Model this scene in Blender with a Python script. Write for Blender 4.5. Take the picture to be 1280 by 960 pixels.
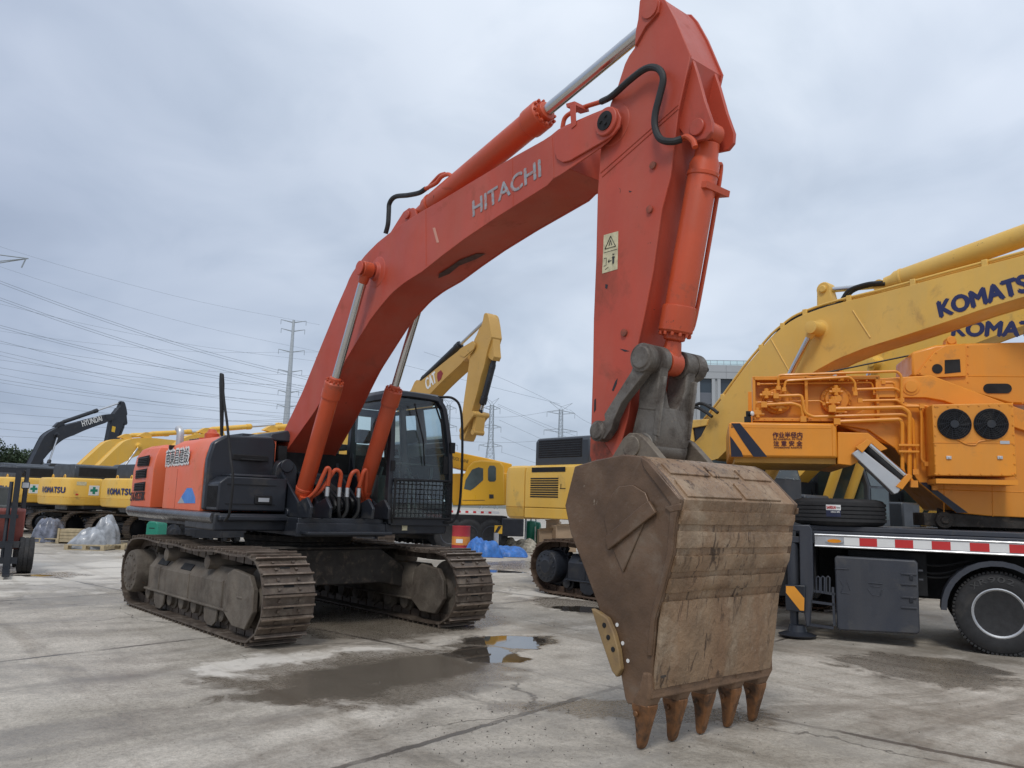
import bpy, bmesh, math, random
import numpy as np
from mathutils import Matrix, Vector
R = math.radians
random.seed(7)
for o in list(bpy.data.objects): bpy.data.objects.remove(o)
S = bpy.context.scene
COL = S.collection

# ------------------------------------------------------------------ camera
FPX = 996.24
CAM = np.array([10.690, -4.966, 1.596])
_yaw, _pit, _rol = 2.45569, 0.15082, 0.03109
_F = np.array([math.cos(_yaw)*math.cos(_pit), math.sin(_yaw)*math.cos(_pit), math.sin(_pit)])
_R = np.cross(_F, [0, 0, 1]); _R /= np.linalg.norm(_R)
_U = np.cross(_R, _F)
_R, _U = math.cos(_rol)*_R + math.sin(_rol)*_U, -math.sin(_rol)*_R + math.cos(_rol)*_U
cd = bpy.data.cameras.new('camera'); cam = bpy.data.objects.new('camera', cd); COL.objects.link(cam)
cd.sensor_width = 36; cd.lens = 36*FPX/1280; cd.clip_start = 0.1; cd.clip_end = 3000
m = Matrix.Identity(4)
for i in range(3): m[i][0], m[i][1], m[i][2], m[i][3] = _R[i], _U[i], -_F[i], CAM[i]
cam.matrix_world = m
S.camera = cam
FH = np.array([math.cos(_yaw), math.sin(_yaw)]); RH = np.array([math.sin(_yaw), -math.cos(_yaw)])
AR = math.atan2(RH[1], RH[0])          # world angle of "to the right as seen from the yard gate"

# measuring helpers: a sight line met with a real plane gives the real place of a thing
def ray(u, v): return _F + _R*(u-640)/FPX - _U*(v-480)/FPX
def ground(u, v, z=0.0):
    d = ray(u, v); t = (z-CAM[2])/d[2]; return Vector(CAM+t*d)
def at_depth(u, v, D):
    d = ray(u, v); return Vector(CAM + d*(D/(d[0]*FH[0]+d[1]*FH[1])))
def V3(lat, D, z=0): 
    p = CAM[:2]+FH*D+RH*lat; return Vector((p[0], p[1], z))
class Frame:
    """vertical plane through p0, local x along angle a, local y into the plane's back, z up"""
    def __init__(s, p0, a):
        s.p = Vector((p0[0], p0[1], 0)); s.a = a
        s.M = Matrix.Translation(s.p) @ Matrix.Rotation(a, 4, 'Z')
    def xz(s, u, v, y=0.0):
        n = np.array([-math.sin(s.a), math.cos(s.a), 0]); d = ray(u, v)
        t = (y - n@(CAM-np.array(s.p)))/(n@d); w = CAM+t*d-np.array(s.p)
        return (w[0]*math.cos(s.a)+w[1]*math.sin(s.a), w[2])
    def tr(s, pts, y=0.0): return [s.xz(u, v, y) for u, v in pts]

# ------------------------------------------------------------------ sky, sun, exposure
SUN_EL, SUN_AZ = 52, -52               # degrees; azimuth of the sun as an angle in the xy plane
w = bpy.data.worlds.new('World'); S.world = w; w.use_nodes = True
nt = w.node_tree; N = nt.nodes; L = nt.links; N.clear()
out = N.new('ShaderNodeOutputWorld'); bg = N.new('ShaderNodeBackground'); bg.inputs[1].default_value = 0.10
sky = N.new('ShaderNodeTexSky'); sky.sky_type = 'NISHITA'; sky.sun_disc = False
sky.sun_elevation = R(SUN_EL); sky.sun_rotation = R(90-SUN_AZ); sky.air_density = 1.2; sky.dust_density = 3
tc = N.new('ShaderNodeTexCoord'); sx = N.new('ShaderNodeSeparateXYZ'); L.new(tc.outputs['Generated'], sx.inputs[0])
def wm(op, a, b=None, c=None):
    n = N.new('ShaderNodeMath'); n.operation = op
    for i, q in enumerate((a, b, c)):
        if q is None: continue
        if isinstance(q, (int, float)): n.inputs[i].default_value = q
        else: L.new(q, n.inputs[i])
    return n.outputs[0]
den = wm('ADD', wm('MAXIMUM', sx.outputs[2], 0.0), 0.32)
cx = N.new('ShaderNodeCombineXYZ'); L.new(wm('DIVIDE', sx.outputs[0], den), cx.inputs[0]); L.new(wm('DIVIDE', sx.outputs[1], den), cx.inputs[1])
def wnoise(scale, det, rough, off=0, dist=0):
    n = N.new('ShaderNodeTexNoise'); n.inputs['Scale'].default_value = scale; n.inputs['Detail'].default_value = det
    n.inputs['Roughness'].default_value = rough; n.inputs['Distortion'].default_value = dist
    mp = N.new('ShaderNodeMapping'); mp.inputs['Location'].default_value = (off, off*.7, off*.3)
    L.new(cx.outputs[0], mp.inputs[0]); L.new(mp.outputs[0], n.inputs[0]); return n.outputs[0]
def wramp(src, stops):
    r = N.new('ShaderNodeValToRGB'); L.new(src, r.inputs[0]); e = r.color_ramp.elements
    while len(e) < len(stops): e.new(0.5)
    for k, (p, c) in enumerate(stops): e[k].position = p; e[k].color = (*c, 1)
    return r.outputs[0]
big = wramp(wnoise(1.35, 4, .5, 3.1, .3), [(.34, (5.3, 6.0, 7.15)), (.48, (6.3, 7.05, 8.25)), (.64, (7.5, 8.2, 9.3))])
puff = wramp(wnoise(3.2, 7, .52, 8.4, .6), [(.44, (1, 1, 1)), (.60, (.88, .90, .92)), (.74, (.78, .81, .84))])
mul = N.new('ShaderNodeMix'); mul.data_type = 'RGBA'; mul.blend_type = 'MULTIPLY'; mul.inputs[0].default_value = .75
L.new(big, mul.inputs[6]); L.new(puff, mul.inputs[7])
zz = wramp(sx.outputs[2], [(0.0, (.86, .89, .905)), (.18, (.84, .865, .895)), (.42, (.95, .96, .97)), (.75, (1.2, 1.18, 1.15))])
mul2 = N.new('ShaderNodeMix'); mul2.data_type = 'RGBA'; mul2.blend_type = 'MULTIPLY'; mul2.inputs[0].default_value = 1
L.new(mul.outputs[2], mul2.inputs[6]); L.new(zz, mul2.inputs[7])
side_ = wm('ADD', wm('MULTIPLY', sx.outputs[0], RH[0]), wm('MULTIPLY', sx.outputs[1], RH[1]))   # brighter cloud towards the right
lr = wramp(wm('ADD', wm('MULTIPLY', side_, .5), .5), [(.22, (.78, .80, .86)), (.45, (1.04, 1.04, 1.04)), (.62, (1.13, 1.12, 1.10)), (.85, (1.06, 1.06, 1.08))])
mul3 = N.new('ShaderNodeMix'); mul3.data_type = 'RGBA'; mul3.blend_type = 'MULTIPLY'; mul3.inputs[0].default_value = 1
L.new(mul2.outputs[2], mul3.inputs[6]); L.new(lr, mul3.inputs[7])
mx = N.new('ShaderNodeMix'); mx.data_type = 'RGBA'; mx.inputs[0].default_value = .94
L.new(sky.outputs[0], mx.inputs[6]); L.new(mul3.outputs[2], mx.inputs[7])
L.new(mx.outputs[2], bg.inputs[0]); L.new(bg.outputs[0], out.inputs[0])
sl = bpy.data.lights.new('sun', 'SUN'); sl.energy = 1.4; sl.angle = R(14); sl.color = (1, .97, .93)
so = bpy.data.objects.new('sun', sl); COL.objects.link(so)
sd = Vector((math.cos(R(SUN_EL))*math.cos(R(SUN_AZ)), math.cos(R(SUN_EL))*math.sin(R(SUN_AZ)), math.sin(R(SUN_EL))))
so.rotation_euler = sd.to_track_quat('Z', 'Y').to_euler(); so.location = (0, 0, 60)
S.view_settings.view_transform = 'Standard'; S.view_settings.look = 'None'; S.view_settings.exposure = 0.0; S.view_settings.gamma = 1
S.cycles.max_bounces = 8

# ------------------------------------------------------------------ materials
MATS = {}
def mat(name, c, rough=.5, metal=0, var=.12, vscale=3, dirt=None, damt=.5, dscale=2.5, bump=0, bscale=40, spec=.5, streak=False, alpha=None, trans=0, speck=None, fade=None, chips=None, scratch=None):
    """procedural surface: base colour with soft variation, optional dirt / rust patches, optional bump"""
    if name in MATS: return MATS[name]
    M = bpy.data.materials.new(name); M.use_nodes = True; MATS[name] = M
    T = M.node_tree; n = T.nodes; l = T.links; b = n['Principled BSDF']
    tc = n.new('ShaderNodeTexCoord'); co = tc.outputs['Object']
    def noise(s, d=5, r=.55, dist=0, sc=None):
        q = n.new('ShaderNodeTexNoise'); q.inputs['Scale'].default_value = s; q.inputs['Detail'].default_value = d
        q.inputs['Roughness'].default_value = r; q.inputs['Distortion'].default_value = dist
        if sc:
            mp = n.new('ShaderNodeMapping'); mp.inputs['Scale'].default_value = sc; l.new(co, mp.inputs[0]); l.new(mp.outputs[0], q.inputs[0])
        else: l.new(co, q.inputs[0])
        return q.outputs[0]
    def ramp(src, p0, p1, c0, c1):
        q = n.new('ShaderNodeValToRGB'); l.new(src, q.inputs[0]); e = q.color_ramp.elements
        e[0].position = p0; e[1].position = p1; e[0].color = (*c0, 1); e[1].color = (*c1, 1); return q.outputs[0]
    def mix(f, a, bb, bl='MIX'):
        q = n.new('ShaderNodeMix'); q.data_type = 'RGBA'; q.blend_type = bl
        for k, s in ((0, f), (6, a), (7, bb)):
            if isinstance(s, (int, float)): q.inputs[k].default_value = s if k == 0 else (s, s, s, 1)
            elif isinstance(s, tuple): q.inputs[k].default_value = (*s, 1)
            else: l.new(s, q.inputs[k])
        return q.outputs[2]
    col = mix(1.0, tuple(c), ramp(noise(vscale), .3, .7, (1-var,)*3, (1+var*.6,)*3), 'MULTIPLY')
    rsock = ramp(noise(vscale*2.3), .3, .7, (max(rough-.1, 0.02),)*3, (min(rough+.12, 1),)*3)
    if dirt:
        sc = (1, 1, .18) if streak else None
        f = ramp(noise(dscale, 8, .68, .4, sc), .62-damt*.28, .74-damt*.12, (0, 0, 0), (1, 1, 1))
        col = mix(f, col, tuple(dirt)); rsock = mix(f, rsock, (.85, .85, .85))
    if speck:
        f = ramp(noise(22, 3, .6), .68, .72, (0, 0, 0), (1, 1, 1)); col = mix(f, col, tuple(speck))
    if fade:       # dusty, sun-faded paint in soft vertical runs
        f = ramp(noise(2.2, 7, .62, .6, (1, 1, .22)), .42, .74, (0, 0, 0), (.55,)*3); col = mix(f, col, tuple(fade)); rsock = mix(f, rsock, (.7, .7, .7))
    if chips:      # small knocks and scratches down to primer and rust
        f1 = ramp(noise(7, 9, .74, .5), .665, .69, (0, 0, 0), (1, 1, 1)); f2 = ramp(noise(34, 4, .6, 1.5, (1, 1, 2.5)), .715, .735, (0, 0, 0), (.9,)*3)
        col = mix(f1, col, tuple(chips)); col = mix(f2, col, tuple(chips)); rsock = mix(f1, rsock, (.9, .9, .9))
    if scratch:    # thin downward digging scratches and rust runs
        f1 = ramp(noise(16, 7, .7, .8, (1, 1, .16)), .545, .60, (0, 0, 0), (.88,)*3); f2 = ramp(noise(1.7, 4, .6), .40, .60, (.1,)*3, (1, 1, 1)); g_ = n.new('ShaderNodeMath'); g_.operation = 'MULTIPLY'
        l.new(f1, g_.inputs[0]); l.new(f2, g_.inputs[1]); col = mix(g_.outputs[0], col, tuple(scratch))
    l.new(col, b.inputs['Base Color']); l.new(rsock, b.inputs['Roughness'])
    b.inputs['Metallic'].default_value = metal; b.inputs['Specular IOR Level'].default_value = spec
    if trans: b.inputs['Transmission Weight'].default_value = trans
    if bump:
        bp = n.new('ShaderNodeBump'); bp.inputs['Strength'].default_value = bump; bp.inputs['Distance'].default_value = .02
        l.new(noise(bscale, 6, .6), bp.inputs['Height']); l.new(bp.outputs[0], b.inputs['Normal'])
    return M
ORANGE = mat('orange_paint', (.475, .070, .036), .44, var=.14, vscale=1.3, dirt=(.30, .065, .04), damt=.16, dscale=1.6, bump=.10, bscale=9, fade=(.42, .125, .085), chips=(.13, .055, .04))
ORANGE2 = mat('orange_paint_cylinder', (.56, .082, .026), .38, var=.12, vscale=2, dirt=(.22, .07, .04), damt=.12, dscale=3, bump=.05, fade=(.38, .09, .05), chips=(.12, .05, .035))
ORANGE_BODY = mat('orange_paint_house', (.78, .14, .052), .38, var=.07, vscale=1.2, dirt=(.40, .13, .07), damt=.14, dscale=2, fade=(.62, .22, .13), chips=(.18, .07, .05))
DARKRUST = mat('weathered_orange', (.40, .07, .035), .6, var=.25, vscale=5, dirt=(.10, .065, .045), damt=.55, dscale=5, bump=.15)
YEL = mat('machine_yellow', (.80, .47, .07), .42, var=.08, vscale=1.2, dirt=(.38, .25, .09), damt=.14, dscale=1.5, fade=(.66, .47, .16), chips=(.20, .13, .06))
YEL2 = mat('machine_yellow_faded', (.76, .465, .10), .5, fade=(.62, .43, .15), chips=(.20, .14, .07), var=.08, vscale=1.5, dirt=(.5, .3, .09), damt=.08, dscale=2)
CATY = mat('tan_yellow', (.56, .33, .085), .45, var=.08, vscale=1.2, dirt=(.28, .2, .09), damt=.12)
CRANEY = mat('crane_cab_yellow', (.72, .38, .02), .35, var=.05, vscale=1)
CRANEO = mat('crane_orange', (.78, .285, .020), .36, var=.09, vscale=1.5, fade=(.62, .27, .05), chips=(.22, .10, .04), dirt=(.45, .2, .05), damt=.1, dscale=2)
BLACKP = mat('black_paint', (.018, .021, .028), .38, var=.2, vscale=2, dirt=(.05, .048, .045), damt=.2)
HOOD = mat('dark_hood_paint', (.035, .042, .052), .42, var=.15, vscale=2)
BLACKM = mat('matt_black', (.009, .009, .010), .75, var=.3)
GREYP = mat('carrier_grey_paint', (.036, .041, .054), .42, var=.18, vscale=2, fade=(.07, .07, .072), bump=.08, dirt=(.085, .082, .078), damt=.2)
RUBBER = mat('tyre_rubber', (.022, .022, .023), .75, var=.25, vscale=6, bump=.1, dirt=(.06, .055, .05), damt=.15)
HOSE = mat('hose_rubber', (.018, .018, .018), .55, var=.3, vscale=12)
STEEL = mat('track_steel', (.115, .088, .068), .5, metal=.35, var=.3, vscale=6, dirt=(.20, .165, .13), damt=.45, dscale=7, bump=.2, bscale=35)
STEELR = mat('track_steel_rusty', (.10, .065, .045), .6, metal=.25, var=.35, vscale=5, dirt=(.17, .12, .085), damt=.5, dscale=6, bump=.2)
GROUS = mat('worn_grouser', (.27, .215, .17), .42, metal=.5, var=.3, vscale=7, dirt=(.14, .10, .075), damt=.5, dscale=6)
FRAMEM = mat('muddy_frame', (.125, .105, .082), .75, var=.4, vscale=3, dirt=(.060, .044, .033), damt=.6, dscale=3.5, bump=.5, bscale=14, fade=(.20, .165, .125), chips=(.17, .075, .04))
CARB = mat('muddy_car_body', (.040, .034, .028), .8, var=.4, vscale=5, dirt=(.13, .10, .075), damt=.3, dscale=8, bump=.3)
LINKM = mat('cast_link_steel', (.19, .17, .145), .48, metal=.3, var=.22, vscale=3, dirt=(.06, .045, .036), damt=.55, dscale=3, bump=.25, bscale=60, chips=(.34, .27, .2))
BUCK = mat('bucket_side_steel', (.145, .086, .050), .42, metal=.2, var=.45, vscale=2.2, dirt=(.20, .15, .108), damt=.32, dscale=2.2, bump=.45, bscale=11, chips=(.30, .24, .18))
CHROME = mat('chrome_rod', (.62, .62, .62), .16, metal=1, var=.05)
SILVER = mat('silver_metal', (.55, .56, .57), .38, metal=.7, var=.1)
WHITE = mat('white_paint', (.75, .75, .73), .5, var=.06)
RED = mat('red_paint', (.55, .03, .03), .4, var=.08)
AMBER = mat('amber_lens', (.75, .28, .02), .2, var=.1)
NAVY = mat('navy_lettering', (.022, .03, .11), .4, var=.05)
INK = mat('dark_lettering', (.02, .02, .022), .5, var=.05)
INKR = mat('dark_red_lettering', (.09, .012, .02), .5, var=.05)
SILVTXT = mat('worn_silver_lettering', (.34, .36, .38), .5, var=.25, vscale=14, dirt=(.50, .11, .05), damt=.5, dscale=30)
CREAM = mat('cream_decal', (.62, .56, .36), .6, var=.25, vscale=25)
BLUE = mat('blue_decal', (.05, .22, .62), .35, var=.3, vscale=4)
GREEN = mat('green_paint', (.012, .20, .13), .4, var=.08)
CROSS = mat('green_cross', (.01, .22, .14), .5, var=.05)
TARP = mat('blue_tarpaulin', (.035, .16, .48), .42, var=.35, vscale=7, bump=1.0, bscale=6)
WRAP = mat('plastic_wrap', (.33, .345, .365), .22, var=.45, vscale=5, bump=.6, bscale=5)
WRAPD = mat('dark_plastic_wrap', (.15, .16, .20), .22, var=.7, vscale=6, bump=1.0, bscale=6)
WOOD = mat('pallet_wood', (.42, .34, .21), .75, var=.25, vscale=9)
CARD = mat('cardboard', (.36, .26, .17), .8, var=.15)
FORKR = mat('faded_red_paint', (.26, .07, .055), .5, var=.2, vscale=4, dirt=(.2, .12, .09), damt=.25)
TOOTHM = mat('rusty_tooth', (.26, .12, .05), .42, metal=.45, var=.4, vscale=8, dirt=(.07, .048, .034), damt=.6, dscale=9, bump=.2)
CUTTER = mat('side_cutter_ochre', (.27, .175, .075), .6, var=.2, vscale=9, dirt=(.2, .13, .07), damt=.3, dscale=8)
CONC = mat('facade_panel', (.36, .375, .385), .7, var=.06, vscale=.2)
GALV = mat('galvanised_steel', (.32, .36, .39), .6, metal=.2, var=.05)
CABLE = mat('cable_aluminium', (.24, .28, .32), .6, var=.02)
BARK = mat('bark', (.10, .075, .05), .9, var=.3)
LEAF = mat('foliage', (.035, .06, .026), .7, var=.55, vscale=.7)
def glass_mat(name, c, t=.75, rough=.03):
    M = bpy.data.materials.new(name); M.use_nodes = True; n = M.node_tree.nodes; l = M.node_tree.links; n.clear()
    o = n.new('ShaderNodeOutputMaterial'); g = n.new('ShaderNodeBsdfGlossy'); g.inputs['Roughness'].default_value = rough
    g.inputs['Color'].default_value = (.9, .95, 1, 1)
    tr = n.new('ShaderNodeBsdfTransparent'); tr.inputs['Color'].default_value = (*c, 1)
    fr = n.new('ShaderNodeFresnel'); fr.inputs[0].default_value = 1.55
    ns = n.new('ShaderNodeTexNoise'); ns.inputs['Scale'].default_value = 2
    df = n.new('ShaderNodeBsdfDiffuse'); df.inputs[0].default_value = (.45, .5, .48, 1)
    m1 = n.new('ShaderNodeMixShader'); l.new(fr.outputs[0], m1.inputs[0]); l.new(tr.outputs[0], m1.inputs[1]); l.new(g.outputs[0], m1.inputs[2])
    m2 = n.new('ShaderNodeMixShader'); mm = n.new('ShaderNodeMath'); mm.operation = 'MULTIPLY'; mm.inputs[1].default_value = 1-t
    l.new(ns.outputs[0], mm.inputs[0]); l.new(mm.outputs[0], m2.inputs[0]); l.new(m1.outputs[0], m2.inputs[1]); l.new(df.outputs[0], m2.inputs[2])
    l.new(m2.outputs[0], o.inputs[0]); return M
GLASS = glass_mat('cab_glass', (.76, .90, .86), .86)
DGLASS = mat('dark_window_glass', (.035, .05, .065), .08, var=.3, vscale=.3)
TGLASS = mat('tinted_cab_glass', (.06, .085, .085), .07, var=.2)

# ------------------------------------------------------------------ mesh building
WM = {}                                   # world matrix of every root
def root_m(o):
    while o is not None and o.parent is not None: o = o.parent
    return WM.get(o.name, Matrix.Identity(4)) if o is not None else Matrix.Identity(4)
def tag(o, label=None, cat=None, group=None, kind=None):
    if label: o['label'] = label
    if cat: o['category'] = cat
    if group: o['group'] = group
    if kind: o['kind'] = kind
    return o
def thing(name, label, cat, M=None, group=None):
    o = bpy.data.objects.new(name, None); COL.objects.link(o); o.empty_display_size = .3
    o.matrix_world = M or Matrix.Identity(4); WM[o.name] = (M or Matrix.Identity(4)).copy()
    return tag(o, label, cat, group)
def copy_tree(o, parent=None, M=None):
    c = o.copy(); COL.objects.link(c); c.parent = parent
    if parent is None: c.matrix_world = M; WM[c.name] = M.copy()
    for ch in list(o.children): copy_tree(ch, c)
    return c
class MB:
    def __init__(s, M=None): s.v = []; s.f = []; s.m = []; s.M = M
    def add(s, vs, fs, m=0):
        k = len(s.v); s.v += [tuple(v) for v in vs]; s.f += [tuple(i+k for i in f) for f in fs]; s.m += [m]*len(fs)
    def box(s, x0, x1, y0, y1, z0, z1, m=0):
        s.add([(x, y, z) for x in (x0, x1) for y in (y0, y1) for z in (z0, z1)],
              [(0, 1, 3, 2), (4, 6, 7, 5), (0, 4, 5, 1), (2, 3, 7, 6), (0, 2, 6, 4), (1, 5, 7, 3)], m)
    def obox(s, c, size, X, Z, m=0):
        """box centred c, size (along X, along Y, along Z)"""
        X = Vector(X).normalized(); Z = Vector(Z); Z = (Z-X*Z.dot(X)).normalized(); Y = Z.cross(X); c = Vector(c)
        a, b, d = [q/2 for q in size]
        s.add([c+X*i*a+Y*j*b+Z*k*d for i in (-1, 1) for j in (-1, 1) for k in (-1, 1)],
              [(0, 1, 3, 2), (4, 6, 7, 5), (0, 4, 5, 1), (2, 3, 7, 6), (0, 2, 6, 4), (1, 5, 7, 3)], m)
    def prism(s, pts, ax, a0, a1, m=0):
        n = len(pts)
        P = {'y': lambda p, a: (p[0], a, p[1]), 'x': lambda p, a: (a, p[0], p[1]), 'z': lambda p, a: (p[0], p[1], a)}[ax]
        s.add([P(p, a0) for p in pts]+[P(p, a1) for p in pts],
              [tuple(range(n)), tuple(range(2*n-1, n-1, -1))]+[(i, i+n, (i+1) % n+n, (i+1) % n) for i in range(n)], m)
    def loft(s, rings, m=0, caps=True, closed=True):
        n = len(rings[0]); vs = [p for r in rings for p in r]; fs = []
        for i in range(len(rings)-1):
            for j in range(n if closed else n-1):
                fs.append((i*n+j, i*n+(j+1) % n, (i+1)*n+(j+1) % n, (i+1)*n+j))
        if caps and closed: fs += [tuple(range(n)), tuple(range((len(rings)-1)*n, len(rings)*n))]
        s.add(vs, fs, m)
    def tube(s, path, r, seg=8, m=0, closed=False, rect=None):
        P = [Vector(p) for p in path]; n = len(P); rings = []; up = None
        for i in range(n):
            t = (P[(i+1) % n]-P[i-1]) if closed else (P[min(i+1, n-1)]-P[max(i-1, 0)])
            t.normalize()
            if up is None: up = Vector((0, 0, 1)) if abs(t.z) < .9 else Vector((1, 0, 0))
            a = t.cross(up)
            if a.length < 1e-4: a = t.cross(Vector((.3, .8, .5)))
            a.normalize(); b = a.cross(t).normalized(); up = b
            rr = r[i] if isinstance(r, (list, tuple)) else r
            if rect: rings.append([P[i]+a*x*rect[0]/2+b*y*rect[1]/2 for x, y in ((-1, -1), (1, -1), (1, 1), (-1, 1))])
            else: rings.append([P[i]+a*rr*math.cos(2*math.pi*k/seg)+b*rr*math.sin(2*math.pi*k/seg) for k in range(seg)])
        if closed: rings.append(rings[0])
        s.loft(rings, m, caps=not closed)
    def cyl(s, p0, p1, r, r2=None, seg=20, m=0): s.tube([p0, p1], [r, r if r2 is None else r2], seg, m)
    def lathe(s, prof, o, ax, seg=28, m=0):
        o = Vector(o); ax = Vector(ax).normalized(); a = ax.cross(Vector((0, 0, 1)) if abs(ax.z) < .9 else Vector((1, 0, 0))).normalized(); b = ax.cross(a)
        s.loft([[o+ax*h+a*r*math.cos(2*math.pi*k/seg)+b*r*math.sin(2*math.pi*k/seg) for k in range(seg)] for r, h in prof], m)
    def build(s, name, mats, parent=None, bevel=0, smooth=35, bseg=2, M=None):
        Mf = M or s.M
        if not isinstance(mats, (list, tuple)): mats = [mats]
        me = bpy.data.meshes.new(name); me.from_pydata(s.v, [], s.f)
        for q in mats: me.materials.append(q)
        me.polygons.foreach_set('material_index', s.m)
        bm = bmesh.new(); bm.from_mesh(me); bmesh.ops.recalc_face_normals(bm, faces=bm.faces); bm.to_mesh(me); bm.free()
        o = bpy.data.objects.new(name, me); COL.objects.link(o)
        if Mf is not None or parent is not None:
            T = root_m(parent).inverted() @ (Mf if Mf is not None else root_m(parent)); me.transform(T)
        me.polygons.foreach_set('use_smooth', [True]*len(me.polygons)); me.set_sharp_from_angle(angle=R(smooth))
        if parent is not None: o.parent = parent
        if bevel:
            b = o.modifiers.new('bevel', 'BEVEL'); b.width = bevel; b.segments = bseg; b.limit_method = 'ANGLE'; b.angle_limit = R(40)
        return o
def inset(pts, d):
    """polygon moved inwards by d"""
    n = len(pts); A = sum(pts[i][0]*pts[(i+1) % n][1]-pts[(i+1) % n][0]*pts[i][1] for i in range(n)); sg = 1 if A > 0 else -1; o = []
    for i in range(n):
        a, b, c = Vector(pts[i-1]), Vector(pts[i]), Vector(pts[(i+1) % n])
        n1 = (b-a).normalized(); n2 = (c-b).normalized(); q = Vector((-(n1+n2).y, (n1+n2).x))*sg
        q.normalize(); k = max(.4, q.dot(Vector((-n1.y, n1.x))*sg)); o.append(tuple(b+q*d/k))
    return o
def smooth_line(pts, n=6):
    """Catmull-Rom through the points"""
    P = [Vector(p) for p in pts]; P = [P[0]*2-P[1]]+P+[P[-1]*2-P[-2]]; o = []
    for i in range(1, len(P)-2):
        for k in range(n):
            t = k/n; o.append(.5*((2*P[i])+(P[i+1]-P[i-1])*t+(2*P[i-1]-5*P[i]+4*P[i+1]-P[i+2])*t*t+(3*P[i]-P[i-1]-3*P[i+1]+P[i+2])*t**3))
    o.append(P[-2]); return o
def circ(c, r, n=16, a0=0, a1=360): return [(c[0]+r*math.cos(R(a0+(a1-a0)*k/n)), c[1]+r*math.sin(R(a0+(a1-a0)*k/n))) for k in range(n+(0 if abs(a1-a0) == 360 else 1))]
def bolts(mb, c, r, n, br, bh, ax=(0, -1, 0)):
    ax = Vector(ax).normalized(); a = ax.cross(Vector((0, 0, 1)) if abs(ax.z) < .9 else Vector((1, 0, 0))).normalized(); b = ax.cross(a)
    for k in range(n):
        p = Vector(c)+a*r*math.cos(2*math.pi*k/n)+b*r*math.sin(2*math.pi*k/n); mb.cyl(p, p+ax*bh, br, seg=6)
def lettering(txt, p0, p1, h, mt, parent, M=None, up=(0, 0, 1), name='lettering', bold=.0, ext=.002, shear=0):
    """text from p0 to p1 (its baseline), h high"""
    cu = bpy.data.curves.new('t', 'FONT'); cu.body = txt; cu.size = 1; cu.extrude = .001; cu.shear = shear; cu.resolution_u = 4
    t = bpy.data.objects.new('t', cu); COL.objects.link(t); bpy.context.view_layer.update()
    me = bpy.data.meshes.new_from_object(t.evaluated_get(bpy.context.evaluated_depsgraph_get())); bpy.data.objects.remove(t)
    xs = [v.co.x for v in me.vertices]; ys = [v.co.y for v in me.vertices]
    if not xs: return None
    p0, p1 = Vector(p0), Vector(p1); X = p1-p0; up = Vector(up); Xn = X.normalized(); up = (up-Xn*up.dot(Xn)).normalized(); Nn = Xn.cross(up)
    q0 = [((v.co.x-min(xs))/(max(xs)-min(xs)), (v.co.y-min(ys))/(max(ys)-min(ys)), v.co.z) for v in me.vertices]; fs = [tuple(p.vertices) for p in me.polygons]
    sh = [(0, 0)] if not bold else [(-1, 0), (1, 0), (0, -1), (0, 1), (0, 0)]; VV, FF = [], []
    for i, (a, c) in enumerate(sh):
        k = len(VV); e_ = ext+.0006*i; VV += [p0+X*x+Xn*a*bold*h*1.6+up*(h*y+c*bold*h*1.3)+Nn*(e_+z) for x, y, z in q0]; FF += [tuple(j+k for j in f) for f in fs]
    me = bpy.data.meshes.new(name); me.from_pydata([tuple(v) for v in VV], [], FF)
    me.materials.clear(); me.materials.append(mt); me.transform(root_m(parent).inverted() @ (M if M is not None else root_m(parent)))
    o = bpy.data.objects.new(name, me); COL.objects.link(o); o.parent = parent; return o
def cylinder_ram(parent, A, B, split, rb, rr, mb_mat, rod_mat, M=None, name='ram', eyeA=.09, eyeB=.09, w=.16, ring=True, yax=(0, 1, 0)):
    """hydraulic cylinder from A (barrel end) to B (rod end)"""
    A, B = Vector(A), Vector(B); d = (B-A).normalized(); Y = Vector(yax); Sx = A+(B-A)*split
    b = MB(M); b.tube([A+d*eyeA*.9, A+d*(eyeA+.10), A+d*(eyeA+.16), Sx-d*.12], [rb*.75, rb*.8, rb, rb], 24)
    b.lathe([(rb*1.12, 0), (rb*1.14, .02), (rb*1.14, .20), (rb*1.0, .22)], Sx-d*.22, d, 24)
    b.cyl(A-Y*w/2, A+Y*w/2, eyeA, seg=20)
    b.lathe([(rb*.72, 0), (rb*.72, .05), (rb*.55, .06)], Sx, d, 20)
    if ring:
        bolts(b, Sx-d*.005, rb*.98, 12, rb*.13, .03, d)
        b.lathe([(rb*1.06, 0), (rb*1.06, .035)], A+d*(eyeA+.22), d, 24)
    o = b.build(name+'_barrel', mb_mat, parent, bevel=.004)
    r = MB(M); r.cyl(Sx-d*.1, B-d*eyeB*.8, rr, seg=20); r.build(name+'_rod', rod_mat, parent)
    e = MB(M); e.cyl(B-Y*w/2, B+Y*w/2, eyeB, seg=24); e.tube([B-d*(eyeB+.08), B-d*eyeB*.5], [rr*1.15, rr*1.5], 16); e.build(name+'_rod_eye', mb_mat, parent, bevel=.006)
    return o

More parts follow.
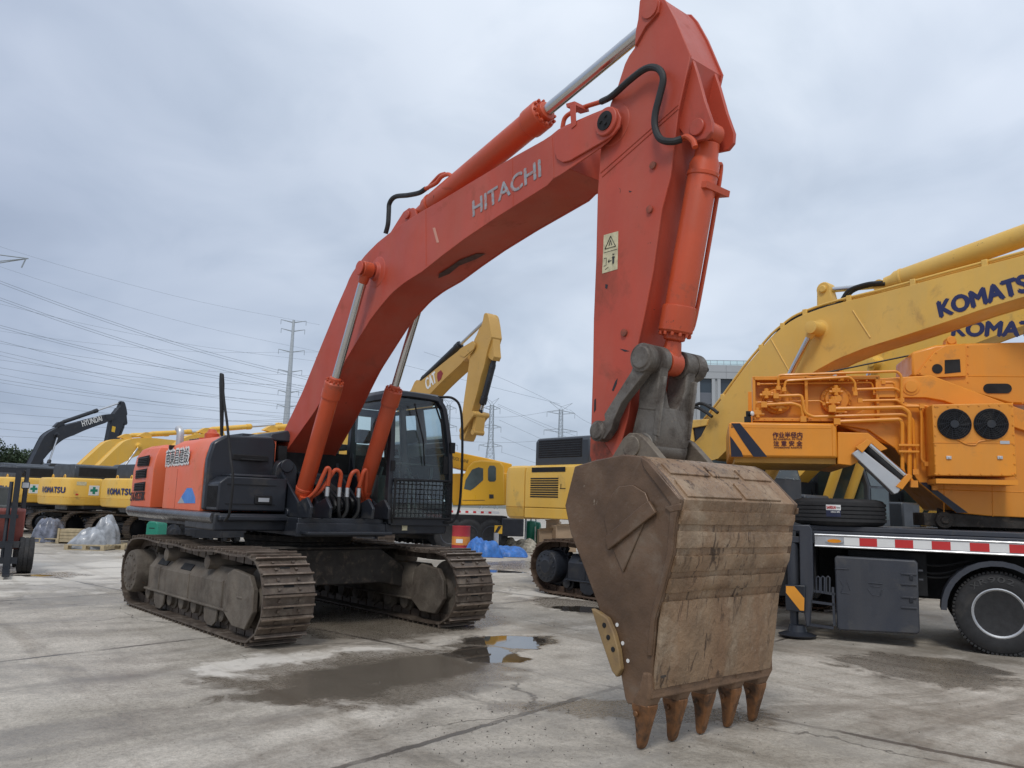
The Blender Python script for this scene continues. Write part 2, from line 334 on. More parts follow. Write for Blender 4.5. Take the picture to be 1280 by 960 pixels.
# ------------------------------------------------------------------ crawler track
def crawler(parent, M, yc, side, Lt=4.8, wd=.6, n=46, detail=True, chain=None, framem=None, dark=None):
    """one crawler: shoe chain (part) with frame, hubs and rollers as sub-parts. side=-1: its outer face looks to -y"""
    chain = chain or STEEL; framem = framem or FRAMEM
    r0 = .455; zc = .50; xr, xf = -Lt/2+.505, Lt/2-.505
    path = []                               # centre line of the shoe plates, (x, z)
    path += [(xf+(xr-xf)*t, .045) for t in np.linspace(0, 1, 24)][:-1]
    path += [(xr+r0*math.sin(R(a)), zc-r0*math.cos(R(a))) for a in np.linspace(0, -180, 20)][:-1]
    path += [(xr+(xf-xr)*t, zc+r0 + .012*math.sin(t*math.pi*6) - .02*math.sin(t*math.pi)+.05*(1-t)*math.sin(math.pi*min(1, t*2.2))*.5) for t in np.linspace(0, 1, 24)][:-1]
    path += [(xf+r0*math.sin(R(a)), zc-r0*math.cos(R(a))) for a in np.linspace(180, 0, 20)][:-1]
    P = np.array(path+[path[0]]); seg = np.hypot(*np.diff(P, axis=0).T); cum = np.concatenate([[0], np.cumsum(seg)]); tot = cum[-1]
    def at(s):
        s %= tot; return np.array([np.interp(s, cum, P[:, 0]), np.interp(s, cum, P[:, 1])])
    pitch = tot/n; b = MB(M)
    for i in range(n):
        s = i*pitch; a, c = at(s-pitch*.49), at(s+pitch*.49); t = (c-a)/np.linalg.norm(c-a); nm = np.array([t[1], -t[0]]); p = (a+c)/2
        # outward normal
        if (nm @ (p-np.array([np.clip(p[0], xr, xf), zc]))) < 0: nm = -nm
        X = (t[0], 0, t[1]); Z = (nm[0], 0, nm[1])
        j = random.uniform(-.006, .006)
        b.obox((p[0], yc, p[1]), (pitch*.97, wd+j, .022), X, Z)
        for k, (off, hh) in enumerate(((-.44, .034), (.04, .026)) if detail else ((-.4, .03), (.1, .03))):
            q = p+t*pitch*off+nm*(.011+hh/2); b.obox((q[0], yc+j, q[1]), (.02, wd, hh*.7), X, Z); q = q+nm*hh*.5; b.obox((q[0], yc+j, q[1]), (.017, wd*.995, hh*.3), X, Z, 2)
        if detail:
            for yy in (-.12, .12):
                for off in (-.2, .28):
                    q = p+t*pitch*off+nm*.02; b.obox((q[0], yc+yy, q[1]), (.03, .03, .02), X, Z)
            q = p-nm*.055
            for yy in (-.09, .09): b.obox((q[0], yc+yy, q[1]), (pitch*.85, .035, .10), X, Z)
            q = p-nm*.05; b.obox((q[0], yc, q[1]), (.05, .16, .05), X, Z)
            q = p+nm*.0122+t*.02; b.obox((q[0], yc, q[1]), (.045, .12, .004), X, Z, 1)
    ch = b.build('crawler_track', [chain, BLACKM, GROUS], parent, bevel=0)
    yo = yc+side*.23; ys = lambda a: yc+side*a
    f = MB(M)
    # beam with sloping shoulders
    f.prism([(ys(.22), .30), (ys(.22), .60), (ys(.10), .76), (ys(-.16), .76), (ys(-.22), .60), (ys(-.22), .30)], 'x', xr+.48, xf-.62)
    f.prism([(ys(.255), .285), (ys(.255), .315), (ys(-.255), .315), (ys(-.255), .285)], 'x', xr+.42, xf-.5)
    f.prism([(xf-.66, .30), (xf-.60, .72), (xf-.45, .78), (xf-.02, .74), (xf+.10, .60), (xf+.12, .36), (xf-.05, .16), (xf-.38, .16)], 'y', min(ys(.19), ys(.255)), max(ys(.19), ys(.255)))
    f.prism([(xf-.60, .30), (xf-.55, .70), (xf-.40, .78), (xf-.02, .74), (xf+.10, .60), (xf+.12, .36), (xf-.05, .16), (xf-.38, .16)], 'y', min(ys(-.19), ys(-.255)), max(ys(-.19), ys(-.255)))
    for k in range(3): f.box(xr+.9+k*1.05, xr+.93+k*1.05, min(ys(.2), ys(.235)), max(ys(.2), ys(.235)), .3, .62)
    f.box(xf-.30, xf-.16, min(ys(.2), ys(.262)), max(ys(.2), ys(.262)), .47, .50)
    f.build('track_frame', framem, ch, bevel=.012)
    if detail:
        for x0 in (xr+.9, xr+1.75):
            g = MB(M); g.obox((x0, ys(.165), .682), (.34, .09, .012), (1, 0, 0), (0, side*.16, .12)); g.build('frame_slot', BLACKM, ch)
    h = MB(M); h.lathe([(.16, 0), (.27, .02), (.27, .10), (.30, .12), (.30, .34), (.28, .40), (.14, .405), (.12, .42), (0.01, .42)], (xr, ys(-.08), zc), (0, side, 0), 28)
    bolts(h, (xr, ys(.32), zc), .22, 14, .016, .018, (0, side, 0))
    for k in range(19):
        a = 2*math.pi*k/19; h.obox((xr+.37*math.cos(a), yc, zc+.37*math.sin(a)), (.10, .10, .06), (math.cos(a), 0, math.sin(a)), (-math.sin(a), 0, math.cos(a)))
    h.lathe([(.34, -.05), (.34, .05)], (xr, yc, zc), (0, 1, 0), 28); h.build('drive_sprocket', framem, ch, bevel=.006)
    h = MB(M); h.lathe([(.10, -.16), (.14, -.10), (.38, -.09), (.38, -.05), (.33, -.05), (.33, .05), (.38, .05), (.38, .09), (.14, .10), (.10, .16)], (xf, yc, zc-.03), (0, 1, 0), 32)
    h.build('front_idler', framem, ch)
    nr = 8 if detail else 6
    for k in range(nr):
        x = xr+.42+(xf-xr-.85)*k/(nr-1)
        h = MB(M); h.lathe([(.05, -.2), (.09, -.19), (.09, -.14), (.13, -.13), (.13, -.09), (.10, -.08), (.10, .08), (.13, .09), (.13, .13), (.09, .14), (.09, .19), (.05, .2)], (x, yc, .235), (0, 1, 0), 18)
        h.build('track_roller', framem, ch)
    if detail:
        for x in (xr+1.0, xf-1.05):
            h = MB(M); h.prism([(x-.2, .30), (x+.2, .30), (x+.17, .14), (x+.08, .085), (x-.08, .085), (x-.17, .14)], 'y', min(ys(.21), ys(.235)), max(ys(.21), ys(.235))); h.build('roller_guard', framem, ch, bevel=.005)
        for x in (xr+1.15, xf-1.25):
            h = MB(M); h.lathe([(.03, -.18), (.10, -.17), (.10, .12), (.085, .16), (.085, .24), (.05, .25)], (x, yc, .80), (0, side, 0), 18)
            h.box(x-.06, x+.06, yc-.05, yc+.05, .70, .78); h.build('carrier_roller', framem, ch)
    return ch

# ================================================================== MAIN EXCAVATOR (orange)
MF = Frame((0, 0), 0)
ex = thing('excavator', 'large orange excavator in front, its muddy bucket standing on its teeth', 'excavator')
SL = R(2.82); TM = Matrix.Rotation(SL, 4, 'Z')
crawler(ex, TM, -1.295, -1); crawler(ex, TM, 1.295, 1)
# car body: centre frame with sloped legs to the crawlers
b = MB(TM)
b.prism([(-.7, .95), (.7, .95), (.98, .78), (1.12, .70), (1.12, .42), (.75, .50), (-.75, .50), (-1.12, .42), (-1.12, .70), (-.98, .78)], 'x', .55, 1.02)
b.prism([(-.7, .95), (.7, .95), (.98, .78), (1.12, .70), (1.12, .42), (.75, .50), (-.75, .50), (-1.12, .42), (-1.12, .70), (-.98, .78)], 'x', -1.02, -.55)
b.box(-.6, .6, -.78, .78, .52, .94); b.lathe([(.72, .90), (.72, 1.02), (.66, 1.03)], (0, 0, 0), (0, 0, 1), 40)
b.box(.5, 1.05, -1.0, 1.0, .955, .985); b.build('car_body', CARB, ex, bevel=.015)
b = MB(); b.lathe([(.70, 1.02), (.74, 1.03), (.74, 1.10), (.70, 1.11)], (0, 0, 0), (0, 0, 1), 48); bolts(b, (0, 0, 1.10), .70, 36, .015, .03, (0, 0, 1))
b.build('slewing_ring', CARB, ex)
# revolving deck
b = MB()
b.box(-3.0, 1.28, -.62, .60, 1.13, 1.36); b.box(-2.6, .86, -1.46, -.62, 1.20, 1.32); b.box(-2.7, 1.30, .60, 1.55, 1.16, 1.30)
b.box(1.28, 1.55, -.60, .58, 1.16, 1.20); b.box(1.30, 1.34, -.66, .60, 1.13, 1.30)
for y in (-.56, -.30, .30, .54): b.prism([(.45, 1.36), (1.5, 1.36), (1.52, 1.50), (1.38, 1.62), (1.15, 1.55), (.55, 1.95), (.45, 1.95)], 'y', y-.02, y+.02)
for y in (-.42, .42): b.prism([(-.5, 1.3), (.5, 1.3), (.15, 2.25), (-.1, 2.38), (-.3, 2.25)], 'y', y-.025, y+.025)
b.build('deck_frame', BLACKP, ex, bevel=.01)

# --- house
H = -1.5
def side(u, v, y=H): return MF.xz(u, v, y)
xr0 = -3.08; xc = .30; xfr = .86
# counterweight: rounded in plan
plan = [(-1.9, H), (-2.9, H)]+[(-2.9-.62*math.sin(R(a)), -.9-.6*math.cos(R(a))) for a in (15, 30, 45, 60, 75)]+[(-3.58, -.5), (-3.62, 0), (-3.58, .5)]+[(-2.9-.62*math.sin(R(a)), .9+.6*math.cos(R(a))) for a in (75, 60, 45, 30, 15)]+[(-2.9, 1.5), (-1.9, 1.5)]
gap = side(205, 600)[0]
def clip_plan(x): return [(min(p[0], x), p[1]) for p in plan]
zt, zb = 2.33, 1.40
b = MB()
pl = clip_plan(gap-.03)
def ring(pl, z, d): 
    q = inset(pl, d) if d else pl; return [(x, y, z) for x, y in q]
b.loft([ring(pl, zb, .0), ring(pl, 1.95, .0), ring(pl, 2.16, .03), ring(pl, 2.29, .10), ring(pl, 2.35, .22)])
b.build('counterweight', ORANGE_BODY, ex, bevel=.008)
b = MB()
sec = lambda y0: [(y0, zb), (y0, 1.95), (y0+.02, 2.14), (y0+.09, 2.29), (y0+.22, 2.37), (-.55, 2.37), (-.55, zb)]
b.prism(sec(H), 'x', gap+.03, xc-.02); b.build('side_door', ORANGE_BODY, ex, bevel=.008)
b = MB(); b.box(gap-.03, gap+.03, H+.03, 1.4, zb, 2.30); b.box(-2.0, .2, -.5, 1.45, 1.36, 2.25); b.box(-2.4, xc, -.52, -.4, 1.38, 2.3); b.build('engine_bay', BLACKM, ex)
b = MB(); b.box(-2.2, -.4, -.9, .9, 2.35, 2.44); b.box(-1.9, -.6, -.7, .3, 2.44, 2.50)
for k in range(9): b.box(-2.15+k*.11, -2.09+k*.11, -.95, -.55, 2.44, 2.46)
b.build('engine_hood', HOOD, ex, bevel=.02)
b = MB()   # door seam, hinge pressings
xm = side(216, 600)[0]; b.box(-.75, -.742, H-.002, H+.01, zb+.01, 1.95); b.build('door_seam', DARKRUST, ex)
# louvre openings
for pts in ([(173.5, 572), (186.5, 569), (185.5, 582), (171.5, 583)], [(170.5, 588), (184, 585.5), (183, 597), (169.5, 598.5)], [(168.5, 604), (182, 602), (181, 613.5), (167.5, 614)]):
    q = [side(*p) for p in pts]; b = MB(); b.prism(q, 'y', H-.006, H+.01); o = b.build('vent_opening', BLACKM, ex)
    c = Vector(q[0]).lerp(Vector(q[2]), .5); wq = abs(q[1][0]-q[0][0])*.46; hq = abs(q[0][1]-q[3][1])*.5
    b = MB()
    for k in range(5): b.obox((c[0], H-.008, c[1]-hq+hq*2*(k+.5)/5), (wq*2, .03, .008), (1, 0, 0), (0, -.5, 1))
    b.build('vent_slat', BLACKP, o)
def onside(txt, pa, pb, h, mt, **k):
    a = side(*pa); c = side(*pb); return lettering(txt, (a[0], H-.004, a[1]), (c[0], H-.004, c[1]), h, mt, ex, **k)
onside('ZAXIS350K', (163, 626), (181, 625.5), .13, INK, bold=.015)
# dark chinese hire-company lettering with a white edge
a = side(207, 583); c = side(236, 580)
lettering('南東昌建設', (a[0], H-.003, a[1]), (c[0], H-.003, c[1]), .235, WHITE, ex, bold=.055, ext=.001)
lettering('南東昌建設', (a[0]+.02, H-.006, a[1]+.015), (c[0]-.02, H-.006, c[1]+.015), .205, INK, ex, bold=.0, ext=.003)
q = [side(*p) for p in ((231, 629), (227, 621), (234, 610), (240, 610), (244, 622), (244, 629))]
b = MB(); b.prism(q, 'y', H-.004, H+.002); b.build('blue_decal', BLUE, ex)
q = [side(*p) for p in ((222, 629), (227, 621), (231, 629))]
b = MB(); b.prism(q, 'y', H-.004, H+.002); b.build('silver_decal', SILVER, ex)
# protective half-round rail round the house foot
rl = [(xfr-.02, H-.0), (-2.9, H)]+[(-2.9-.62*math.sin(R(a)), -.9-.6*math.cos(R(a))) for a in (15, 30, 45, 60, 75)]+[(-3.58, -.5), (-3.62, 0), (-3.58, .5)]+[(-2.9-.62*math.sin(R(a)), .9+.6*math.cos(R(a))) for a in (75, 60, 45, 30, 15)]+[(-2.9, 1.5), (1.2, 1.5)]
RAIL = mat('dull_metal_rail', (.13, .13, .135), .27, metal=.75, var=.25, vscale=2)
b = MB(); rings = []
rim = inset([*rl], .0)
cen = Vector((-1.2, 0))
def rail_ring(i):
    p = Vector(rl[i]); a = Vector(rl[max(i-1, 0)]); c = Vector(rl[min(i+1, len(rl)-1)]); t = (c-a).normalized(); n = Vector((-t.y, t.x))
    if n.dot(p-cen) < 0: n = -n
    return [(p.x+n.x*d, p.y+n.y*d, z) for d, z in ((-.06, 1.245), (.01, 1.25), (.05, 1.30), (.06, 1.34), (.045, 1.385), (.01, 1.40), (-.06, 1.398))]
b.loft([rail_ring(i) for i in range(len(rl))]); b.build('side_rail', RAIL, ex, smooth=60)
# black fuel tank and valve covers in front of the orange door
b = MB()
b.prism([(H, 1.42), (H, 2.06), (H+.05, 2.27), (H+.20, 2.375), (-.66, 2.40), (-.62, 2.30), (-.62, 1.42)], 'x', xc, xc+.14)
b.build('tank_cover', BLACKP, ex, bevel=.03)
b = MB(); b.prism([(H+.02, 1.42), (H+.02, 1.76), (H+.12, 1.84), (-.60, 1.84), (-.60, 1.42)], 'x', xc+.14, xfr-.02); b.box(xc+.14, xfr-.1, H+.18, -.7, 1.84, 1.88)
b.build('fuel_tank', BLACKP, ex, bevel=.045, bseg=3)
b = MB()
for k in range(9): b.box(xc+.17+k*.04, xc+.185+k*.04, H+.012, H+.022, 1.46, 1.72)
b.box(xfr-.03, xfr-.012, -1.38, -.75, 1.5, 1.51); b.box(xfr-.03, xfr-.012, -1.38, -.75, 1.74, 1.75)
b.build('tank_grille', BLACKM, ex)
b = MB(); b.prism([(H-.02, 1.18), (H-.02, 1.39), (-.58, 1.39), (-.58, 1.18)], 'x', xc-.5, xfr+.02); b.box(xfr, xfr+.10, H+.02, -.6, 1.30, 1.37); b.build('toolbox_step', BLACKP, ex, bevel=.02)
b = MB(); b.box(xfr-.02, xfr+.004, -1.02, -.80, 1.51, 1.62); o = b.build('step_light', BLACKM, ex, bevel=.008)
b = MB(); b.box(xfr, xfr+.01, -.98, -.84, 1.54, 1.59); b.build('light_lens', SILVER, o)
b = MB(); b.box(xc+.14, xc+.16, -1.2, -.72, 2.06, 2.14); b.box(xc+.14, xc+.22, -1.1, -.80, 2.06, 2.085); b.build('grab_handle', BLACKM, ex, bevel=.01)
b = MB(); b.prism(circ((-.50, 1.95), .15, 16, 0, 180)+[(-.65, 1.45), (-.35, 1.45)], 'x', xc+.02, xc+.26); b.prism(circ((-.50, 2.02), .09, 20), 'x', xc+.26, xc+.28); b.build('round_cover', BLACKP, ex, bevel=.015)
b = MB(); b.box(-.2, .5, -.55, .5, 1.36, 1.95); b.box(.0, .7, -.4, .4, 1.36, 1.7); b.box(-1.2, -.1, -.62, .60, 1.4, 2.36); b.build('pump_cover', BLACKP, ex, bevel=.03)
b = MB(); b.prism([(-.68, 2.36), (-.64, 2.46), (-.40, 2.52), (-.30, 2.36)], 'x', -.6, .3); b.build('tank_top', HOOD, ex, bevel=.02)
# exhaust, filler cap, mirror
p = Vector((*side(225, 548, -.75), 0)); p = Vector((p[0], -.75, p[1]))
b = MB(); b.tube(smooth_line([(p[0], -.75, 2.4), (p[0], -.75, 2.56), (p[0]-.02, -.75, 2.66), (p[0]-.10, -.76, 2.71)]), .06, 16); b.build('exhaust_pipe', SILVER, ex)
cpx = side(265, 545, -1.1)[0]
b = MB(); b.lathe([(.10, 2.36), (.10, 2.46), (.07, 2.48), (.05, 2.52), (0.01, 2.53)], (cpx, -1.1, 0), (0, 0, 1), 20); b.lathe([(.06, 2.36), (.06, 2.42)], (cpx-.35, -1.1, 0), (0, 0, 1), 12); b.build('filler_cap', ORANGE2, ex)
b = MB(); my = -1.60
mp = [(*side(u, v, my),) for u, v in ((281, 651), (287, 640), (291, 600), (288, 570), (284, 530), (280, 500), (278, 475))]
b.tube(smooth_line([(x, my, z) for x, z in mp]), .016, 8); b.build('mirror_arm', BLACKM, ex)
mc = side(277, 490, my)
b = MB(); pts = [side(u, v, my) for u, v in ((276, 466), (278.5, 467), (279.3, 480), (277.6, 545), (276.6, 545), (275.4, 480))]
b.prism(pts, 'y', my-.02, my+.02); b.build('side_mirror', BLACKM, ex, bevel=.015)

# --- cab
cx0, cx1, cy0, cy1, cz0, cz1 = -.62, 1.33, .62, 1.60, 1.32, 3.13
XF = Frame((cx1, 0), R(90))
b = MB()
b.box(cx0, cx1-.03, cy0+.02, cy1, cz0-.14, cz0+.16)          # floor box
b.box(cx0, cx0+.10, cy0+.01, cy1-.01, cz0, 1.95); b.box(cx0, cx0+.10, cy0+.02, cy0+.14, 1.95, 3.03); b.box(cx0, cx0+.10, cy1-.22, cy1-.08, 1.95, 3.03); b.box(cx0, cx0+.10, cy0+.1, cy1-.15, 2.92, 3.03)
FRr = [(cy0+.03, 1.30), (cy0, 1.6), (cy0, 2.3), (cy0+.025, 2.95), (cy0+.10, 3.06), (1.32, 3.06), (1.43, 3.0), (1.50, 2.85), (1.57, 2.3), (1.60, 1.75), (1.60, 1.32)]
def fr(x, y, z): return (x, y, z)
xfz = lambda z: cx1 - .10*max(0, (z-2.3)/.8)**1.5               # windscreen leans back slightly
b.tube(smooth_line([(xfz(z), y, z) for y, z in FRr], 4), .05, 4, rect=(.07, .09))
b.tube([(cx1, cy0+.03, 1.33), (cx1, 1.60, 1.33)], .05, 4, rect=(.09, .10))
b.tube([(cx1, cy0+.03, 1.90), (cx1, 1.60, 1.90)], .02, 4, rect=(.03, .035))
for y in (cy0+.02, cy1-.02):                                   # side pillars and rails
    yt = y+(.03 if y < 1 else -.10)
    b.tube([(.18, y, 1.4), (.18, (y+yt)/2, 2.4), (.16, yt, 3.04)], .05, 4, rect=(.10, .06))
    b.tube([(cx0+.1, yt, 3.04), (cx1-.1, yt, 3.04)], .05, 4, rect=(.06, .08))
b.prism([(cx0+.05, 1.32), (cx1-.02, 1.32), (cx1-.02, 1.62), (.9, 1.62), (.55, 2.0), (.2, 2.02), (cx0+.05, 2.02)], 'y', cy1-.05, cy1-.01)
b.prism([(cx0+.05, 1.32), (cx1-.02, 1.32), (cx1-.02, 1.50), (.8, 1.52), (.5, 1.64), (.35, 1.9), (.2, 2.3), (.22, 2.95), (.10, 2.95), (.05, 2.0), (cx0+.15, 2.0), (cx0+.05, 2.0)], 'y', cy0+.005, cy0+.04)
o_cab = b.build('cab_frame', BLACKP, ex, bevel=.012)
b = MB(); b.loft([[(cx0-.02, cy0+.05, 3.05), (cx1-.14, cy0+.05, 3.05), (cx1-.14, 1.50, 3.05), (cx0-.02, 1.50, 3.05)], [(cx0-.04, cy0+.02, 3.08), (cx1-.10, cy0+.02, 3.08), (cx1-.10, 1.52, 3.08), (cx0-.04, 1.52, 3.08)], [(cx0, cy0+.06, 3.14), (cx1-.18, cy0+.06, 3.14), (cx1-.18, 1.46, 3.14), (cx0, 1.46, 3.14)]])
for k in range(6): b.box(cx0+.2, cx1-.35, .75+k*.11, .79+k*.11, 3.135, 3.152)
b.build('cab_roof', mat('roof_grey', (.10, .105, .115), .5, var=.15), ex, bevel=.02)
for nm, pts in (('windscreen', [(xfz(z)-.005, y, z) for y, z in ((.66, 1.90), (.655, 2.9), (.73, 3.02), (1.33, 3.02), (1.45, 2.9), (1.55, 2.3), (1.565, 1.90))]),
                ('lower_window', [(cx1-.005, y, z) for y, z in ((.67, 1.39), (.66, 1.89), (1.57, 1.89), (1.57, 1.39))])):
    b = MB(); b.add(pts, [tuple(range(len(pts)))]); b.build(nm, GLASS, ex)
b = MB(); b.add([(.24, cy0+.022, 2.98), (.24, cy0+.022, 2.3), (.38, cy0+.022, 1.92), (.52, cy0+.022, 1.67), (.8, cy0+.022, 1.55), (cx1-.04, cy0+.022, 1.53), (cx1-.04, cy0+.022, 2.3), (cx1-.12, cy0+.022, 2.98)], [tuple(range(8))]); b.build('side_window', GLASS, ex)
b = MB(); b.add([(.24, cy1-.03, 2.05), (.95, cy1-.03, 1.65), (cx1-.04, cy1-.03, 1.65), (cx1-.04, cy1-.05, 2.3), (cx1-.12, cy1-.12, 2.98), (.24, cy1-.12, 2.98)], [tuple(range(6))])
b.add([(cx0+.2, cy1-.03, 2.05), (.12, cy1-.03, 2.05), (.12, cy1-.12, 2.98), (cx0+.2, cy1-.12, 2.98)], [tuple(range(4))]); b.build('door_window', GLASS, ex)
SEAT = mat('seat_cloth', (.12, .13, .125), .8, var=.2)
b = MB(); b.box(-.30, .22, .85, 1.33, 1.72, 1.86); b.box(-.38, -.22, .86, 1.32, 1.84, 2.45); b.box(-.38, -.24, .97, 1.21, 2.47, 2.68); b.box(-.3, .2, .7, .82, 1.7, 2.05); b.box(-.3, .2, 1.36, 1.5, 1.7, 2.05); b.box(-.25, .15, .9, 1.3, 1.4, 1.72)
b.build('driver_seat', SEAT, ex, bevel=.04, bseg=3)
b = MB(); b.box(.35, 1.0, .64, .80, 1.45, 1.95); b.tube(smooth_line([(.55, .78, 1.5), (.65, .85, 1.9), (.62, .92, 2.08)]), .02, 8); b.tube(smooth_line([(.55, 1.42, 1.5), (.65, 1.38, 1.9), (.62, 1.33, 2.08)]), .02, 8); b.tube([(1.15, .66, 2.12), (1.15, 1.55, 2.12)], .014, 8); b.tube([(1.2, 1.05, 1.4), (1.05, 1.05, 1.95)], .02); b.tube([(1.2, 1.15, 1.4), (1.05, 1.15, 1.95)], .02)
b.build('control_console', SEAT, ex, bevel=.01)
b = MB(); b.tube([(1.34, .95, 2.95), (1.345, 1.12, 2.45), (1.345, 1.16, 2.1)], .012, 6)
b.tube([(1.26, 1.34, 3.0), (1.30, 1.45, 2.7), (1.335, 1.50, 2.3)], .014, 6); b.tube([(1.32, 1.42, 2.78), (1.335, 1.49, 2.35)], .02, 4); b.box(1.33, 1.36, 1.47, 1.55, 2.0, 2.25); b.build('wiper', BLACKM, ex)
b = MB(); b.tube(smooth_line([(1.42, .66, 1.88), (1.42, 1.55, 1.90)], 2), .014, 6); b.tube([(1.42, .66, 1.38), (1.42, 1.57, 1.38)], .014, 6)
for y in (.66, 1.58): b.tube([(1.42, y, 1.38), (1.42, y, 1.9)], .016, 6)
for k in range(1, 14): y = .66+.92*k/14; b.tube([(1.42, y, 1.38), (1.42, y, 1.9)], .0055, 4)
for k in range(1, 8): z = 1.38+.52*k/8; b.tube([(1.42, .66, z), (1.42, 1.58, z)], .0055, 4)
for y in (.68, 1.57): b.tube([(1.42, y, 1.86), (1.34, y, 1.86)], .012, 6); b.tube([(1.42, y, 1.42), (1.34, y, 1.42)], .012, 6)
b.build('window_guard', BLACKM, ex)
b = MB(); b.tube(smooth_line([(1.22, 1.42, 3.10), (1.40, 1.56, 3.08), (1.46, 1.66, 2.9), (1.48, 1.70, 2.3), (1.48, 1.69, 1.6), (1.45, 1.62, 1.36), (1.38, 1.5, 1.33)]), .018, 8); b.build('cab_handrail', BLACKM, ex)
b = MB(); b.box(1.36, 1.40, 1.55, 1.63, 2.30, 2.45); b.box(1.30, 1.40, .60, .66, 2.0, 2.14); b.tube([(.35, .61, 1.90), (.9, .6, 1.62), (1.1, .6, 1.36)], .008, 6); b.build('cab_hinge', BLACKM, ex)
b = MB(); b.box(1.335, 1.345, .85, .93, 1.215, 1.28); b.build('notice_plate', CREAM, ex)
b = MB(); b.prism([(.60, 1.16), (1.56, 1.16), (1.60, 1.32), (.60, 1.32)], 'x', -.7, 1.335); b.build('cab_base', BLACKP, ex, bevel=.02)

# --- boom
def beam(parent, top, bot, hw, n, mt, body_end=1.0, lip=.022, name='boom', tpl=.016, M=None, wedge=None):
    """welded box beam: top/bottom chord in (x, z), half width hw(x); side plates stand proud of the box"""
    def res(P):
        P = [Vector(p) for p in P]; c = [0]
        for i in range(1, len(P)): c.append(c[-1]+(P[i]-P[i-1]).length)
        o = []
        for k in range(n):
            s = c[-1]*k/(n-1); i = max(j for j in range(len(c)) if c[j] <= s+1e-9); i = min(i, len(P)-2); t = (s-c[i])/(c[i+1]-c[i]); o.append(P[i].lerp(P[i+1], t))
        return o
    T, B = res(top), res(bot); b = MB(M)
    for s in (-1, 1):
        rings = []
        for t, q in zip(T, B):
            ht, hb = hw(t.x), hw(q.x)
            rings.append([(t.x, s*(ht-tpl), t.y), (t.x, s*ht, t.y), (q.x, s*hb, q.y), (q.x, s*(hb-tpl), q.y)])
        b.loft(rings)
    K = int(n*body_end); rings = []
    for k in range(K):
        t, q = T[k], B[k]; d = (q-t).normalized()*lip; a, c = t+d, q-d*.4
        rings.append([(a.x, -hw(t.x)+tpl*.5, a.y), (a.x, hw(t.x)-tpl*.5, a.y), (c.x, hw(q.x)-tpl*.5, c.y), (c.x, -hw(q.x)+tpl*.5, c.y)])
    b.loft(rings)
    return b.build(name, mt, parent, bevel=.005, smooth=25)
def bhw(x): return .28+max(0, min(1, (1.5-x)/1.55))*.12
def tr_b(pts):
    o = []
    for u, v in pts:
        x, z = MF.xz(u, v, -.28); o.append(MF.xz(u, v, -bhw(x)))
    return o
btop = tr_b([(347, 555), (377, 489), (399, 436), (422, 381), (438, 344), (447, 331), (457, 318), (472, 303), (492, 287), (522, 267), (552, 250), (590, 227), (640, 197), (685, 172), (693, 165), (701, 159), (740, 142), (765, 132), (771, 135), (775, 141), (776.5, 147)])
bbot = tr_b([(351, 572), (392, 515), (412, 483), (431, 452), (449, 422), (463, 399), (477, 381), (490, 366), (506, 353), (527, 340), (552, 320), (580, 299), (620, 272), (660, 247), (687, 230), (692, 223), (700, 219), (722, 204), (750, 185), (766, 171), (774, 160), (776.5, 152)])
boom = beam(ex, btop, bbot, bhw, 70, ORANGE, body_end=.90)
q = [MF.xz(u, v, -.30) for u, v in ((695, 166), (703, 160), (765, 133), (771, 136), (776, 147), (774, 159), (766, 169), (750, 179), (712, 201), (703, 203), (696, 199), (693, 190))]
pv = MF.xz(756, 151, -.33)
for s in (-1, 1):
    b = MB(); b.prism(q, 'y', s*.282, s*.302); b.lathe([(.13, .30), (.125, .325), (.085, .33)], (pv[0], 0, pv[1]), (0, s, 0), 32); b.build('nose_plate', ORANGE, boom, bevel=.006)
b = MB(); b.lathe([(.085, .325), (.085, .338), (.05, .342), (0.01, .342)], (pv[0], 0, pv[1]), (0, -1, 0), 28); bolts(b, (pv[0], -.34, pv[1]), .04, 3, .016, .015); b.build('pivot_pin', BLACKM, boom)
# foot bosses, cylinder pin bosses, weld seams
bc = MF.xz(458, 337, -.43); 
b = MB()
for s in (-1, 1):
    b.lathe([(.20, .27), (.19, .285), (.12, .30), (.105, .34)], (bc[0], 0, bc[1]), (0, s, 0), 28)
    b.lathe([(.09, .52), (.09, .535), (.05, .54)], (bc[0], 0, bc[1]), (0, s, 0), 20)
b.cyl((bc[0], -.52, bc[1]), (bc[0], .52, bc[1]), .055); b.build('ram_pin_boss', ORANGE, boom, bevel=.006)
b = MB(); fx, fz = btop[0][0]-.03, (btop[0][1]+bbot[0][1])/2-.03
b.cyl((fx, -.41, fz), (fx, .41, fz), .15, seg=28); b.build('boom_foot', ORANGE, boom, bevel=.01)
# arm ram on top of the boom
A = MF.xz(511, 269, -.13); Bp = MF.xz(814, 12, -.13); sp = (MF.xz(680, 152, 0)[0]-A[0])/(Bp[0]-A[0])
cylinder_ram(ex, (A[0], 0, A[1]), (Bp[0], 0, Bp[1]), sp, .135, .062, ORANGE2, CHROME, name='arm_ram', eyeA=.10, eyeB=.10, w=.2)
b = MB()
q = [MF.xz(u, v, -.13) for u, v in ((488, 292), (498, 276), (505, 265), (512, 260), (519, 262), (522, 270), (520, 285))]
for y in (-.14, .11): b.prism(q, 'y', y, y+.035)
b.lathe([(.05, .14), (.05, .165), (.02, .17)], (A[0], 0, A[1]), (0, -1, 0), 16); b.build('ram_lug', ORANGE, boom, bevel=.006)
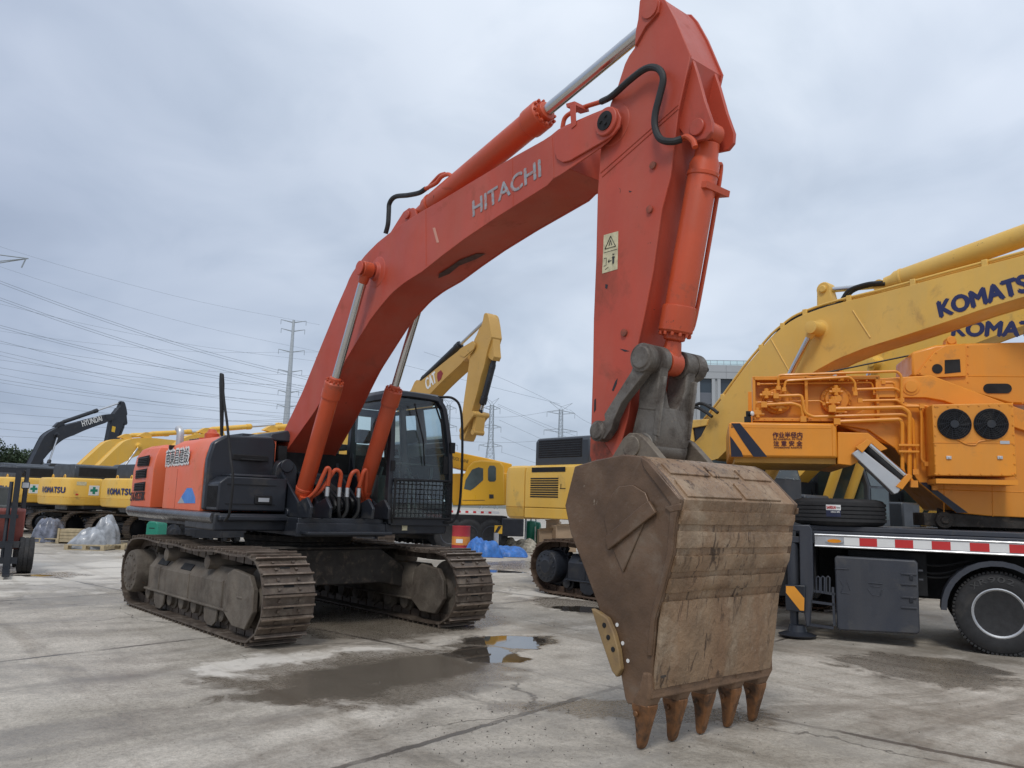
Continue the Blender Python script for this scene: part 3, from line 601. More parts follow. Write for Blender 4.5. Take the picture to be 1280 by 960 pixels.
# boom rams
Fp = MF.xz(372, 641, -.43)
for s in (-1, 1):
    cylinder_ram(ex, (Fp[0], s*.43, Fp[1]), (bc[0], s*.43, bc[1]), .555, .105, .050, ORANGE2, CHROME, name='boom_ram', eyeA=.11, eyeB=.095, w=.13)
b = MB(); b.cyl((Fp[0], -.60, Fp[1]), (Fp[0], .60, Fp[1]), .06)
for s in (-1, 1):
    for y in (.34, .53): b.cyl((Fp[0], s*y-.015, Fp[1]), (Fp[0], s*y+.015, Fp[1]), .16)
b.build('ram_foot_pin', BLACKP, ex, bevel=.01)
# orange feed pipes at the ram feet
ax = Vector((bc[0]-Fp[0], 0, bc[1]-Fp[1])).normalized(); nrm = Vector((ax.z, 0, -ax.x))
for s in (-1, 1):
    b = MB(); base = Vector((Fp[0], s*.43, Fp[1]))
    for k, (yo, hh) in enumerate(((-.14, .62), (-.26, .60))):
        y = -s*yo*1.0 if s > 0 else -yo
        y = (.12+.10*k)*(-s)
        P = [base+ax*.22+nrm*.10, base+ax*.40+nrm*.17+Vector((0, y*.6, 0)), base+ax*(hh)+nrm*.16+Vector((0, y, 0)), base+ax*(hh+.10)+nrm*.15+Vector((0, y*1.25, 0)), base+ax*(hh+.06)+nrm*.17+Vector((0, y*1.6, 0)), base+ax*(hh-.12)+nrm*.2+Vector((0, y*1.7, 0))]
        b.tube(smooth_line(P), .026, 10)
    b.obox(base+ax*.24+nrm*.11, (.09, .16, .07), ax, nrm)
    b.build('feed_pipe', ORANGE2, ex, bevel=.003)
    b = MB(); c2 = MB()
    for k in range(2):
        y = (.12+.10*k)*(-s); P0 = base+ax*(.62-.14)+nrm*.2+Vector((0, y*1.7, 0))
        c2 = MB(); c2.cyl(P0, P0+Vector((0, 0, -.12)), .028, seg=12); c2.build('hose_coupling', SILVER, ex)
        b.tube(smooth_line([P0+Vector((0, 0, -.10)), P0+Vector((.02, 0, -.30)), P0+Vector((-.05, -s*.06, -.42)), P0+Vector((-.25, -s*.15, -.45)), P0+Vector((-.55, -s*.2, -.35))]), .024, 8)
    b.build('hydraulic_hose', HOSE, ex)
b = MB()
for k in range(5): 
    y = -.2+.1*k; b.tube(smooth_line([(.5, y, 1.5), (.95, y+.03, 1.42), (1.2, y*.8, 1.5+.02*k), (.9, y*.6, 1.7), (.35, y*.5, 1.9)]), .025, 8)
b.build('deck_hose', HOSE, ex)
# hoses on the boom
def tube_px(pts, y, r, mt, nm, parent=ex, seg=10, k=6):
    b = MB(); P = [Vector((MF.xz(u, v, yy)[0], yy, MF.xz(u, v, yy)[1])) for (u, v), yy in zip(pts, y if isinstance(y, (list, tuple)) else [y]*len(pts))]
    b.tube(smooth_line(P, k), r, seg); return b.build(nm, mt, parent)
tube_px([(482, 292), (485, 280), (486, 265), (487, 254), (494, 246), (510, 244), (524, 241), (532, 236)], -.10, .030, HOSE, 'boom_hose')
tube_px([(532, 236), (545, 229), (552, 221), (561, 218), (567, 225), (560, 232)], -.10, .024, ORANGE2, 'boom_pipe')
tube_px([(534, 236), (543, 226), (550, 219), (556, 217)], .02, .022, ORANGE2, 'boom_pipe')
tube_px([(703, 160), (706, 148), (714, 141), (730, 134), (752, 127)], -.16, .022, ORANGE2, 'boom_pipe')
tube_px([(752, 127), (765, 120), (785, 102), (803, 88), (815, 84), (825, 88), (829, 100), (824, 122), (819, 143), (819, 160), (826, 174), (840, 177), (852, 174)], [-.2, -.26, -.3, -.3, -.3, -.3, -.3, -.3, -.3, -.3, -.3, -.28, -.25], .029, HOSE, 'arm_hose')
tube_px([(850, 175), (858, 171), (866, 176), (869, 184)], -.22, .024, ORANGE2, 'arm_pipe')
b = MB(); q = [MF.xz(u, v, -.26) for u, v in ((717, 135), (724, 132), (725, 158), (719, 163))]; b.prism(q, 'y', -.31, -.303); q = [MF.xz(u, v, -.2) for u, v in ((717, 134), (728, 131), (729, 136), (718, 139))]; b.prism(q, 'y', -.30, -.12); b.build('pipe_bracket', ORANGE, boom, bevel=.003)
a0 = MF.xz(591, 271, -.285); a1 = MF.xz(676, 220, -.285); u0 = MF.xz(589, 253, -.285); u1 = MF.xz(673, 200, -.285)
upv = Vector((u0[0]-a0[0]+u1[0]-a1[0], 0, u0[1]-a0[1]+u1[1]-a1[1]))/2
blen = Vector((a1[0]-a0[0], a1[1]-a0[1])).length
lettering('HITACHI', (a0[0], -.281, a0[1]), (a1[0], -.281, a1[1]), upv.length, SILVTXT, ex, up=upv, bold=.022)
b = MB(); q = [MF.xz(u, v, -.281) for u, v in ((541, 285), (544, 284.5), (549, 303), (546, 303.5))]; b.prism(q, 'y', -.2835, -.281)
b.build('scratch', mat('pale_scratch', (.62, .3, .22), .6), boom)
b = MB(); P0 = MF.xz(545, 345, 0); P1 = MF.xz(578, 323, 0)
q_ = [MF.xz(u, v, 0) for u, v in ((545, 345), (552, 337), (562, 332), (579, 322), (581, 326), (570, 333), (556, 342), (547, 349))]
def under(x):          # underside of the boom at x
    P_ = [p for p in bbot]; 
    for i in range(len(P_)-1):
        if min(P_[i][0], P_[i+1][0]) <= x <= max(P_[i][0], P_[i+1][0]): return P_[i][1]+(P_[i+1][1]-P_[i][1])*(x-P_[i][0])/(P_[i+1][0]-P_[i][0])
    return P_[0][1]
g_ = MB(); gx = [(3.25, -.02), (3.4, .03), (3.6, .02), (3.8, .10), (3.95, .12), (3.9, .03), (3.7, -.05), (3.5, -.06), (3.35, -.08)]
g_.add([(x, y, under(x)-.004) for x, y in gx], [tuple(range(len(gx)))]); g_.build('grease_mark', mat('grease_smear', (.075, .028, .022), .5, var=.4, vscale=9), boom)

for l0, l1 in (((532, 262), (532.5, 332)), ((690, 172), (692, 222)), ((395, 447), (428, 458)), ((640, 199), (641, 258))):
    p0_, p1_ = MF.xz(*l0, -.281), MF.xz(*l1, -.281); c_ = MB(); c_.tube([(p0_[0], -.2805, p0_[1]), (p1_[0], -.2805, p1_[1])], .005, 6); c_.build('weld_seam', ORANGE, boom)
# --- arm
AW = .22
atop = [(803, 0), (800, 10), (799, 25), (796, 45), (793, 60), (786, 70), (781, 80), (772, 108), (763, 130), (751, 187), (747, 240), (745, 325), (742, 400), (741, 462), (739, 525), (738, 570), (742, 583), (752, 590), (764, 588), (771, 574)]
afr = [(785, 521), (795, 440), (805, 395), (816, 340), (827, 262), (838, 220), (848, 137), (863, 69), (845, 25), (832, 1), (824, -8), (812, -8)]
q = [MF.xz(u, v, -AW) for u, v in atop+afr]
b = MB()
for s in (-1, 1): b.prism(q, 'y', s*AW, s*(AW-.018))
b.prism(inset(q, .018), 'y', -AW+.01, AW-.01)
arm = b.build('arm', ORANGE, ex, bevel=.005, smooth=25)
b = MB()   # worn lower end, top lug plate, weld seams and bosses
q = [MF.xz(u, v, -.23) for u, v in ((801, 2), (805, -4), (815, -4), (826, 2), (824, 16), (808, 34), (795, 58), (796, 40), (799, 25))]
for s in (-1, 1): b.prism(q, 'y', s*.218, s*.245)
lp = MF.xz(813, 11, -.245)
lb_ = MB(); lb_.lathe([(.085, .24), (.085, .26), (.03, .262)], (lp[0], 0, lp[1]), (0, -1, 0), 24); lb_.build('lug_boss', ORANGE, arm)
for px in ((813, 262), (781, 416), (817, 207)):
    p = MF.xz(*px, -AW); c_ = MB(); c_.lathe([(.032, .22), (.032, .238), (.015, .240)], (p[0], 0, p[1]), (0, -1, 0), 10); c_.build('arm_stud', DARKRUST, arm)
for pts_ in (((765, 488), (769, 477), (772, 473), (771, 480), (767, 489)), ((775, 436), (781, 437), (787, 439), (781, 439.5)), ((812, 207), (818, 203), (820, 207), (816, 211)), ((786, 238), (790, 239.5), (787, 240.5)), ((757, 355), (760, 356), (759, 361), (756.5, 360)), ((743, 500), (745, 498), (745, 512), (742.5, 516))):
    c_ = MB(); c_.prism([MF.xz(u, v, -AW) for u, v in pts_], 'y', -AW-.0022, -AW+.001); c_.build('paint_chip', INK, arm)
for l0, l1 in (((751, 216), (848, 131)), ((753, 221), (848, 136))):
    p0, p1 = MF.xz(*l0, -AW), MF.xz(*l1, -AW); c_ = MB(); c_.tube([(p0[0], -AW-.001, p0[1]), (p1[0], -AW-.001, p1[1])], .006, 6); c_.build('weld_seam', ORANGE, arm)
b.lathe([(.19, .215), (.185, .228), (.14, .23)], (pv[0], 0, pv[1]), (0, -1, 0), 32)
b.build('arm_boss', ORANGE, arm, bevel=.004)
b = MB()
q = [MF.xz(u, v, -.17) for u, v in ((864, 71), (871, 92), (880, 125), (889, 151), (888, 164), (881, 173), (868, 176), (856, 172), (848, 160), (848, 120), (855, 90))]
for s in (-1, 1): b.prism(q, 'y', s*.16, s*.125)
A = MF.xz(871, 159, -.17); b.lathe([(.07, .155), (.07, .18), (.03, .182)], (A[0], 0, A[1]), (0, -1, 0), 20); b.build('ram_ear', ORANGE, arm, bevel=.006)
q = [MF.xz(u, v, -AW) for u, v in ((739, 535), (748, 540), (760, 560), (770, 574), (764, 588), (752, 590), (742, 583), (738, 570))]
b = MB(); b.prism(q, 'y', -AW-.004, -AW+.001); b.build('worn_arm_tip', DARKRUST, arm)
# decal on the arm
dq = [MF.xz(u, v, -AW) for u, v in ((753, 342), (755, 294), (773, 289), (772, 336.5))]
b = MB(); b.prism(dq, 'y', -AW-.003, -AW+.001); dec = b.build('warning_sticker', CREAM, arm)
def on_d(s, t):
    a = Vector(dq[0]).lerp(Vector(dq[3]), s); c = Vector(dq[1]).lerp(Vector(dq[2]), s); return a.lerp(c, t)
b = MB()
def dl(pts, r=.004, closed=False):
    P = [on_d(*p) for p in pts]; b.tube([(p.x, -AW-.004, p.y) for p in P], r, 4, closed=closed)
dl([(.14, .62), (.86, .62), (.5, .92)], .006, True); dl([(.05, .53), (.95, .53)], .002); dl([(.4, .68), (.5, .82), (.6, .68)], .005); dl([(.38, .27), (.6, .27)], .004); dl([(.38, .27), (.45, .31)], .004); dl([(.38, .27), (.45, .23)], .004)
dl([(.1, .18), (.25, .18), (.25, .38), (.1, .38)], .003); dl([(.72, .18), (.72, .36)], .012); dl([(.64, .34), (.82, .34)], .006); dl([(.72, .41), (.72, .43)], .012); dl([(.2, .08), (.4, .12)], .003)
b.build('sticker_print', INK, dec)
# bucket ram
Bk = MF.xz(803, 447, -.33)
cylinder_ram(ex, (A[0], 0, A[1]), (Bk[0], 0, Bk[1]), .87, .120, .055, ORANGE2, STEEL, name='bucket_ram', eyeA=.09, eyeB=.10, w=.14)
b = MB()
q = Vector((A[0], 0, A[1])); d = (Vector((Bk[0], 0, Bk[1]))-q).normalized()
b.tube(smooth_line([q+d*.22+Vector((.05, .10, 0)), q+d*.34+Vector((.05, .155, 0)), q+d*1.45+Vector((.05, .155, 0)), q+d*1.58+Vector((.04, .10, 0))]), .018, 8); b.obox(q+d*.45+Vector((.06, .06, 0)), (.05, .30, .14), d, (1, 0, 0)); b.build('ram_pipe', ORANGE2, ex)

# --- bucket linkage
P1 = MF.xz(750, 539, -.30); P2 = Bk; P3 = MF.xz(789, 558, -.33)
for s in (-1, 1):
    b = MB(); b.lathe([(.115, .24), (.115, .345), (.09, .35), (.085, .36), (.03, .362)], (P2[0], 0, P2[1]), (0, s, 0), 28)
    b.lathe([(.085, .23), (.085, .335), (.07, .34), (.065, .352), (.03, .354)], (P1[0], 0, P1[1]), (0, s, 0), 28)
    q = [MF.xz(u, v, -.33) for u, v in ((793, 451), (789, 464), (755, 518), (756, 525), (742, 533), (744, 545), (755, 549), (764, 536), (768, 522), (777, 503), (803, 470), (811, 457))]
    b.prism(q, 'y', s*.25, s*.33); b.build('side_link', LINKM, ex, bevel=.012, bseg=3)
p2 = Vector((P2[0], 0, P2[1])); p3 = Vector((P3[0], 0, P3[1])); dd = (p3-p2).normalized(); nn = Vector((dd.z, 0, -dd.x)); 
if nn.x < 0: nn = -nn
Lk = (p3-p2).length
HM = Matrix(((0, nn.x, dd.x, p2.x), (1, 0, 0, 0), (0, nn.z, dd.z, p2.z), (0, 0, 0, 1)))   # local: x=across, y=out, z=along link
b = MB(HM)
for s in (-1, 1):
    b.cyl((s*.10, 0, 0), (s*.235, 0, 0), .115, seg=28)
    b.loft([[(s*a0, -.10, z), (s*a1, -.10, z), (s*a1, .10, z), (s*a0, .10, z)] for a0, a1, z in ((.115, .225, 0), (.115, .215, .22), (.06, .205, .34), (0, .20, .40))])
b.loft([[(-a, -t, z), (a, -t, z), (a, t, z), (-a, t, z)] for a, t, z in ((.20, .10, .36), (.19, .12, Lk-.25), (.205, .13, Lk-.08), (.21, .11, Lk))])
b.box(-.205, -.175, .08, .145, .12, Lk-.1); b.box(.175, .205, .08, .145, .12, Lk-.1)
b.cyl((-.215, 0, Lk), (.215, 0, Lk), .12, seg=28); b.build('bucket_link', LINKM, ex, bevel=.02, bseg=3)
b = MB(); b.tube([(P2[0], .35, P2[1]), (P2[0]+.01, .42, P2[1]), (P2[0]+.02, .46, P2[1]+.01)], .022, 8); b.build('grease_stub', BLACKM, ex)

# --- bucket
BW = .70
SHELLM = mat('bucket_shell_steel', (.285, .188, .112), .42, metal=.15, var=.35, vscale=4, fade=(.25, .115, .050), chips=(.46, .40, .33), dirt=(.38, .29, .20), damt=.40, dscale=3.2, bump=.7, bscale=20, scratch=(.052, .030, .018))
prof_px = [(718, 583), (744, 575), (779, 568), (801, 570), (812, 577), (831, 597), (852, 624), (846, 650), (842, 692), (831, 735), (820, 773), (816, 820), (813, 869), (808, 884), (784, 880), (781, 873), (776, 845), (760, 795), (745, 751), (731, 713), (713, 667), (706, 632)]
bp = [MF.xz(u, v, -BW) for u, v in prof_px]
bsd = {}
for s in (-1, 1): bk = MB(); bk.prism(bp, 'y', s*BW, s*(BW-.035)); bsd[s] = bk.build('bucket_side_plate', BUCK, ex, bevel=.01)
bucket = bsd[-1]
outer = bp[1:13]; inner = inset(bp, .035)[1:13]
b = MB(); b.loft([[(o[0], -BW+.036, o[1]), (o[0], BW-.036, o[1]), (i[0], BW-.036, i[1]), (i[0], -BW+.036, i[1])] for o, i in zip(outer, inner)])
shell = b.build('bucket_shell', SHELLM, ex, bevel=.004, smooth=60)
# wear plates and ribs across the shell
def on_shell(v, s=0):  # point on outer profile at height z
    for i in range(len(outer)-1):
        (xa, za), (xb, zb_) = outer[i], outer[i+1]
        if (za-v)*(zb_-v) <= 0 and abs(za-zb_) > 1e-6: t = (v-za)/(zb_-za); X = xa+(xb-xa)*t
    return X
b = MB()
zs = [MF.xz(u, v, -BW)[1] for u, v in ((849, 638), (848, 656), (845, 664), (844, 686), (843, 695), (840, 716), (835, 723), (831, 742), (826, 752))]
for z0, z1 in ((zs[1], zs[0]), (zs[3], zs[2]), (zs[5], zs[4]), (zs[7], zs[6]), (MF.xz(813, 862, -BW)[1], zs[8])):
    x0, x1 = on_shell(z0), on_shell(z1)
    rings = []
    pz = [random.uniform(0, 6.28) for _ in range(4)]
    for y in np.linspace(-BW+.02, BW-.02, 48):
        j0, j1, j2, j3 = [.0022*math.sin(pz[q]+y*(5+q*2.3))+.0014*math.sin(pz[3-q]*2+y*(17+q*5))+random.gauss(0, .0006) for q in range(4)]; w0 = .003*math.sin(y*4+z0*20)
        rings.append([(x0-.01, y, z0+j0), (x0+.017+j2, y, z0+j0+.004), ((x0+x1)/2+.024+w0+j3, y, (z0+z1)/2), (x1+.018+j3, y, z1+j1-.004), (x1-.01, y, z1+j1)])
    b.loft(rings)
b.build('wear_plate', SHELLM, shell, bevel=0, smooth=50)
b = MB()
for i0, t0, t1, y0, y1 in ((3, .1, .75, -.6, -.15), (3, .1, .75, -.12, .2), (3, .15, .8, .25, .62), (4, .1, .9, -.62, .0), (4, .1, .9, .05, .5)):
    a = Vector(outer[i0]).lerp(Vector(outer[i0+1]), t0); c = Vector(outer[i0]).lerp(Vector(outer[i0+1]), t1); n_ = Vector((c-a)).normalized(); n_ = Vector((-n_.y, n_.x))
    if n_.y < 0: n_ = -n_
    n_ *= .014; b.add([(p.x+o.x, y, p.y+o.y) for p in (a, c) for o in (Vector((0, 0))-n_*.4, n_) for y in (y0, y1)], [(0, 1, 3, 2), (4, 6, 7, 5), (0, 4, 5, 1), (2, 3, 7, 6), (0, 2, 6, 4), (1, 5, 7, 3)])
b.build('top_wear_plate', SHELLM, shell, bevel=.005)
SOOT = mat('soot_mark', (.05, .04, .032), .8, var=.3, vscale=12)
for yy, zz, r_ in ((-.60, .56, .055), (-.33, .60, .05), (.10, .62, .03), (.36, .60, .03)):
    X_ = on_shell(zz)+.0175; rnd_ = random.Random(int(zz*100+yy*10)); b = MB(); pts = [(yy+r_*(1+rnd_.uniform(-.25, .25))*math.cos(R(k*24)), zz+r_*1.25*(1+rnd_.uniform(-.25, .25))*math.sin(R(k*24))) for k in range(15)]
    b.prism(pts, 'x', X_-.004, X_+.0015); b.build('soot_mark', SOOT, shell)
# hinge reinforcement on the side plate
def bs(pts): return [MF.xz(u, v, -BW) for u, v in pts]
for s in (-1, 1):
    b = MB(); b.prism(bs([(766, 618), (775, 608), (792, 606), (808, 616), (814, 632), (808, 650), (780, 716), (761, 672), (756, 648)]), 'y', s*BW, s*(BW+.014))
    b.prism(bs([(760, 671), (764, 688), (824, 641), (815, 626), (808, 630)]), 'y', s*(BW+.013), s*(BW+.04))
    b.prism(bs([(832, 634), (853, 629), (852, 638), (840, 641)]), 'y', s*BW, s*(BW+.02))
    b.prism(bs([(802, 571), (812, 577), (852, 624), (846, 650), (842, 692), (831, 735), (820, 773), (816, 820), (810, 820), (814, 773), (825, 732), (835, 690), (838, 650), (840, 630), (806, 585)]), 'y', s*BW, s*(BW+.016))
    b.build('side_reinforcement', BUCK, bsd[s], bevel=.008)
for s in (1, -1):
    b = MB(); b.prism(bs([(744, 760), (752, 764), (764, 772), (772, 790), (778, 812), (781, 836), (776, 846), (770, 838), (757, 800)]), 'y', s*(BW-.0), s*(BW+.045)); ct = b.build('side_cutter', CUTTER, bsd[s], bevel=.008)
b = MB()
for px in ((761, 781), (766, 796), (772, 811)):
    p = MF.xz(*px, -BW); b.lathe([(.018, BW+.03), (.018, BW+.049), (.006, BW+.05)], (p[0], 0, p[1]), (0, -1, 0), 10)
b.build('cutter_bolt', BLACKM, ct)
b = MB()
for px in ((771.5, 781), (778.5, 804), (785, 826)):
    p = MF.xz(*px, -BW); b.lathe([(.014, BW-.0), (.014, BW+.003), (.002, BW+.003)], (p[0], 0, p[1]), (0, -1, 0), 10)
b.build('bolt_hole', WHITE, bucket)
# hinge ears
b = MB()
eq = [MF.xz(u, v, -.33) for u, v in ((760, 578), (768, 565), (778, 548), (786, 541), (795, 541), (803, 546), (812, 556), (822, 568), (832, 580), (800, 590))]
ep = MF.xz(789, 558, -.33)
for s in (-1, 1): b = MB(); b.prism(eq, 'y', s*.255, s*.325); b.lathe([(.085, .32), (.085, .335), (0.02, .337)], (ep[0], 0, ep[1]), (0, s, 0), 28); b.build('bucket_ear', mat('worn_ear_steel', (.20, .165, .125), .6, metal=.2, var=.3, vscale=5, dirt=(.09, .065, .05), damt=.4, bump=.2), ex, bevel=.012)
# lip and teeth
lx = (bp[12][0]+bp[14][0])/2; lz = bp[13][1]
b = MB(); b.prism([(-BW+.01, .345), (-BW+.01, .46), (BW-.01, .46), (BW-.01, .345)], 'x', bp[12][0]-.045, bp[12][0]+.004)
for k in range(5):
    y = -.64+.32*k
    b.loft([[(x0, y-w_, z), (x0, y+w_, z), (x1, y+w_, z), (x1, y-w_, z)] for x0, x1, w_, z in ((bp[12][0]-.05, bp[12][0]+.008, .085, .52), (bp[12][0]-.09, bp[12][0]+.014, .080, .40), (lx-.065, lx+.072, .062, .30), (lx-.058, lx+.058, .052, .25))])
b.build('bucket_lip', mat('rusty_lip', (.20, .12, .07), .6, metal=.15, var=.3, vscale=6, dirt=(.12, .07, .04), damt=.4, dscale=6, bump=.2), shell, bevel=.015, bseg=3)
tip = MF.xz(791, 937, -BW+.08)
for k in range(5):
    y = -.64+.32*k; b = MB()
    b.loft([[(cx_+dx*a, y+dy*c, z) for dx, dy in ((-1, -.7), (-.7, -1), (.7, -1), (1, -.7), (1, .7), (.7, 1), (-.7, 1), (-1, .7))] for cx_, a, c, z in
            ((lx+.002, .080, .064, .30), (lx+.0, .077, .062, .27), (lx-.002, .060, .047, .20), (lx-.010, .044, .039, .12), (lx-.021, .031, .034, .04), (lx-.027, .018, .026, .006))])
    b.lathe([(.020, .055), (.020, .074), (.004, .076)], (lx-.02, y, .235), (0, -1, 0), 12)
    b.build('bucket_tooth', TOOTHM, shell, bevel=.006)

# ================================================================== GROUND
def ground_material():
    M = bpy.data.materials.new('wet_concrete'); M.use_nodes = True; T = M.node_tree; n = T.nodes; l = T.links; bs = n['Principled BSDF']
    geo = n.new('ShaderNodeNewGeometry'); pos = geo.outputs['Position']; sp = n.new('ShaderNodeSeparateXYZ'); l.new(pos, sp.inputs[0])
    def mth(op, a, b=None, c=None, cl=False):
        q = n.new('ShaderNodeMath'); q.operation = op; q.use_clamp = cl
        for i, s in enumerate((a, b, c)):
            if s is None: continue
            if isinstance(s, (int, float)): q.inputs[i].default_value = s
            else: l.new(s, q.inputs[i])
        return q.outputs[0]
    def noise(s, d=6, r=.6, dist=0, off=0, sc=None):
        q = n.new('ShaderNodeTexNoise'); q.inputs['Scale'].default_value = s; q.inputs['Detail'].default_value = d; q.inputs['Roughness'].default_value = r; q.inputs['Distortion'].default_value = dist
        mp = n.new('ShaderNodeMapping'); mp.inputs['Location'].default_value = (off, off*1.7, 0)
        if sc: mp.inputs['Scale'].default_value = sc[0]; mp.inputs['Rotation'].default_value = (0, 0, sc[1])
        l.new(pos, mp.inputs[0]); l.new(mp.outputs[0], q.inputs[0]); return q.outputs[0]
    def ramp(src, st):
        q = n.new('ShaderNodeValToRGB'); l.new(src, q.inputs[0]); e = q.color_ramp.elements
        while len(e) < len(st): e.new(.5)
        for k, (p, c) in enumerate(st): e[k].position = p; e[k].color = (*(c if isinstance(c, tuple) else (c,)*3), 1)
        return q.outputs[0]
    def mix(f, a, b, bl='MIX'):
        q = n.new('ShaderNodeMix'); q.data_type = 'RGBA'; q.blend_type = bl
        for k, s in ((0, f), (6, a), (7, b)):
            if isinstance(s, (int, float)): q.inputs[k].default_value = s if k == 0 else (s, s, s, 1)
            elif isinstance(s, tuple): q.inputs[k].default_value = (*s, 1)
            else: l.new(s, q.inputs[k])
        return q.outputs[2]
    wob = mth('MULTIPLY', mth('SUBTRACT', noise(.9, 5, .6, 0, 3), .5), 1.0)
    wob2 = mth('MULTIPLY', mth('SUBTRACT', noise(.9, 5, .6, 0, 9), .5), 1.0)
    X = mth('ADD', sp.outputs[0], wob); Y = mth('ADD', sp.outputs[1], wob2)
    def blob(c, a, b_, ang):     # 0 at the centre, 1 at the rim of a rotated ellipse
        dx = mth('SUBTRACT', X, c[0]); dy = mth('SUBTRACT', Y, c[1]); ca, sa = math.cos(ang), math.sin(ang)
        u = mth('DIVIDE', mth('ADD', mth('MULTIPLY', dx, ca), mth('MULTIPLY', dy, sa)), a)
        v = mth('DIVIDE', mth('SUBTRACT', mth('MULTIPLY', dy, ca), mth('MULTIPLY', dx, sa)), b_)
        return mth('SQRT', mth('ADD', mth('MULTIPLY', u, u), mth('MULTIPLY', v, v)))
    def ell(pa, pb, width):      # ellipse between two ground points of the yard
        a = ground(*pa); c = ground(*pb); d = c-a; return ((a.x+c.x)/2, (a.y+c.y)/2), d.length/2, width, math.atan2(d.y, d.x)
    def field(lst):
        f = None
        for e in lst:
            q = blob(*e); f = q if f is None else mth('MINIMUM', f, q)
        return f
    puddle = field([ell((592, 808), (676, 797), .50), ell((575, 822), (655, 816), .50), ell((580, 712), (660, 716), .5), ell((690, 760), (760, 762), .45), ell((10, 719), (75, 719), .22)])
    slick = field([ell((330, 858), (640, 820), .62), ell((560, 812), (700, 796), .5), ell((300, 880), (480, 850), .35)])
    damp = field([ell((270, 870), (640, 822), 1.25), ell((310, 800), (610, 760), 1.5), ell((380, 735), (560, 735), 1.6), ell((600, 712), (760, 700), 1.6), ell((640, 745), (860, 775), .8), ell((1030, 830), (1270, 840), 1.0), ell((600, 880), (1000, 900), .35), ell((20, 719), (110, 719), .6)])
    fine = noise(26, 8, .7, .3); med = noise(3.2, 8, .68, .5, 2); big = noise(.45, 6, .6, .8, 5); lay = noise(1.1, 8, .68, 1.2, 7, ((1, .35, 1), R(35)))
    col = ramp(big, [(.34, (.365, .33, .275)), (.5, (.445, .405, .345)), (.66, (.545, .50, .43))])
    col = mix(.75, col, ramp(med, [(.3, (.66, .65, .63)), (.5, (.95, .94, .92)), (.68, (1.12, 1.12, 1.12))]), 'MULTIPLY')
    col = mix(.9, col, ramp(fine, [(.30, (.60, .59, .57)), (.5, (.98, .98, .98)), (.70, (1.2, 1.19, 1.17))]), 'MULTIPLY'); col = mix(.8, col, ramp(noise(85, 4, .75, .2, 83), [(.32, (.66, .65, .63)), (.5, (1.0, 1.0, 1.0)), (.66, (1.22, 1.2, 1.18))]), 'MULTIPLY')
    col = mix(ramp(lay, [(.52, 0.0), (.66, .6)]), col, (.27, .245, .21))
    col = mix(ramp(noise(60, 3, .5, 0, 4), [(.70, 0.0), (.74, .85)]), col, (.07, .065, .06))
    # pale dried patches near the crawler
    pale = mth('ADD', field([ell((262, 850), (400, 815), .55), ell((400, 812), (500, 818), .28), ell((640, 735), (760, 770), .6), ell((0, 745), (120, 690), 3.0)]), mth('MULTIPLY', mth('SUBTRACT', noise(2.6, 8, .7, .4, 11), .5), 2.2))
    col = mix(ramp(pale, [(.74, .7), (1.05, 0.0)]), col, (.66, .615, .54))
    # damp and standing water
    dn = mth('ADD', damp, mth('MULTIPLY', mth('SUBTRACT', noise(1.7, 8, .66, .6, 13), .5), 1.6))
    dm = ramp(dn, [(.78, 1.0), (1.02, 0.0)])
    gl = ramp(noise(.5, 7, .65, 1, 17, ((1, .5, 1), R(20))), [(.50, 0.0), (.60, .75)])
    wet = mth('MAXIMUM', dm, mth('MULTIPLY', gl, .8))
    col = mix(mth('MULTIPLY', wet, .86), col, mix(1.0, col, (.40, .37, .34), 'MULTIPLY'))
    sn = mth('ADD', slick, mth('MULTIPLY', mth('SUBTRACT', noise(1.9, 8, .64, .5, 27), .5), 1.3)); sm = ramp(sn, [(.72, 1.0), (1.0, 0.0)])
    col = mix(mth('MULTIPLY', sm, .8), col, (.125, .105, .082))
    pn = mth('ADD', puddle, mth('MULTIPLY', mth('SUBTRACT', noise(2.2, 7, .62, .4, 23), .5), 1.1))
    pm = ramp(pn, [(.78, 1.0), (.92, 0.0)])
    col = mix(pm, col, (.050, .043, .035))
    # joints between the slabs, cracks, their dirt
    a = ground(440, 955); c = ground(782, 856); d = (c-a).normalized(); nrm = Vector((-d.y, d.x, 0)); k0 = nrm.dot(a)
    wn = mth('MULTIPLY', mth('SUBTRACT', noise(5, 6, .7, 0, 31), .5), .10)
    def dist(nv, k): return mth('SUBTRACT', mth('ADD', mth('ADD', mth('MULTIPLY', sp.outputs[0], nv.x), mth('MULTIPLY', sp.outputs[1], nv.y)), wn), k)
    jn = mth('ABSOLUTE', mth('SUBTRACT', mth('MODULO', mth('ADD', mth('DIVIDE', dist(nrm, k0), 4.6), 100.5), 1.0), .5)); jn = mth('MULTIPLY', jn, 4.6)
    g2 = ground(1000, 905); k2 = d.dot(g2)
    jt = mth('ABSOLUTE', mth('SUBTRACT', mth('MODULO', mth('ADD', mth('DIVIDE', dist(d, k2), 5.2), 100.5), 1.0), .5)); jt = mth('MULTIPLY', jt, 5.2)
    jm = mth('MINIMUM', jn, jt)
    wd = mth('MULTIPLY', noise(1.6, 4, .6, 0, 41), .045)
    jf = mth('MULTIPLY', ramp(mth('SUBTRACT', jm, wd), [(0.0, 1.0), (.012, 0.0)]), ramp(noise(.8, 3, .5, 0, 61), [(.42, .15), (.55, 1.0)]))
    halo = ramp(jm, [(.02, .30), (.20, 0.0)])
    col = mix(mth('MULTIPLY', halo, noise(2, 4, .6, 0, 43)), col, (.13, .115, .10))
    vr = n.new('ShaderNodeTexVoronoi'); vr.feature = 'DISTANCE_TO_EDGE'; vr.inputs['Scale'].default_value = .28
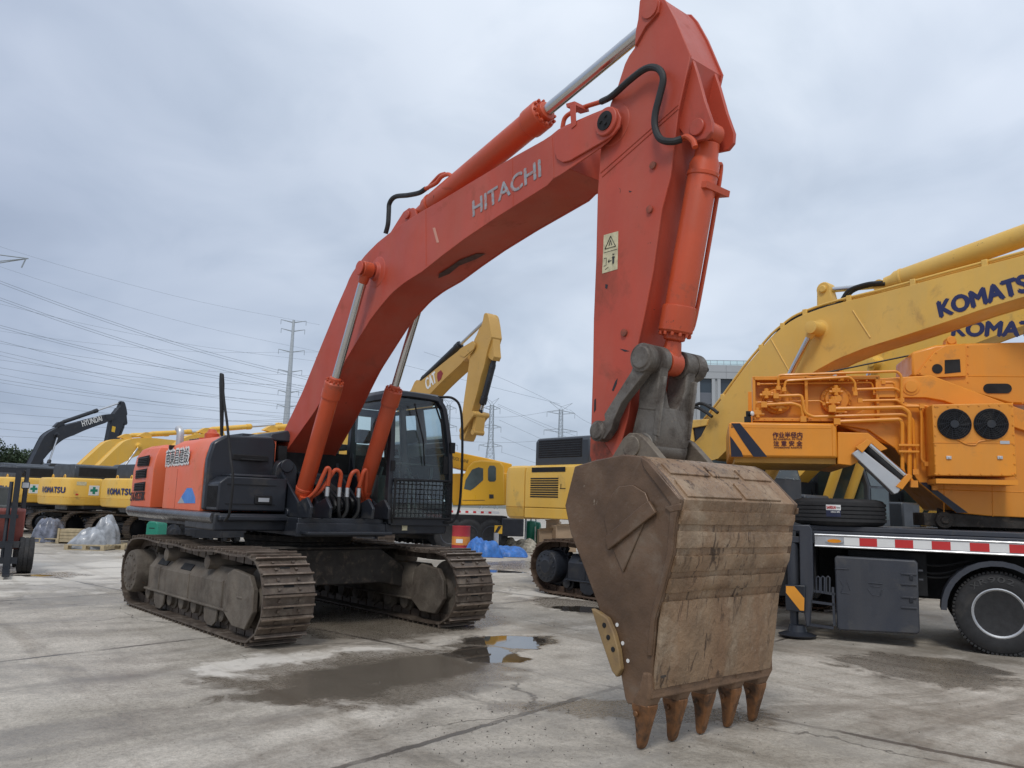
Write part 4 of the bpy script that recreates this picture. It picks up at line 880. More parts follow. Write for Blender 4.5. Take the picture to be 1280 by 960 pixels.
    mpv = n.new('ShaderNodeVectorMath'); mpv.operation = 'ADD'; cbx = n.new('ShaderNodeCombineXYZ'); l.new(X, cbx.inputs[0]); l.new(Y, cbx.inputs[1]); l.new(cbx.outputs[0], vr.inputs['Vector'])
    ck = mth('MULTIPLY', ramp(vr.outputs['Distance'], [(.0, .9), (.004, 0.0)]), ramp(noise(.6, 3, .5, 0, 51), [(.48, 0.0), (.55, 1.0)]))
    jf = mth('MAXIMUM', jf, ck)
    col = mix(mth('MULTIPLY', jf, .85), col, (.075, .062, .05))
    tm = ramp(noise(1.3, 6, .6, .2, 71, ((.06, 1.6, 1), R(-38))), [(.54, 0.0), (.66, .55)])      # long tyre and track scuffs
    col = mix(tm, col, mix(1.0, col, (.62, .59, .55), 'MULTIPLY'))
    spk = ramp(noise(9, 5, .7, .3, 77), [(.68, 0.0), (.71, .9)]); col = mix(mth('MULTIPLY', spk, ramp(noise(.7, 3, .5, 0, 79), [(.45, 0.0), (.6, 1.0)])), col, (.10, .085, .07))
    l.new(col, bs.inputs['Base Color'])
    r0 = ramp(med, [(.3, .62), (.7, .85)])
    rr = mix(wet, r0, ramp(fine, [(.3, .17), (.7, .38)])); rr = mix(mth('MULTIPLY', jf, .6), rr, .25); rr = mix(sm, rr, ramp(fine, [(.3, .07), (.7, .17)])); rr = mix(pm, rr, .025)
    l.new(rr, bs.inputs['Roughness']); bs.inputs['Specular IOR Level'].default_value = .5
    hgt = mth('ADD', mth('MULTIPLY', fine, .5), mth('ADD', mth('MULTIPLY', med, .9), mth('MULTIPLY', jf, -1.6)))
    bp = n.new('ShaderNodeBump'); bp.inputs['Distance'].default_value = .010
    l.new(mth('MULTIPLY', mth('SUBTRACT', 1.0, mth('MAXIMUM', mth('MAXIMUM', pm, mth('MULTIPLY', sm, .8)), mth('MULTIPLY', wet, .45))), .75), bp.inputs['Strength']); l.new(hgt, bp.inputs['Height']); l.new(bp.outputs[0], bs.inputs['Normal'])
    return M
gm = ground_material()
b = MB(); b.box(-260, 240, -240, 280, -.3, 0); g = b.build('ground', gm); tag(g, 'wet concrete yard floor with puddles, slab joints and pale dried patches', kind='structure')
# loose grit on the concrete
rnd_ = random.Random(5); b = MB()
for k in range(520):
    if k < 260: c_ = ground(rnd_.choice((620, 640, 560, 700, 900, 850))+rnd_.gauss(0, 55), rnd_.choice((905, 880, 925, 940))+rnd_.gauss(0, 14))
    else: c_ = V3(rnd_.uniform(-7, 5), rnd_.uniform(3.6, 13))
    r_ = abs(rnd_.gauss(0, .0032))+.0022; a_ = rnd_.uniform(0, 3.1)
    b.loft([[(c_.x+r_*q_*math.cos(a_+t_*1.26), c_.y+r_*q_*math.sin(a_+t_*1.26)*rnd_.uniform(.7, 1), z_) for t_ in range(5)] for q_, z_ in ((1, -.002), (.9, r_*.6), (.4, r_*1.1))])
tag(b.build('loose_grit', mat('grit', (.16, .145, .125), .9, var=.5, vscale=30), None), 'small dark stones and grit scattered over the wet concrete', 'grit', kind='stuff')
SOIL = mat('far_ground', (.12, .125, .10), .9, var=.2, vscale=.05)
b = MB(); b.add([(-1500, -1500, -.32), (1500, -1500, -.32), (1500, 1500, -.32), (-1500, 1500, -.32)], [(0, 1, 2, 3)]); g = b.build('far_ground', SOIL); tag(g, 'open land beyond the yard', kind='structure')

# ================================================================== OTHER EXCAVATORS
def place(u, D, local, ang, sc=1.0):
    """matrix of a machine whose local (x, y) corner is seen at column u at depth D"""
    c = at_depth(u, 620, D); q = Matrix.Rotation(ang, 3, 'Z') @ Vector((local[0]*sc, local[1]*sc, 0))
    return Matrix.Translation((c.x-q.x, c.y-q.y, 0)) @ Matrix.Rotation(ang, 4, 'Z') @ Matrix.Scale(sc, 4)
ARMQ = [MF.xz(u, v, -AW) for u, v in atop+afr]
PV = pv; FOOT = (fx, fz)
def rot2(p, c, a): 
    s, k = math.sin(a), math.cos(a); return (c[0]+(p[0]-c[0])*k-(p[1]-c[1])*s, c[1]+(p[0]-c[0])*s+(p[1]-c[1])*k)
LUG = MF.xz(511, 269, -.13); ATOP = MF.xz(814, 12, -.13); RBOSS = bc; RFOOT = Fp; CYL2 = MF.xz(871, 159, -.17); LNK = Bk; TPIN = P1
def dig_boom(t, M, phi, th, mt, rod=CHROME, ram=None, bucket=False, link=True, outline=None):
    ram = ram or mt
    B = lambda p: rot2(p, FOOT, phi)
    pvr = B(PV); A_ = lambda p: rot2(B(p), pvr, th)
    tp, bt = [B(p) for p in btop], [B(p) for p in bbot]
    if outline: tp, bt = outline
    hw = lambda x: .27
    bo = beam(t, tp, bt, hw, 44, mt, body_end=.90, M=M)
    b = MB(M); q = [B(MF.xz(u, v, -.28)) for u, v in ((695, 166), (765, 133), (776, 147), (766, 169), (712, 201), (693, 190))]
    for s in (-1, 1):
        m_ = MB(M); m_.prism(q, 'y', s*.272, s*.29); m_.build('nose_plate', mt, bo)
    rb = B(RBOSS); lg_ = MB(M); lg_.prism([B(MF.xz(u, v, -.13)) for u, v in ((486, 297), (498, 276), (505, 265), (512, 260), (519, 262), (524, 270), (522, 288))], 'y', -.13, .13); lg_.build('ram_lug', mt, bo)
    for s in (-1, 1):
        m_ = MB(M); m_.lathe([(.19, .26), (.12, .29), (.10, .36), (.09, .52), (.04, .53)], (rb[0], 0, rb[1]), (0, s, 0), 20); m_.build('ram_pin_boss', mt, bo)
    q = [A_(p) for p in ARMQ]; b = MB(M); b.prism(q, 'y', -.21, .21); ar = b.build('arm', mt, t, bevel=.01)
    b = MB(M); c = A_(CYL2); b.prism([A_(MF.xz(u, v, -.17)) for u, v in ((864, 71), (880, 125), (889, 151), (881, 173), (856, 172), (848, 160), (848, 120))], 'y', -.14, .14); b.build('ram_ear', mt, ar)
    a1, a2 = B(LUG), A_(ATOP)
    cylinder_ram(t, (a1[0], 0, a1[1]), (a2[0], 0, a2[1]), .60, .12, .055, ram, rod, M=M, name='arm_ram', w=.18)
    for s in (-1, 1):
        cylinder_ram(t, (RFOOT[0], s*.43, RFOOT[1]), (rb[0], s*.43, rb[1]), .56, .095, .048, ram, rod, M=M, name='boom_ram', w=.12)
    l = A_(LNK)
    cylinder_ram(t, (c[0], 0, c[1]), (l[0], 0, l[1]), .80, .10, .05, ram, rod, M=M, name='bucket_ram', w=.14)
    tpn = A_(TPIN)
    for s in (-1, 1):
        m_ = MB(M); m_.tube([(tpn[0], s*.27, tpn[1]), (l[0], s*.27, l[1])], .05, 4, rect=(.06, .15)); m_.cyl((tpn[0], s*.22, tpn[1]), (tpn[0], s*.31, tpn[1]), .08, seg=14); m_.cyl((l[0], s*.2, l[1]), (l[0], s*.31, l[1]), .09, seg=14); m_.build('side_link', mt, t)
    if link:
        e = A_((LNK[0]-.0, LNK[1]-.55)); b = MB(M); b.tube([(l[0], 0, l[1]), (e[0], 0, e[1])], .1, 4, rect=(.34, .16)); b.cyl((e[0], -.2, e[1]), (e[0], .2, e[1]), .09, seg=14); b.cyl((l[0], -.2, l[1]), (l[0], .2, l[1]), .1, seg=14); b.build('bucket_link', mt, t)
    if bucket:
        b = MB(M); q = [A_(p) for p in bp]
        b.prism(q, 'y', -.65, .65); b.build('bucket', BUCK, t, bevel=.02)
    return bo, B, A_
def digger(M, label, cat='excavator', body=YEL, hood=HOOD, boom=None, phi=0, th=0, group=None, cabm=None, rod=CHROME, ram=None, outline=None, link=True, bucket=False, cab_roof=None):
    t = thing('excavator', label, cat, M, group); boom = boom or body
    for s in (-1, 1): crawler(t, M, s*1.28, s, Lt=4.7, n=44, detail=False, chain=STEEL, framem=BLACKP)
    b = MB(M); b.box(-.9, .9, -1.0, 1.0, .5, .9); b.lathe([(.7, .9), (.7, 1.2)], (0, 0, 0), (0, 0, 1), 24); b.build('car_body', CARB, t, bevel=.02)
    b = MB(M); b.box(-2.9, 1.3, -.62, .6, 1.15, 1.4); b.box(-2.6, 1.25, -1.42, 1.45, 1.2, 1.33)
    for y in (-.42, .42): b.prism([(-.5, 1.3), (.5, 1.3), (.15, 2.25), (-.1, 2.38), (-.3, 2.25)], 'y', y-.025, y+.025)
    b.build('deck_frame', BLACKP, t)
    pl = [(-1.95, -1.5), (-3.0, -1.5)]+[(-3.0-.42*math.sin(R(a)), -1.08-.42*math.cos(R(a))) for a in (20, 40, 60, 80)]+[(-3.5, -.5), (-3.56, 0), (-3.5, .5)]+[(-3.0-.42*math.sin(R(a)), 1.08+.42*math.cos(R(a))) for a in (80, 60, 40, 20)]+[(-3.0, 1.5), (-1.95, 1.5)]
    rg = lambda z, d: [(x, y, z) for x, y in (inset(pl, d) if d else pl)]
    b = MB(M); b.loft([rg(1.33, .10), rg(1.37, .04), rg(1.62, .0), rg(1.625, .012), rg(1.64, .012), rg(1.645, .0), rg(2.22, .0), rg(2.33, .03), rg(2.38, .10)]); cw = b.build('counterweight', body, t, smooth=30)
    b = MB(M); b.prism([(-1.5, 1.40), (-1.5, 2.2), (-1.47, 2.31), (-1.38, 2.37), (-.5, 2.37), (-.5, 1.40)], 'x', -1.93, .25)
    b.prism([(-1.5, 1.34), (-1.5, 1.385), (-.5, 1.385), (-.5, 1.34)], 'x', -1.93, .25); b.build('side_door', body, t, bevel=.01)
    b = MB(M); b.prism([(.6, 1.40), (.6, 2.37), (1.38, 2.37), (1.47, 2.31), (1.5, 2.2), (1.5, 1.40)], 'x', -1.93, -.7); b.build('engine_door', body, t, bevel=.01)
    b = MB(M)
    for k in range(9): b.box(-1.70, -1.08, -1.506, -1.498, 1.66+k*.055, 1.69+k*.055)
    b.box(-1.72, -.90, -1.506, -1.498, 2.22, 2.25); b.build('louvre', BLACKM, t)
    b = MB(M); b.box(.26, 1.15, -1.45, -.55, 1.34, 1.95); b.box(-1.9, .2, -.5, .6, 1.4, 2.3); b.build('tank_block', hood, t, bevel=.05)
    # hood with a dark opening in its side
    b = MB(M); b.prism([(-1.12, 2.37), (-1.12, 2.72), (-1.04, 2.86), (-.9, 2.92), (.9, 2.92), (1.04, 2.86), (1.1, 2.72), (1.1, 2.37)], 'x', -2.95, -1.0); hd = b.build('engine_hood', hood, t, bevel=.03)
    b = MB(M); b.box(-2.8, -1.15, -1.126, -1.11, 2.45, 2.80)
    b.build('hood_opening', BLACKM, hd, bevel=.005)
    for x in (-3.1,):
        for y in (-.6, .6):
            m_ = MB(M); m_.tube([(x, y-.08, 2.36), (x, y-.07, 2.46), (x, y, 2.50), (x, y+.07, 2.46), (x, y+.08, 2.36)], .022, 8); m_.build('lifting_eye', body, cw)
    # cab
    b = MB(M); b.prism([(-.45, 1.35), (-.45, 3.0), (-.35, 3.06), (1.0, 3.06), (1.15, 2.95), (1.38, 2.2), (1.38, 1.35)], 'y', .6, 1.52); cb = b.build('cab', cabm or hood, t, bevel=.03)
    for s, y in ((-1, .6), (1, 1.52)):
        m_ = MB(M); m_.prism([(.25, 1.6), (.25, 2.9), (.98, 2.9), (1.28, 2.2), (1.28, 1.6)], 'y', y+s*.001, y+s*.008); m_.build('cab_window', TGLASS, cb)
        m_ = MB(M); m_.prism([(-.32, 2.1), (-.32, 2.9), (.15, 2.9), (.15, 2.1)], 'y', y+s*.001, y+s*.008); m_.build('cab_window', TGLASS, cb)
    m_ = MB(M); m_.add([(1.16, .68, 2.93), (1.16, 1.44, 2.93), (1.39, 1.44, 2.2), (1.39, .68, 2.2)], [(0, 1, 2, 3)]); m_.add([(1.39, .68, 2.15), (1.39, 1.44, 2.15), (1.39, 1.44, 1.5), (1.39, .68, 1.5)], [(0, 1, 2, 3)]); m_.build('windscreen', TGLASS, cb)
    bo, B, A_ = dig_boom(t, M, phi, th, boom, rod=rod, ram=ram, outline=outline, link=link, bucket=bucket)
    return t, bo, B, A_
def cross_sticker(t, M, c, X, up, nrm_, s):
    c, X, up, nn_ = Vector(c), Vector(X), Vector(up), Vector(nrm_)
    b = MB(M); b.obox(c, (s, .004, s), X, up); o = b.build('safety_sticker', WHITE, t)
    b = MB(M); b.obox(c+nn_*.003, (s*.72, .004, s*.26), X, up); b.obox(c+nn_*.0035, (s*.26, .004, s*.72), X, up); b.build('green_cross', CROSS, o)
# row on the left, seen from behind
ROW = 'yellow excavators parked in a row on the left'
aL = AR+R(49); RW = -3.565
specs = [(53, 29.9, 'yellow excavator farthest left, its counterweight with a green cross sticker behind the forklift', -5, 6),
         (129, 27.3, 'middle yellow excavator of the left row, full blue lettering and green cross on its counterweight', -4, 9),
         (216, 25.4, 'nearest yellow excavator of the left row, half hidden behind the orange counterweight', -4, 5)]
for i, (u, D, lab, ph, th) in enumerate(specs):
    M = place(u, D, (-1.95, -1.5), aL, .86)
    t, bo, B, A_ = digger(M, lab, body=YEL, phi=R(ph), th=R(th), group=ROW)
    cv = [Vector(p) for p in ((-3.55, .30), (-3.565, 0), (-3.505, -.5), (-3.42, -1.10), (-3.375, -1.29), (-3.27, -1.41), (-3.14, -1.478))]
    cl_ = [0]
    for a_, c_ in zip(cv, cv[1:]): cl_.append(cl_[-1]+(c_-a_).length)
    def on_cv(d): return Vector((float(np.interp(d, cl_, [p.x for p in cv])), float(np.interp(d, cl_, [p.y for p in cv])), 0))
    for q_, ch in enumerate('KOMATSU'):
        d_ = .10+.235*q_; P_, Q_ = on_cv(d_), on_cv(d_+.19); P_.z = Q_.z = 1.80; lettering(ch, P_, Q_, .21, NAVY, t, M=M, bold=.05, ext=.02)
    if i < 2: cross_sticker(t, M, (-2.32, -1.503, 1.92), (1, 0, 0), (0, 0, 1), (0, -1, 0), .38)
    if i == 1:
        b = MB(M); b.box(-2.98, -2.62, -1.504, -1.5, 2.10, 2.24); b.build('notice_sticker', CREAM, t)
        b = MB(M); b.box(-2.98, -2.88, -1.506, -1.49, 1.72, 1.78); b.build('tail_reflector', RED, t)
# dark excavator behind the row
M = place(24, 47, (0, 0), AR+R(58), 1.0)
t, bo, B, A_ = digger(M, 'excavator with a black boom and white lettering behind the left row', body=YEL, hood=HOOD, boom=BLACKP, phi=R(16), th=R(-20), cabm=HOOD, ram=BLACKP)
a0_, a1_ = B((a0[0], a0[1])), B((a1[0]+.25, a1[1]+.03)); lettering('HYUNDAI', (a0_[0]-.3, -.275, a0_[1]-.05), (a1_[0]-.3, -.275, a1_[1]-.05), .36, WHITE, t, M=M, bold=.012)
b = MB(M); q = [A_(MF.xz(u, v, -.21)) for u, v in ((760, 300), (760, 250), (785, 245), (785, 295))]; b.prism(q, 'y', -.215, -.209); b.build('warning_sticker', mat('yellow_sticker', (.75, .45, .03), .5), t)
M = place(34, 36, (-1.95, -1.5), aL, .95)
digger(M, 'yellow excavator behind the left row, its boom arching just right of the black boom', body=YEL, phi=R(-6), th=R(8))
# tan excavator behind the cab of the orange one
phc = R(16.0)
pvt = rot2(PV, FOOT, phc)
D = 24.5; c = at_depth(591, 432, D); sc = (c.z)/pvt[1]
M = Matrix.Translation((c.x-pvt[0]*sc, c.y+.27*sc, 0)) @ Matrix.Scale(sc, 4)
t, bo, B, A_ = digger(M, 'tan excavator behind the black cab, its bucketless arm hanging over the yard', body=CATY, boom=CATY, phi=phc, th=R(-24), ram=BLACKP, link=True)
p0, p1 = B(MF.xz(538, 306, -.28)), B(MF.xz(578, 284, -.28)); lettering('CAT', (p0[0], -.275, p0[1]), (p1[0], -.275, p1[1]), .40, WHITE, t, M=M, bold=.03)
b = MB(M); q = [B(MF.xz(u, v, -.28)) for u, v in ((584, 285), (597, 276), (608, 254), (602, 240), (587, 248), (583, 266))]; b.prism(q, 'y', -.278, -.27); b.build('red_badge', mat('dark_red', (.25, .02, .02), .5), t)
# big yellow machine on the right, its boom rising out of the picture
KC = Vector((1.45, 6.75, 0)); M = Matrix.Translation(KC)
ky = 6.75-.27
def kx(pts): return [(x-KC.x, z) for x, z in (MF.xz(u, v, ky) for u, v in pts)]
ktop = kx([(858, 560), (868, 542), (884, 522), (902, 499), (929, 462), (950, 437), (964, 421), (977, 410), (990, 400), (1005, 393), (1030, 384), (1060, 376), (1094, 368), (1140, 356), (1184, 344), (1230, 332), (1280, 319), (1380, 290), (1500, 255)])
kbot = kx([(868, 573), (895, 576), (911, 560), (935, 537), (960, 513), (988, 487), (1015, 466), (1046, 449), (1081, 435), (1132, 419), (1184, 402), (1230, 386), (1280, 371), (1380, 345), (1500, 312)])
t = thing('excavator', 'big yellow excavator on the right, its blue-lettered boom rising beyond the picture edge', 'excavator', M, 'yellow excavators standing behind the crane truck')
ktree = t
for s in (-1, 1): crawler(t, M, s*1.30, s, Lt=4.9, n=46, detail=True, chain=STEELR, framem=BLACKP)
b = MB(M); b.box(-.9, .9, -1.0, 1.0, .5, .95); b.lathe([(.7, .95), (.7, 1.2)], (0, 0, 0), (0, 0, 1), 32); b.build('car_body', CARB, t, bevel=.02)
b = MB(M); b.box(-1.45, 1.3, -1.42, 1.45, 1.16, 1.33); b.box(-2.9, .2, -.9, 1.4, 1.36, 2.2); b.build('deck_frame', BLACKP, t)
KF = Frame((0, 5.24), 0)
kp = lambda u, v: (KF.xz(u, v)[0]-KC.x, KF.xz(u, v)[1])
yk = 5.24-6.75
cxl = kp(622, 620)[0]; sx1 = kp(655, 620)[0]; sx2 = kp(725, 620)[0]
pl = [(sx1, yk), (cxl+.42, yk)]+[(cxl+.42-.42*math.sin(R(a)), yk+.42-.42*math.cos(R(a))) for a in (20, 40, 60, 80)]+[(cxl-.1, yk+.9), (cxl-.16, 0), (cxl-.1, -yk-.9)]+[(cxl+.42-.42*math.sin(R(a)), -yk-.42+.42*math.cos(R(a))) for a in (80, 60, 40, 20)]+[(cxl+.42, -yk), (sx1, -yk)]
zt_, zs_, zb_ = kp(640, 582)[1], kp(640, 633.5)[1], kp(640, 648)[1]
rg = lambda z, d: [(x, y, z) for x, y in (inset(pl, d) if d else pl)]
b = MB(M); b.loft([rg(zb_, .10), rg(zb_+.05, .04), rg(zs_-.01, .0), rg(zs_-.006, .012), rg(zs_+.006, .012), rg(zs_+.01, .0), rg(zt_-.14, .0), rg(zt_-.04, .03), rg(zt_, .10)]); b.build('counterweight', YEL, t)
b = MB(M); b.prism([(yk, zs_+.005), (yk, zt_-.15), (yk+.03, zt_-.04), (yk+.12, zt_), (-.5, zt_), (-.5, zs_+.005)], 'x', sx1+.025, sx2+1.1); b.build('side_door', YEL, t, bevel=.01)
b = MB(M); b.prism([(yk, zb_+.03), (yk, zs_-.005), (-.5, zs_-.005), (-.5, zb_)], 'x', sx1+.025, sx2+1.1); b.build('lower_skirt', YEL, t, bevel=.01)
b = MB(M); l0, l1 = kp(663.5, 597), kp(697.5, 623); 
for k in range(9): z = l1[1]+(l0[1]-l1[1])*(k+.3)/9; b.box(l0[0], l1[0], yk-.006, yk+.002, z, z+(l0[1]-l1[1])/9*.55)
l0, l1 = kp(665, 584.5), kp(706.5, 589.5); b.box(l0[0], l1[0], yk-.006, yk+.002, l1[1], l0[1]); l0, l1 = kp(700, 605), kp(707, 611); b.box(l0[0]+.02, l0[0]+.035, yk-.005, yk, l1[1], l0[1]); b.box(l0[0], l1[0], yk-.005, yk, l1[1], l1[1]+.012); b.build('louvre', BLACKM, t)
hy = yk+.25
def hpx(u, v): x, z = MF.xz(u, v, 6.75+hy); return (x-KC.x, z)
h0, h1 = hpx(668, 580), hpx(738, 543)
b = MB(M); b.prism([(hy, zt_-.05), (hy, h1[1]-.09), (hy+.05, h1[1]-.02), (hy+.12, h1[1]), (.9, h1[1]), (.95, zt_-.05)], 'x', h0[0], h1[0]); hd = b.build('engine_hood', HOOD, t, bevel=.06, bseg=3)
b = MB(M); g0, g1 = hpx(673, 573), hpx(728, 547); b.box(g0[0], g1[0], hy-.004, hy+.01, g0[1], g1[1]); b.build('hood_opening', BLACKM, hd, bevel=.02)
b = MB(M)
for k in range(8): z = g0[1]+(g1[1]-g0[1])*(k+.5)/8; b.box(g0[0]+.03, g1[0]-.03, hy-.010, hy-.004, z, z+.014)
b.build('hood_slat', BLACKP, hd)
kbo = beam(t, ktop, kbot, lambda x: .27, 60, YEL2, body_end=1.0, M=M)
b = MB(M)   # pipes along the back of the boom
pt = smooth_line([Vector((x, -.16, z)) for x, z in [(p[0]-.02, p[1]+.06) for p in ktop]], 2)
for y in (-.22, -.12): b.tube([(p[0], y, p[2]) for p in pt], .022, 8)
b.build('boom_pipe', YEL2, kbo)
for k in range(3, len(ktop)-2, 2):
    x, z = ktop[k]; m_ = MB(M); m_.box(x-.04, x+.04, -.26, -.08, z-.01, z+.09); m_.build('pipe_clamp', YEL2, kbo, bevel=.01)
kb = kx([(1024, 412)])[0]; m_ = MB(M); m_.lathe([(.20, .26), (.12, .28), (.11, .36), (.10, .53), (.05, .54)], (kb[0], 0, kb[1]), (0, -1, 0), 24); m_.build('ram_pin_boss', YEL2, kbo)
m_ = MB(M); m_.lathe([(.20, .26), (.12, .28), (.11, .36), (.10, .53), (.05, .54)], (kb[0], 0, kb[1]), (0, 1, 0), 24); m_.build('ram_pin_boss', YEL2, kbo)
kf = (1.0, 1.50)
for s in (-1, 1): cylinder_ram(t, (kf[0], s*.43, kf[1]), (kb[0], s*.43, kb[1]), .56, .10, .05, YEL2, CHROME, M=M, name='boom_ram', w=.12)
for p, q in (((1066, 388), (1088, 422)), ((964, 424), (990, 470))):
    a_, c_ = kx([p, q]); m_ = MB(M); m_.tube([(a_[0], -.272, a_[1]), (c_[0], -.272, c_[1])], .012, 6); m_.build('weld_seam', YEL2, kbo)
ka = MF.xz(1110, 358, 6.75); kc_ = MF.xz(1500, 222, 6.75)
cylinder_ram(t, (ka[0]-KC.x-.1, 0, ka[1]+.02), (kc_[0]-KC.x+.4, 0, kc_[1]+.12), .8, .15, .07, YEL2, CHROME, M=M, name='arm_ram', w=.2)
m_ = MB(M); e_ = MF.xz(1040, 362, 6.75); m_.prism(circ((e_[0]-KC.x-.05, e_[1]-.02), .12, 10, -20, 200)+[(e_[0]-KC.x-.17, e_[1]-.3), (e_[0]-KC.x+.12, e_[1]-.3)], 'y', -.18, .0); m_.cyl((e_[0]-KC.x-.05, -.22, e_[1]-.02), (e_[0]-KC.x-.05, .04, e_[1]-.02), .06); m_.build('ram_lug', YEL2, kbo, bevel=.015); m_ = MB(M); m_.cyl((e_[0]-KC.x-.05, -.09, e_[1]-.02), (ka[0]-KC.x, -.02, ka[1]+.02), .045); m_.build('ram_rod', CHROME, kbo)
m_ = MB(M)
for dy in (-.2, -.1): m_.tube(smooth_line([Vector((x-KC.x, dy, z)) for x, z in (MF.xz(u, v, ky) for u, v in ((958, 428), (985, 400), (1020, 386), (1045, 378), (1058, 362), (1080, 354), (1100, 352)))]), .03, 8)
m_.build('boom_hose', HOSE, kbo)
def kt(u, v, y=ky): x, z = MF.xz(u, v, y); return Vector((x-KC.x, -.272, z))
lettering('KOMATSU', kt(1176, 396.5), kt(1308, 357), .225, NAVY, t, M=M, bold=.05, up=kt(1174, 381)-kt(1176, 396.5))
# its arm, reaching down beyond the picture edge
ex_ = ktop[-1]; b = MB(M); b.prism([(ex_[0]+.2, ex_[1]+1.3), (ex_[0]-.3, ex_[1]+.9), (ex_[0]-.5, ex_[1]-.2), (ex_[0]-.4, ex_[1]-3), (ex_[0]-.1, ex_[1]-3.1), (ex_[0]+.5, ex_[1]-.2)], 'y', -.22, .22); b.build('arm', YEL2, t, bevel=.02)
# handrail and mirror frame by the boom foot, cab
m_ = MB(M); my_ = -.75
mp_ = [(MF.xz(u, v, 6.75+my_)[0]-KC.x, MF.xz(u, v, 6.75+my_)[1]) for u, v in ((886, 524), (866, 525), (858, 532), (857, 546), (862, 558), (868, 552), (866, 535), (884, 532))]
m_.prism(mp_, 'y', my_-.02, my_+.02); m_.build('mirror_bracket', YEL2, t, bevel=.01)
m_ = MB(M); mp_ = [(MF.xz(u, v, 6.75+my_+.02)[0]-KC.x, MF.xz(u, v, 6.75+my_)[1]) for u, v in ((864, 529), (884, 529), (876, 545), (864, 556))]; m_.prism(mp_, 'y', my_+.021, my_+.03); m_.build('mirror', BLACKP, t)
m_ = MB(M)
for o in (0, .12): m_.tube(smooth_line([Vector((x-KC.x+o, -.4, z+o*.5)) for x, z in (MF.xz(u, v, 6.35) for u, v in ((858, 570), (852, 545), (855, 520), (868, 509), (882, 515), (890, 521)))]), .03, 8)
m_.build('boom_hose', HOSE, t)
b = MB(M); b.prism([(-.6, 1.35), (-.6, 3.0), (-.45, 3.1), (1.0, 3.1), (1.15, 2.95), (1.4, 2.2), (1.4, 1.35)], 'y', .6, 1.52); cb = b.build('cab', HOOD, t, bevel=.03)
m_ = MB(M); m_.prism([(.1, 1.6), (.1, 2.9), (.98, 2.9), (1.28, 2.2), (1.28, 1.6)], 'y', .592, .599); m_.build('cab_window', TGLASS, cb)
m_ = MB(M); m_.add([(1.17, .68, 2.93), (1.17, 1.44, 2.93), (1.41, 1.44, 2.2), (1.41, .68, 2.2)], [(0, 1, 2, 3)]); m_.build('windscreen', TGLASS, cb)
b = MB(M); b.box(.3, 1.3, yk+.05, -.6, 1.33, 1.95); b.build('tank_block', HOOD, t, bevel=.04)
# second yellow machine behind it
M2 = Matrix.Translation((.9, 11.2, 0)) @ Matrix.Scale(1.02, 4)
t, bo, B, A_ = digger(M2, 'second yellow excavator behind the big one, only its lower blue-lettered boom showing above the crane', body=YEL, boom=YEL, phi=R(5.5), th=R(24), group='yellow excavators standing behind the crane truck')
y2 = (11.2-.275*1.02)
def k2(u, v): x, z = MF.xz(u, v, y2); return Vector(((x-.9)/1.02, -.272, z/1.02))
lettering('KOMATSU', k2(1190, 419.5), k2(1328, 421), .265, NAVY, t, M=M2, bold=.05, up=k2(1193, 403)-k2(1190, 419.5))

M3 = Matrix.Translation((.8, 15.6, 0))
digger(M3, 'third yellow excavator deepest behind the crane truck, glimpsed below the orange housing', body=YEL, boom=YEL, phi=R(-5), th=R(15), group='yellow excavators standing behind the crane truck')

# ================================================================== CRANE TRUCK (right foreground)
p0 = ground(1000, 797); TF = Frame(p0, AR-R(26)); TM_ = TF.M
ct_ = thing('crane_truck', 'orange and dark grey truck crane at the right edge, its rear outrigger lowered', 'crane truck', TM_)
T = TF.xz
def pbox(mb, pa, pb, y0, y1, fr=TF, m=0):
    a, c = fr.xz(*pa, y0), fr.xz(*pb, y0); mb.box(min(a[0], c[0]), max(a[0], c[0]), y0, y1, min(a[1], c[1]), max(a[1], c[1]), m)
zd0 = (T(1019, 668)[1]+T(1280, 679)[1])/2; zd1 = (T(1019, 682)[1]+T(1280, 694.5)[1])/2; xd0 = T(1018.5, 675)[0]
b = MB(TM_); b.box(xd0-.20, 9.0, .05, 2.45, zd1+.02, zd0+.05); b.box(xd0-.22, 9.0, .12, 2.40, zd0+.05, zd0+.12); b.build('carrier_deck', GREYP, ct_, bevel=.012)
b = MB(TM_); b.box(.1, 9.0, .75, 1.75, .55, zd1+.02); b.box(-.35, .2, .2, 2.3, .5, 1.2); b.build('chassis', BLACKM, ct_)
b = MB(TM_); b.box(xd0, 9.0, .0, .05, zd1, zd0); b.tube([(xd0, -.005, zd0), (9.0, -.005, zd0)], .012, 6); b.tube([(xd0, -.005, zd1), (9.0, -.005, zd1)], .012, 6); rail = b.build('side_rail', SILVER, ct_)
b = MB(TM_); w1 = T(1055, 675)[0]; b.box(w1, 8.9, -.004, .0, zd1+.022, zd0-.022); b.build('white_reflective_strip', WHITE, rail)
b0 = MB(TM_); xs_ = [T(u, 682)[0] for u in (1074.5, 1096, 1119, 1140.5, 1165, 1188, 1212.5, 1237, 1261.5)]; per = (xs_[8]-xs_[0])/4
for k in range(16):
    m_ = MB(TM_); m_.box(xs_[0]+per*k, xs_[0]+per*(k+.5), -.007, -.004, zd1+.022, zd0-.022); m_.build('red_reflective_patch', RED, rail)
c_ = T(1043, 676.5); m_ = MB(TM_); m_.prism([(c_[0]+.11*math.cos(a_), (zd0+zd1)/2+.035*math.sin(a_)) for a_ in np.linspace(0, 2*math.pi, 20)[:-1]], 'y', -.02, .0); lm = m_.build('marker_light', SILVER, rail)
m_ = MB(TM_); m_.prism([(c_[0]+.085*math.cos(a_), (zd0+zd1)/2+.024*math.sin(a_)) for a_ in np.linspace(0, 2*math.pi, 20)[:-1]], 'y', -.028, -.019); m_.build('amber_lens', AMBER, lm)
